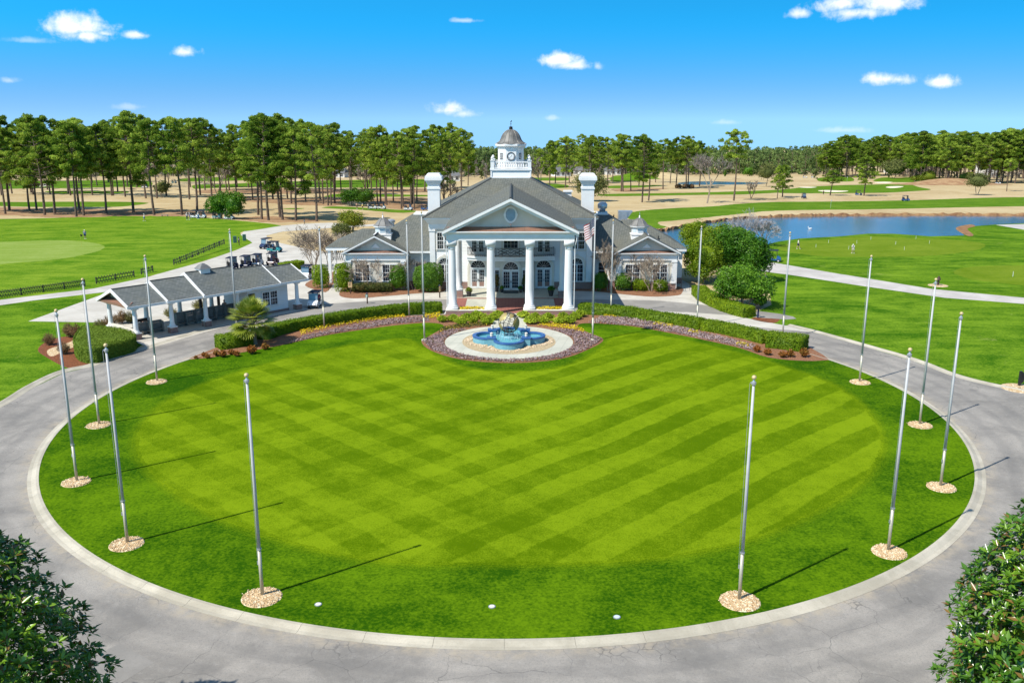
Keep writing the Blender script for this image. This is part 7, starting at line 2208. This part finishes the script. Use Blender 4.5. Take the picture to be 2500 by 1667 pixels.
# ================================================================== GOLF CARTS
def cart_parts(t, body, bags=True):
    b = MB()
    b.box(-.56, -.62, .26, .56, .95, .36)
    b.prismx([(-1.16, .30), (-1.20, .46), (-1.12, .62), (-.92, .80), (-.66, .92), (-.58, .92), (-.56, .30)], -.56, .56)
    b.prismx([(.10, .36), (.08, .62), (.70, .66), (1.12, .64), (1.20, .52), (1.18, .32)], -.58, .58)
    o = b.build('body', body, t)
    b = MB(); b.box(-.5, -1.24, .34, .5, -1.16, .44).cut(); b.box(-.5, 1.18, .34, .5, 1.26, .44).cut(); b.split('bumper', 'rubber', t)
    for s in (-1, 1):
        q = MB(); q.box(s * .40 - .09, -1.19, .52, s * .40 + .09, -1.10, .62); q.build('headlight', 'screen', t)
    b = MB(); b.box(-.54, .06, .64, .54, .60, .78); b.build('seat', 'seatvinyl', t)
    b = MB(); b.frus((-.52, .58, .52, .70), .82, (-.52, .68, .52, .78), 1.2); b.build('backrest', 'seatvinyl', t)
    b = MB(); b.frus((-.60, -.72, .60, 1.02), 1.80, (-.54, -.64, .54, .94), 1.87); b.box(-.62, -.74, 1.76, .62, 1.04, 1.80); b.build('roof', 'canopy', t)
    b = MB()
    for s in (-1, 1):
        b.tube([(s * .53, -.66, .9), (s * .55, -.52, 1.77)], .022, 5).cut(); b.tube([(s * .53, .82, .64), (s * .55, .84, 1.77)], .022, 5).cut()
    b.split('roof_strut', 'black', t)
    b = MB(); b.add([(-.50, -.66, .93), (.50, -.66, .93), (.52, -.54, 1.70), (-.52, -.54, 1.70), (-.50, -.65, .93), (.50, -.65, .93), (.52, -.53, 1.70), (-.52, -.53, 1.70)], [(0, 1, 2, 3), (7, 6, 5, 4)]); b.build('windscreen', 'screen', t)
    for (x, y) in ((-.5, -.84), (.5, -.84), (-.5, .80), (.5, .80)):
        b = MB(); b.tube([(x - .09, y, .23), (x + .09, y, .23)], .23, 16); w_ = b.build('wheel', 'rubber', t)
        b = MB(); sx_ = .092 if x > 0 else -.092
        b.tube([(x + sx_ * .9, y, .23), (x + sx_ * 1.08, y, .23)], .12, 12); b.build('rim', 'hub', w_)
    b = MB(); b.tube([(-.25 + .17 * cos(a), -.28 + .05 * sin(a), 1.02 + .15 * sin(a)) for a in np.linspace(0, 2 * pi, 13)], .015, 4); b.tube([(-.25, -.28, 1.02), (-.25, -.55, .75)], .02, 4); b.build('steering_wheel', 'black', t)
    if bags:
        for s, c in ((-.26, 'c_navy'), (.26, 'c_black')):
            b = MB(); b.lathe([(.12, .6), (.14, .8), (.13, 1.25), (.15, 1.3)], 10, (s, 1.0, 0))
            for k in range(5):
                a = k * 1.3; b.tube([(s + .06 * cos(a), 1.0 + .06 * sin(a), 1.2), (s + .1 * cos(a), 1.0 + .1 * sin(a), 1.5 + .04 * k)], .012, 4); b.ball((s + .1 * cos(a), 1.0 + .1 * sin(a), 1.5 + .04 * k), .035, 5, 4)
            b.build('golf_bag', c, t)
CARTS = {}
def cart(fn, x, y, rz, body, label, bags=True, group='golf carts on the club grounds'):
    key = (body, bags)
    pt = PX(*fn(x, y), 0.015) if fn else D(x, y, .015)
    if key not in CARTS:
        t = thing('golf_cart', label, 'golf cart', group=group); cart_parts(t, body, bags); CARTS[key] = t
    else:
        t = dup(CARTS[key], (0, 0, 0), 0, label)
    t.location = pt; t.rotation_euler = (0, 0, rz)
    return t
# ================================================================== PEOPLE
def skin_obj(name, verts, edges, radii, mat, parent, root=0, sub=1):
    me = bpy.data.meshes.new(name)
    me.from_pydata(verts, edges, [])
    o = bpy.data.objects.new(name, me); COL.objects.link(o)
    m = o.modifiers.new('skin', 'SKIN'); m.use_smooth_shade = True
    sl = me.skin_vertices[0]
    for i, r in enumerate(radii):
        sl.data[i].radius = (r, r) if not isinstance(r, tuple) else r
        sl.data[i].use_root = (i == root)
    m2 = o.modifiers.new('sub', 'SUBSURF'); m2.levels = sub; m2.render_levels = sub
    me.materials.append(M[mat])
    o.parent = parent
    return o
def person(pt, rz, label, shirt, legs, pose='stand', cap=None, long_legs=True, club=False, group=None):
    """one continuous body posed by its joints; clothes, hair and cap are parts. Faces -y before rotation."""
    t = thing('person', label, 'person', pt, rz, group)
    J = {'pel': (0, 0, .94), 'wst': (0, 0, 1.10), 'chs': (0, .0, 1.32), 'nck': (0, .01, 1.50), 'hd0': (0, -.005, 1.60), 'hd1': (0, -.02, 1.72)}
    if pose == 'stand':
        lean = 0.0
        for s, n in ((-1, 'l'), (1, 'r')):
            J.update({'sh' + n: (s * .19, .01, 1.43), 'el' + n: (s * .26, .03, 1.15), 'wr' + n: (s * .25, -.08, .92), 'hp' + n: (s * .1, 0, .90), 'kn' + n: (s * .11, -.02, .50), 'an' + n: (s * .12, .02, .09), 'to' + n: (s * .14, -.15, .04)})
    elif pose == 'putt':
        J.update({'wst': (0, -.05, 1.06), 'chs': (0, -.2, 1.24), 'nck': (0, -.31, 1.36), 'hd0': (0, -.38, 1.43), 'hd1': (0, -.44, 1.53)})
        for s, n in ((-1, 'l'), (1, 'r')):
            J.update({'sh' + n: (s * .18, -.26, 1.30), 'el' + n: (s * .17, -.36, 1.04), 'wr' + n: (s * .04, -.42, .80), 'hp' + n: (s * .1, 0, .90), 'kn' + n: (s * .15, -.06, .50), 'an' + n: (s * .18, .02, .09), 'to' + n: (s * .21, -.15, .04)})
    elif pose == 'walk':
        for s, n in ((-1, 'l'), (1, 'r')):
            J.update({'sh' + n: (s * .19, .01, 1.43), 'el' + n: (s * .25, s * .12 + .02, 1.16), 'wr' + n: (s * .23, s * .1 - .08, .93), 'hp' + n: (s * .1, 0, .90), 'kn' + n: (s * .1, -s * .14 - .04, .50), 'an' + n: (s * .1, -s * .24 + .04, .10), 'to' + n: (s * .11, -s * .24 - .13, .05)})
    else:   # seated in a cart
        J.update({'pel': (0, 0, .12), 'wst': (0, .03, .28), 'chs': (0, .06, .50), 'nck': (0, .06, .68), 'hd0': (0, .04, .78), 'hd1': (0, .02, .90)})
        for s, n in ((-1, 'l'), (1, 'r')):
            J.update({'sh' + n: (s * .19, .07, .61), 'el' + n: (s * .25, -.08, .38), 'wr' + n: (s * .18, -.30, .36), 'hp' + n: (s * .1, -.04, .10), 'kn' + n: (s * .14, -.42, .12), 'an' + n: (s * .14, -.52, -.32), 'to' + n: (s * .15, -.68, -.37)})
    keys = list(J); ix = {k: i for i, k in enumerate(keys)}
    R = {'pel': .135, 'wst': .125, 'chs': .15, 'nck': .06, 'hd0': .085, 'hd1': .092}
    for n in 'lr':
        R.update({'sh' + n: .062, 'el' + n: .045, 'wr' + n: .03, 'hp' + n: .095, 'kn' + n: .06, 'an' + n: .042, 'to' + n: .035})
    V = [J[k] for k in keys]; RR = [R[k] for k in keys]
    E_ = [('pel', 'wst'), ('wst', 'chs'), ('chs', 'nck'), ('nck', 'hd0'), ('hd0', 'hd1')]
    for n in 'lr':
        E_ += [('chs', 'sh' + n), ('sh' + n, 'el' + n), ('el' + n, 'wr' + n), ('pel', 'hp' + n), ('hp' + n, 'kn' + n), ('kn' + n, 'an' + n), ('an' + n, 'to' + n)]
    E_ = [(ix[a], ix[b_]) for a, b_ in E_]
    for n, s in (('l', -1), ('r', 1)):        # palms, four unequal curled fingers and a thumb
        w_ = Vector(J['wr' + n]); d = (w_ - Vector(J['el' + n])).normalized()
        side = Vector((0, 1, 0)); side = (side - d * side.dot(d)).normalized(); inn = d.cross(side) * s
        pi_ = len(V); V.append(tuple(w_ + d * .075)); RR.append(.034); E_.append((ix['wr' + n], pi_))
        for k, ln in enumerate((.058, .068, .064, .05)):
            o0 = w_ + d * .10 + side * (.027 - .018 * k); a = len(V)
            V += [tuple(o0), tuple(o0 + d * ln * .55 + inn * .012), tuple(o0 + d * ln * .85 + inn * .035)]
            RR += [.010, .009, .008]; E_ += [(pi_, a), (a, a + 1), (a + 1, a + 2)]
        a = len(V); V += [tuple(w_ + d * .045 + side * .04), tuple(w_ + d * .085 + side * .055 + inn * .02)]; RR += [.011, .009]; E_ += [(pi_, a), (a, a + 1)]
    skin_obj('body', V, E_, RR, 'skin', t)
    def cloth(name, ks, es, add, mat):
        vv = [J[k] for k in ks]; q = {k: i for i, k in enumerate(ks)}
        skin_obj(name, vv, [(q[a], q[b_]) for a, b_ in es], [R[k] + add for k in ks], mat, t)
    J['hml'] = tuple(Vector(J['shl']).lerp(Vector(J['ell']), .75)); J['hmr'] = tuple(Vector(J['shr']).lerp(Vector(J['elr']), .75)); R['hml'] = R['hmr'] = .052
    cloth('shirt', ['wst', 'pel', 'chs', 'shl', 'hml', 'shr', 'hmr'], [('pel', 'wst'), ('wst', 'chs'), ('chs', 'shl'), ('shl', 'hml'), ('chs', 'shr'), ('shr', 'hmr')], .022, shirt)
    J['skl'] = tuple(Vector(J['hpl']).lerp(Vector(J['knl']), .85)); J['skr'] = tuple(Vector(J['hpr']).lerp(Vector(J['knr']), .85)); R['skl'] = R['skr'] = .075
    if long_legs:
        cloth('trousers', ['pel', 'hpl', 'knl', 'anl', 'hpr', 'knr', 'anr'], [('pel', 'hpl'), ('hpl', 'knl'), ('knl', 'anl'), ('pel', 'hpr'), ('hpr', 'knr'), ('knr', 'anr')], .02, legs)
    else:
        cloth('shorts', ['pel', 'hpl', 'skl', 'hpr', 'skr'], [('pel', 'hpl'), ('hpl', 'skl'), ('pel', 'hpr'), ('hpr', 'skr')], .02, legs)
    h0, h1 = Vector(J['hd0']), Vector(J['hd1']); up = (h1 - h0).normalized(); c = h0.lerp(h1, .62); fw = Vector((0, -1, 0)); fw = (fw - up * fw.dot(up)).normalized()
    b = MB()
    b.ball(tuple(c + up * .03 - fw * .015), .105, 12, 8)
    b.v = [tuple(Vector(p) if (Vector(p) - c).dot(up) > -.0 or (Vector(p) - c).dot(fw) < -.03 else Vector(p).lerp(c, .35)) for p in b.v]
    b.build('hair', 'hair' if not cap else cap, t, True)
    b = MB()
    for s in (-1, 1):
        b.ball(tuple(c + fw * .088 + Vector((s * .032, 0, 0)) + up * .004), .012, 6, 4)
    b.build('eye', 'c_black', t)
    b = MB(); b.add([c + fw * .09 + up * .01, c + fw * .12 - up * .022, c + fw * .09 + Vector((.016, 0, 0)) - up * .028, c + fw * .09 - Vector((.016, 0, 0)) - up * .028], [(0, 2, 1), (0, 1, 3), (1, 2, 3)]); b.tube([c + fw * .088 - up * .05 + Vector((-.02, 0, 0)), c + fw * .092 - up * .05, c + fw * .088 - up * .05 + Vector((.02, 0, 0))], .006, 4)
    for s in (-1, 1): b.ball(tuple(c + Vector((s * .092, 0, 0))), .022, 6, 4, 1.3)
    b.build('face', 'skin', t)
    if cap:
        b = MB(); b.add([c + up * .03 + fw * .08 + Vector((-.07, 0, 0)), c + up * .03 + fw * .08 + Vector((.07, 0, 0)), c + up * .015 + fw * .17 + Vector((.045, 0, 0)), c + up * .015 + fw * .17 - Vector((.045, 0, 0))], [(0, 1, 2, 3)]); b.build('cap_peak', cap, t)
    b = MB()
    for n in 'lr':
        a_, o_ = Vector(J['an' + n]), Vector(J['to' + n]); dd = (o_ - a_); dd.z = 0; dd.normalize()
        zf = min(a_.z, o_.z) - .04
        m_ = a_.lerp(o_, .5)
        b.ball((m_.x, m_.y, zf + .05), .075, 10, 6, .6)
        b.ball(tuple(Vector((o_.x, o_.y, zf + .045))), .055, 10, 6, .7)
    b.build('shoe', 'c_white', t, True)
    if club:
        w_ = Vector(J['wrr']) + Vector((-.03, -.05, -.05)); b = MB(); ft_ = Vector((.05, -.62, .02))
        b.tube([w_ + Vector((0, .05, .12)), ft_], [.012, .007], 5); b.box(ft_.x - .02, ft_.y - .05, .0, ft_.x + .09, ft_.y + .01, .035)
        tt = thing('golf_putter', 'putter held by ' + label, 'golf club', pt, rz); b.build('shaft', 'galv', tt)
    return t
def riders(ct, lst):
    """people sitting in a cart"""
    for (x, lab, sh, lg, cap) in lst:
        rz = ct.rotation_euler.z
        off = Matrix.Rotation(rz, 3, 'Z') @ Vector((x, .28, .70))
        person(ct.location + off, rz, lab, sh, lg, 'sit', cap)
c_ = cart(None, 724, 705, radians(-4), 'cartwhite', 'white fronted golf cart with two riders on the forecourt by the pavilion')
riders(c_, [(-.26, 'person in blue shirt driving the forecourt cart', 'c_blue', 'c_khaki', 'c_navy'), (.26, 'person in pink shirt riding in the forecourt cart', 'c_pink', 'c_navy', None)])
c_ = cart(None, 705, 640, radians(-6), 'cartwhite', 'white golf cart parked behind the pavilion end by the wing ramp')
riders(c_, [(.26, 'person in dark shirt seated in the cart by the wing ramp', 'c_black', 'c_navy', None)])
for x, y, rz, body, lab, rid in ((534, 619, 178, 'cartnavy', 'dark cart seen from behind above the pavilion roof, leftmost of the queue', None), (566, 615, 176, 'cartnavy', 'empty dark cart second in the queue above the pavilion roof', None),
                                 (592, 611, 176, 'cartwhite', 'cart third in the queue with a white and blue clad rider', [(-.2, 'person in white shirt seen from behind in the third queued cart', 'c_white', 'c_blue', 'c_peach')]), (627, 608, 172, 'carttan', 'maroon cart at the right end of the queue', [(-.2, 'person in dark red shirt in the right end queued cart', 'c_pink', 'c_black', 'c_black')])):
    c_ = cart(None, x, y, radians(rz), body, lab)
    if rid: riders(c_, rid)
cart(None, 612, 571, radians(-30), 'cartnavy', 'dark cart at the back of the forecourt, partly hidden by the pale blue cart', False)
c_ = cart(None, 631, 579, radians(78), 'cartteal', 'pale blue cart seen from the side at the back of the forecourt')
riders(c_, [(.2, 'person in light blue shirt sitting in the side on cart', 'c_sky', 'c_navy', None)])
for x, y, rz, body, lab in ((449, 501, 70, 'cartwhite', 'white cart by the field edge, left one of a pair with golfers'), (463, 501, 80, 'cartwhite', 'white cart by the field edge, right one of a pair with golfers'), (499, 502, 75, 'cartwhite', 'white cart parked before the round bush pair, left one'), (527, 504, 80, 'cartwhite', 'white cart parked before the round bush pair, right one'),
                            (857, 480, 80, 'cartwhite', 'white cart in a group by the dark bush pair behind the left wing'), (877, 480, 75, 'cartwhite', 'white cart right of the golfers behind the left wing'), (938, 483, 70, 'cartwhite', 'white cart under the pines left of the chimney'), (977, 483, 80, 'cartblue', 'blue cart half hidden by the left chimney'),
                            (1775, 601, 70, 'cartblue', 'blue cart on the path beside the round trees'), (1846, 456, 0, 'cartnavy', 'dark cart on the fairway beyond the pond, left one'), (1972, 449, 80, 'cartblue', 'cart parked in the shade of the full pine beyond the pond'), (2080, 462, 95, 'cartblue', 'blue cart on the dry ground above the right fairway'), (1849, 409, 80, 'cartwhite', 'tiny cart far off on the upper fairway, left one'), (1868, 409, 80, 'cartwhite', 'tiny cart far off on the upper fairway, right one'),
                            (400, 421, 90, 'cartteal', 'teal cart far between the left trunks'), (2292, 423, 80, 'cartwhite', 'white cart under the right wood'), (333, 432, 80, 'cartwhite', 'white cart far off on the left fairway beside golfers')):
    cart(None, x, y, radians(rz), body, lab)
for x, y, rz, lab, sh, lg, pose, cap, ll, cl in ((196, 549, 20, 'person in blue shirt and dark shorts on the practice field by the flag', 'c_blue', 'c_navy', 'stand', 'c_white', False, False), (332, 508, -60, 'person in white top walking across the far practice field', 'c_white', 'c_blue', 'walk', 'c_white', False, False),
                                             (430, 505, 30, 'person in white shirt standing left by the field edge carts', 'c_white', 'c_navy', 'stand', 'c_white', True, False), (436, 505, -40, 'person in blue shirt standing beside the white shirted golfer at the field edge', 'c_blue', 'c_khaki', 'stand', 'c_white', True, False),
                                             (456, 503, 10, 'person in white hat between the two field edge carts', 'c_white', 'c_blue', 'stand', 'c_white', True, False),
                                             (820, 480, 20, 'person in peach shirt on the tee behind the left wing', 'c_peach', 'c_black', 'stand', None, False, False), (833, 482, -20, 'person in yellow shirt and dark shorts on the tee behind the left wing', 'c_yellow', 'c_black', 'walk', 'c_white', False, False), (846, 481, 40, 'person in white and navy nearest the carts on the tee', 'c_white', 'c_navy', 'stand', 'c_navy', True, False),
                                             (1833, 572, 60, 'person in white top and navy shorts walking on the right putting green', 'c_white', 'c_navy', 'walk', None, False, False), (1959, 582, -30, 'person dressed all in white putting on the right green', 'c_white', 'c_white', 'putt', 'c_white', False, True),
                                             (1891, 448, 0, 'person in dark clothes on the dry fairway beyond the pond', 'c_black', 'c_black', 'stand', None, True, False), (325, 432, 20, 'person in red far off on the left fairway', 'c_red', 'c_black', 'stand', None, True, False), (345, 432, -20, 'person in dark red beside the far left cart', 'c_pink', 'c_navy', 'stand', None, True, False), (372, 432, 0, 'person in white far off among the left trunks', 'c_white', 'c_navy', 'stand', None, True, False), (450, 434, 0, 'pair standing golfer in dark clothes far off on the left fairway', 'c_black', 'c_grey', 'stand', None, True, False)):
    person(D(x, y, .01), radians(rz), lab, sh, lg, pose, cap, ll, cl)
person(PAVW(11.9, 3.2, .03), radians(40), 'person in grey shirt standing behind the bag rack under the pavilion', 'c_grey', 'c_black', 'stand', None)

# ================================================================== FENCES, SIGNS, SMALL THINGS
def lattice_fence(a, b_, h, lab, n):
    a = Vector(a); b_ = Vector(b_); d = b_ - a; L = d.length; rz = atan2(d.y, d.x)
    t = thing('fence', lab, 'fence', a, rz, 'black lattice fences along the practice field')
    q = MB()
    for k in range(n + 1):
        x = L * k / n
        for s in (-1, 1):
            x2 = x + s * .42
            if -0.01 <= x2 <= L + .01: q.tube([(x, -.02 * s, .02), (x2, -.02 * s, h + .1)], .035, 4)
    q.build('lattice', 'fence', t)
    q = MB()
    for z in (.28, h - .12): q.box(0, -.05, z - .045, L, -.012, z + .045)
    q.build('rail', 'fence', t)
    q = MB(); m = max(1, int(L / 2.6))
    for k in range(m + 1):
        x = L * k / m; q.box(x - .06, -.02, -.05, x + .06, .08, h + .05).cut()
    q.split('post', 'fence', t)
lattice_fence(PX(-60, 736), PX(208, 699), .85, 'long black lattice fence at the left edge of the frame', 44)
lattice_fence(PX(236, 693), PX(328, 676), .85, 'middle black lattice fence left of the short gate piece', 14)
lattice_fence(PX(346, 670), PX(374, 664), .8, 'short black lattice piece behind the tall left flagpole', 4)
lattice_fence(PX(425, 647), PX(549, 606), .85, 'black lattice fence along the curve of the cart path', 26)
for (px, py), lab in (((574, 593), 'green utility cabinet left of the black post'), ((597, 588), 'green utility cabinet at the tip of the field')):
    t = thing('utility_cabinet', lab, 'cabinet', PX(px, py), .4); MB().box(-.3, -.28, 0, .3, .28, 1.15).build('housing', 'utility', t); MB().frus((-.33, -.31, .33, .31), 1.15, (-.28, -.26, .28, .26), 1.24).build('lid', 'utility', t)
def sign(pt, rz, lab, plaque, h=1.5, pw=.42, ph=.5, txt=None):
    t = thing('sign', lab, 'sign', pt, rz)
    MB().box(-.06, -.05, -.05, .06, .05, h).build('post', 'darkwood', t)
    p = MB().box(-pw / 2, -.10, h - ph - .1, pw / 2, -.052, h - .05).build('board', plaque, t)
    q = MB()
    for k in range(3): q.box(-pw * .32, -.108, h - .2 - k * .13, pw * .32 - .06 * k, -.101, h - .15 - k * .13)
    q.build('lettering', 'black' if plaque == 'plaque' else 'trim', p)
    MB().lathe([(.09, h), (.1, h + .06), (.02, h + .16)], 8).build('post_cap', 'c_navy', t)
sign(PX(*C3(985, 1330)), 0, 'tan and black sign on a dark post before the left shrub', 'plaque', 1.55, .5, .62)
sign(PX(*C3(2205, 1385)), .9, 'narrow tan sign on a brown post left of the portico', 'plaque', 1.5, .3, .6)
sign(PX(*C3(1215, 1465)), -.5, 'dark sign on a short post beside the front walk', 'utility', 1.2, .4, .3)
sign(PX(*CB(955, 1130)), 0, 'small dark sign by the path under the pines', 'darkwood', 1.1, .35, .35)
sign(PX(584, 599), 0, 'black post sign between the two green cabinets', 'darkwood', 1.4, .3, .7)
t = thing('mailbox', 'dark box on a post at the corner of the right hedge and red mulch', 'mailbox', PX(*C4(2135, 1290)), .2)
MB().box(-.07, -.07, 0, .07, .07, 1.2).build('post', 'c_navy', t); q = MB(); q.box(-.28, -.2, 1.0, .12, .2, 1.32); q.frus((-.3, -.22, .14, .22), 1.32, (-.2, -.16, .04, .16), 1.4); q.build('box', 'black', t)
t = thing('bell_post', 'black post with a curved plate in a gravel disc at the right edge', 'post', PX(2488, 942)); q = MB(); q.box(-.09, -.09, 0, .09, .09, 1.25); q.build('post', 'black', t)
q = MB(); q.prismy([(.09 + .26 * cos(a), .72 + .5 * sin(a)) for a in np.linspace(-pi / 2, pi / 2, 12)], -.05, .05); q.build('plate', 'black', t)
t = thing('bell_post', 'dark bell shaped post in a small gravel disc by the right path', 'post', PX(2290, 697)); q = MB(); q.box(-.1, -.1, 0, .1, .1, 1.0); q.build('post', 'darkwood', t); MB().lathe([(.3, .75), (.24, .9), (.14, 1.15), (.05, 1.25)], 10).build('bell', 'darkwood', t)
struct(tag(MB().lathe([(1.5, -.02), (1.4, .03), (.1, .06)], 24, tuple(PX(2490, 948)), cap=False).build('gravel', 'gravel'))); struct(tag(MB().lathe([(1.3, -.02), (1.2, .03), (.1, .06)], 24, tuple(PX(2290, 697)), cap=False).build('gravel', 'gravel')))
# low in-ground light covers near the front kerb
for x, y, lab in ((731, 1388, 'left pale ground light cover in the front lawn'), (1130, 1393, 'middle pale ground light cover in the front lawn'), (1417, 1417, 'right bluish ground light cover in the front lawn')):
    p = D(x, y, ZL); t = thing('ground_light', lab, 'light cover', p)
    MB().lathe([(.165, 0), (.165, .03), (.14, .04)], 20).build('ring', 'galv', t); MB().lathe([(.135, .03), (.12, .045), (.02, .05)], 20).build('lens', 'surround' if x < 1400 else 'louvre', t)
# putting-green markers and hole flags
for i, (x, y) in enumerate([(645, 150), (748, 113), (913, 165), (980, 118), (1095, 85), (1298, 125), (1370, 170), (1465, 80), (1575, 118)]):
    p = PX(*CE(x, y)); t = thing('hole_marker', 'white hole marker, %s from the left on the right putting green' % ordw(i), 'hole marker', p, 0, 'white markers on the putting green')
    MB().tube([(0, 0, -.02), (.02 * (i % 3 - 1), 0, .62)], .022, 6).build('stick', 'c_white', t)
p = PX(*CE(2260, 388)); t = thing('hole_marker', 'white hole marker alone on the olive green near the right edge', 'hole marker', p, 0, 'white markers on the putting green'); MB().tube([(0, 0, -.02), (0, 0, .75)], .025, 6).build('stick', 'c_white', t)
def pin(pt, h, lab, col, two=False):
    t = thing('golf_flag', lab, 'golf flag', pt)
    MB().tube([(0, 0, -.02), (0, 0, h)], .018, 6).build('stick', 'c_yellow' if not two else 'c_white', t)
    MB().add([(0, 0, h), (.02, .03, h - .42), (.34, .1, h - .36), (.4, .02, h - .12)], [(0, 1, 2, 3)]).build('cloth', col, t)
pin(PX(199, 603), 2.3, 'yellow pin with dark flag on the practice green', 'c_black')
pin(PX(*CD(500, 895)), 2.4, 'white pin with checked flag on the fairway above the pond', 'c_white', True)
pin(PX(*CD(657, 640)), 2.4, 'white pin on the far green behind the full pine', 'c_white', True)
# planters, rails, birds
for fn, x, y, m, lab, s in ((C2, 612, 998, 'yellowgreen', 'dark pot with yellow grass at the left of the porch', 1.0), (C2, 1592, 992, 'deepgreen', 'dark pot with a low shrub at the right of the porch', 1.1), (C2, 1005, 950, 'deepgreen', 'black urn left of the entrance doors', .7), (C2, 1232, 950, 'deepgreen', 'black urn right of the entrance doors', .7)):
    p = PX(*fn(x, y), .06); t = thing('planter', lab, 'planter', p, world=True)
    MB().lathe([(.22 * s, 0), (.3 * s, .4 * s), (.36 * s, .62 * s), (.32 * s, .66 * s)], 14, tuple(p)).build('pot', 'pot', t)
    V, F = blob_leaves((p.x, p.y, p.z + .85 * s), (.45 * s, .45 * s, .38 * s), 320, .2, .09, np.random.default_rng(int(x)), 6, .3, -.6, .5, .9); np_obj('plant', V, F, m, t)
for x, lab in ((945, 'tall potted shrub left of the entrance behind the column'), (1275, 'tall potted shrub right of the entrance behind the column')):
    p = PX(*C2(x, 940), .06); t = thing('planter', lab, 'planter', p, world=True)
    MB().lathe([(.2, 0), (.27, .5), (.3, .55)], 12, tuple(p)).build('pot', 'pot', t); V, F = blob_leaves((p.x, p.y, p.z + 1.35), (.38, .38, .85), 420, .2, .1, np.random.default_rng(x), 8, .3, -.8, .5, .9); np_obj('plant', V, F, 'bronze', t)
def rail(a, b_, h, lab, drop=0.0):
    a, b_ = Vector(a), Vector(b_); t = thing('handrail', lab, 'railing', a, world=True)
    q = MB(); n = max(2, int((b_ - a).length / 1.2) + 1)
    for z in (h, h * .55): q.tube([a + Vector((0, 0, z)), b_ + Vector((0, 0, z))], .025, 5)
    q.build('rail', 'black', t); q = MB()
    for k in range(n): c = a.lerp(b_, k / (n - 1)); q.tube([c, c + Vector((0, 0, h))], .022, 5).cut()
    q.split('post', 'black', t)
rail(PX(*C3(682, 1285)), PX(*C3(800, 1170)), 1.0, 'black handrail of the ramp between the left shrubs')
rail(PX(*C4(1320, 1010)), PX(*C4(1318, 960)), 1.0, 'black handrail at the right wing corner wall')
rail(PX(*C4(1410, 1000)), PX(*C4(1475, 1035)), 1.0, 'black handrail along the ramp by the right hedge')
p = PX(*CD(305, 1097)); t = thing('bird', 'white bird floating on the pond', 'bird', p + Vector((0, 0, .02)))
q = MB(); q.ball((0, 0, .12), .3, 12, 8, .5); q.v = [(v[0] * 1.5, v[1] * .7, v[2] + max(0, v[0]) * .15) for v in q.v]; q.tube([(-.35, 0, .18), (-.45, 0, .38), (-.42, 0, .55)], [.09, .06, .05], 6); q.ball((-.44, 0, .58), .075, 8, 6); q.build('body', 'c_white', t, True); MB().tube([(-.5, 0, .58), (-.62, 0, .55)], [.03, .008], 5).build('beak', 'c_yellow', t)
for fn, x, y, lab in ((CC, 1395, 708, 'small orange brown bush under the fairway pines, leftmost'), (CC, 1460, 708, 'orange brown bush under the fairway pines, middle'), (CC, 1520, 708, 'orange brown bush under the fairway pines, rightmost')):
    shrub(PX(*fn(x, y)), (1.5, 1.1, 1.0), int(x), lab, 'drygrass', 700, .4)
t = thing('bench', 'low grey bench at the far edge of the practice field', 'bench', PX(*CA(1578, 1052)), .1); MB().box(-.9, -.25, .38, .9, .25, .46).build('seat', 'wood', t)
for s in (-.7, .7): MB().box(s - .06, -.2, 0, s + .06, .2, .38).build('leg', 'wood', t)
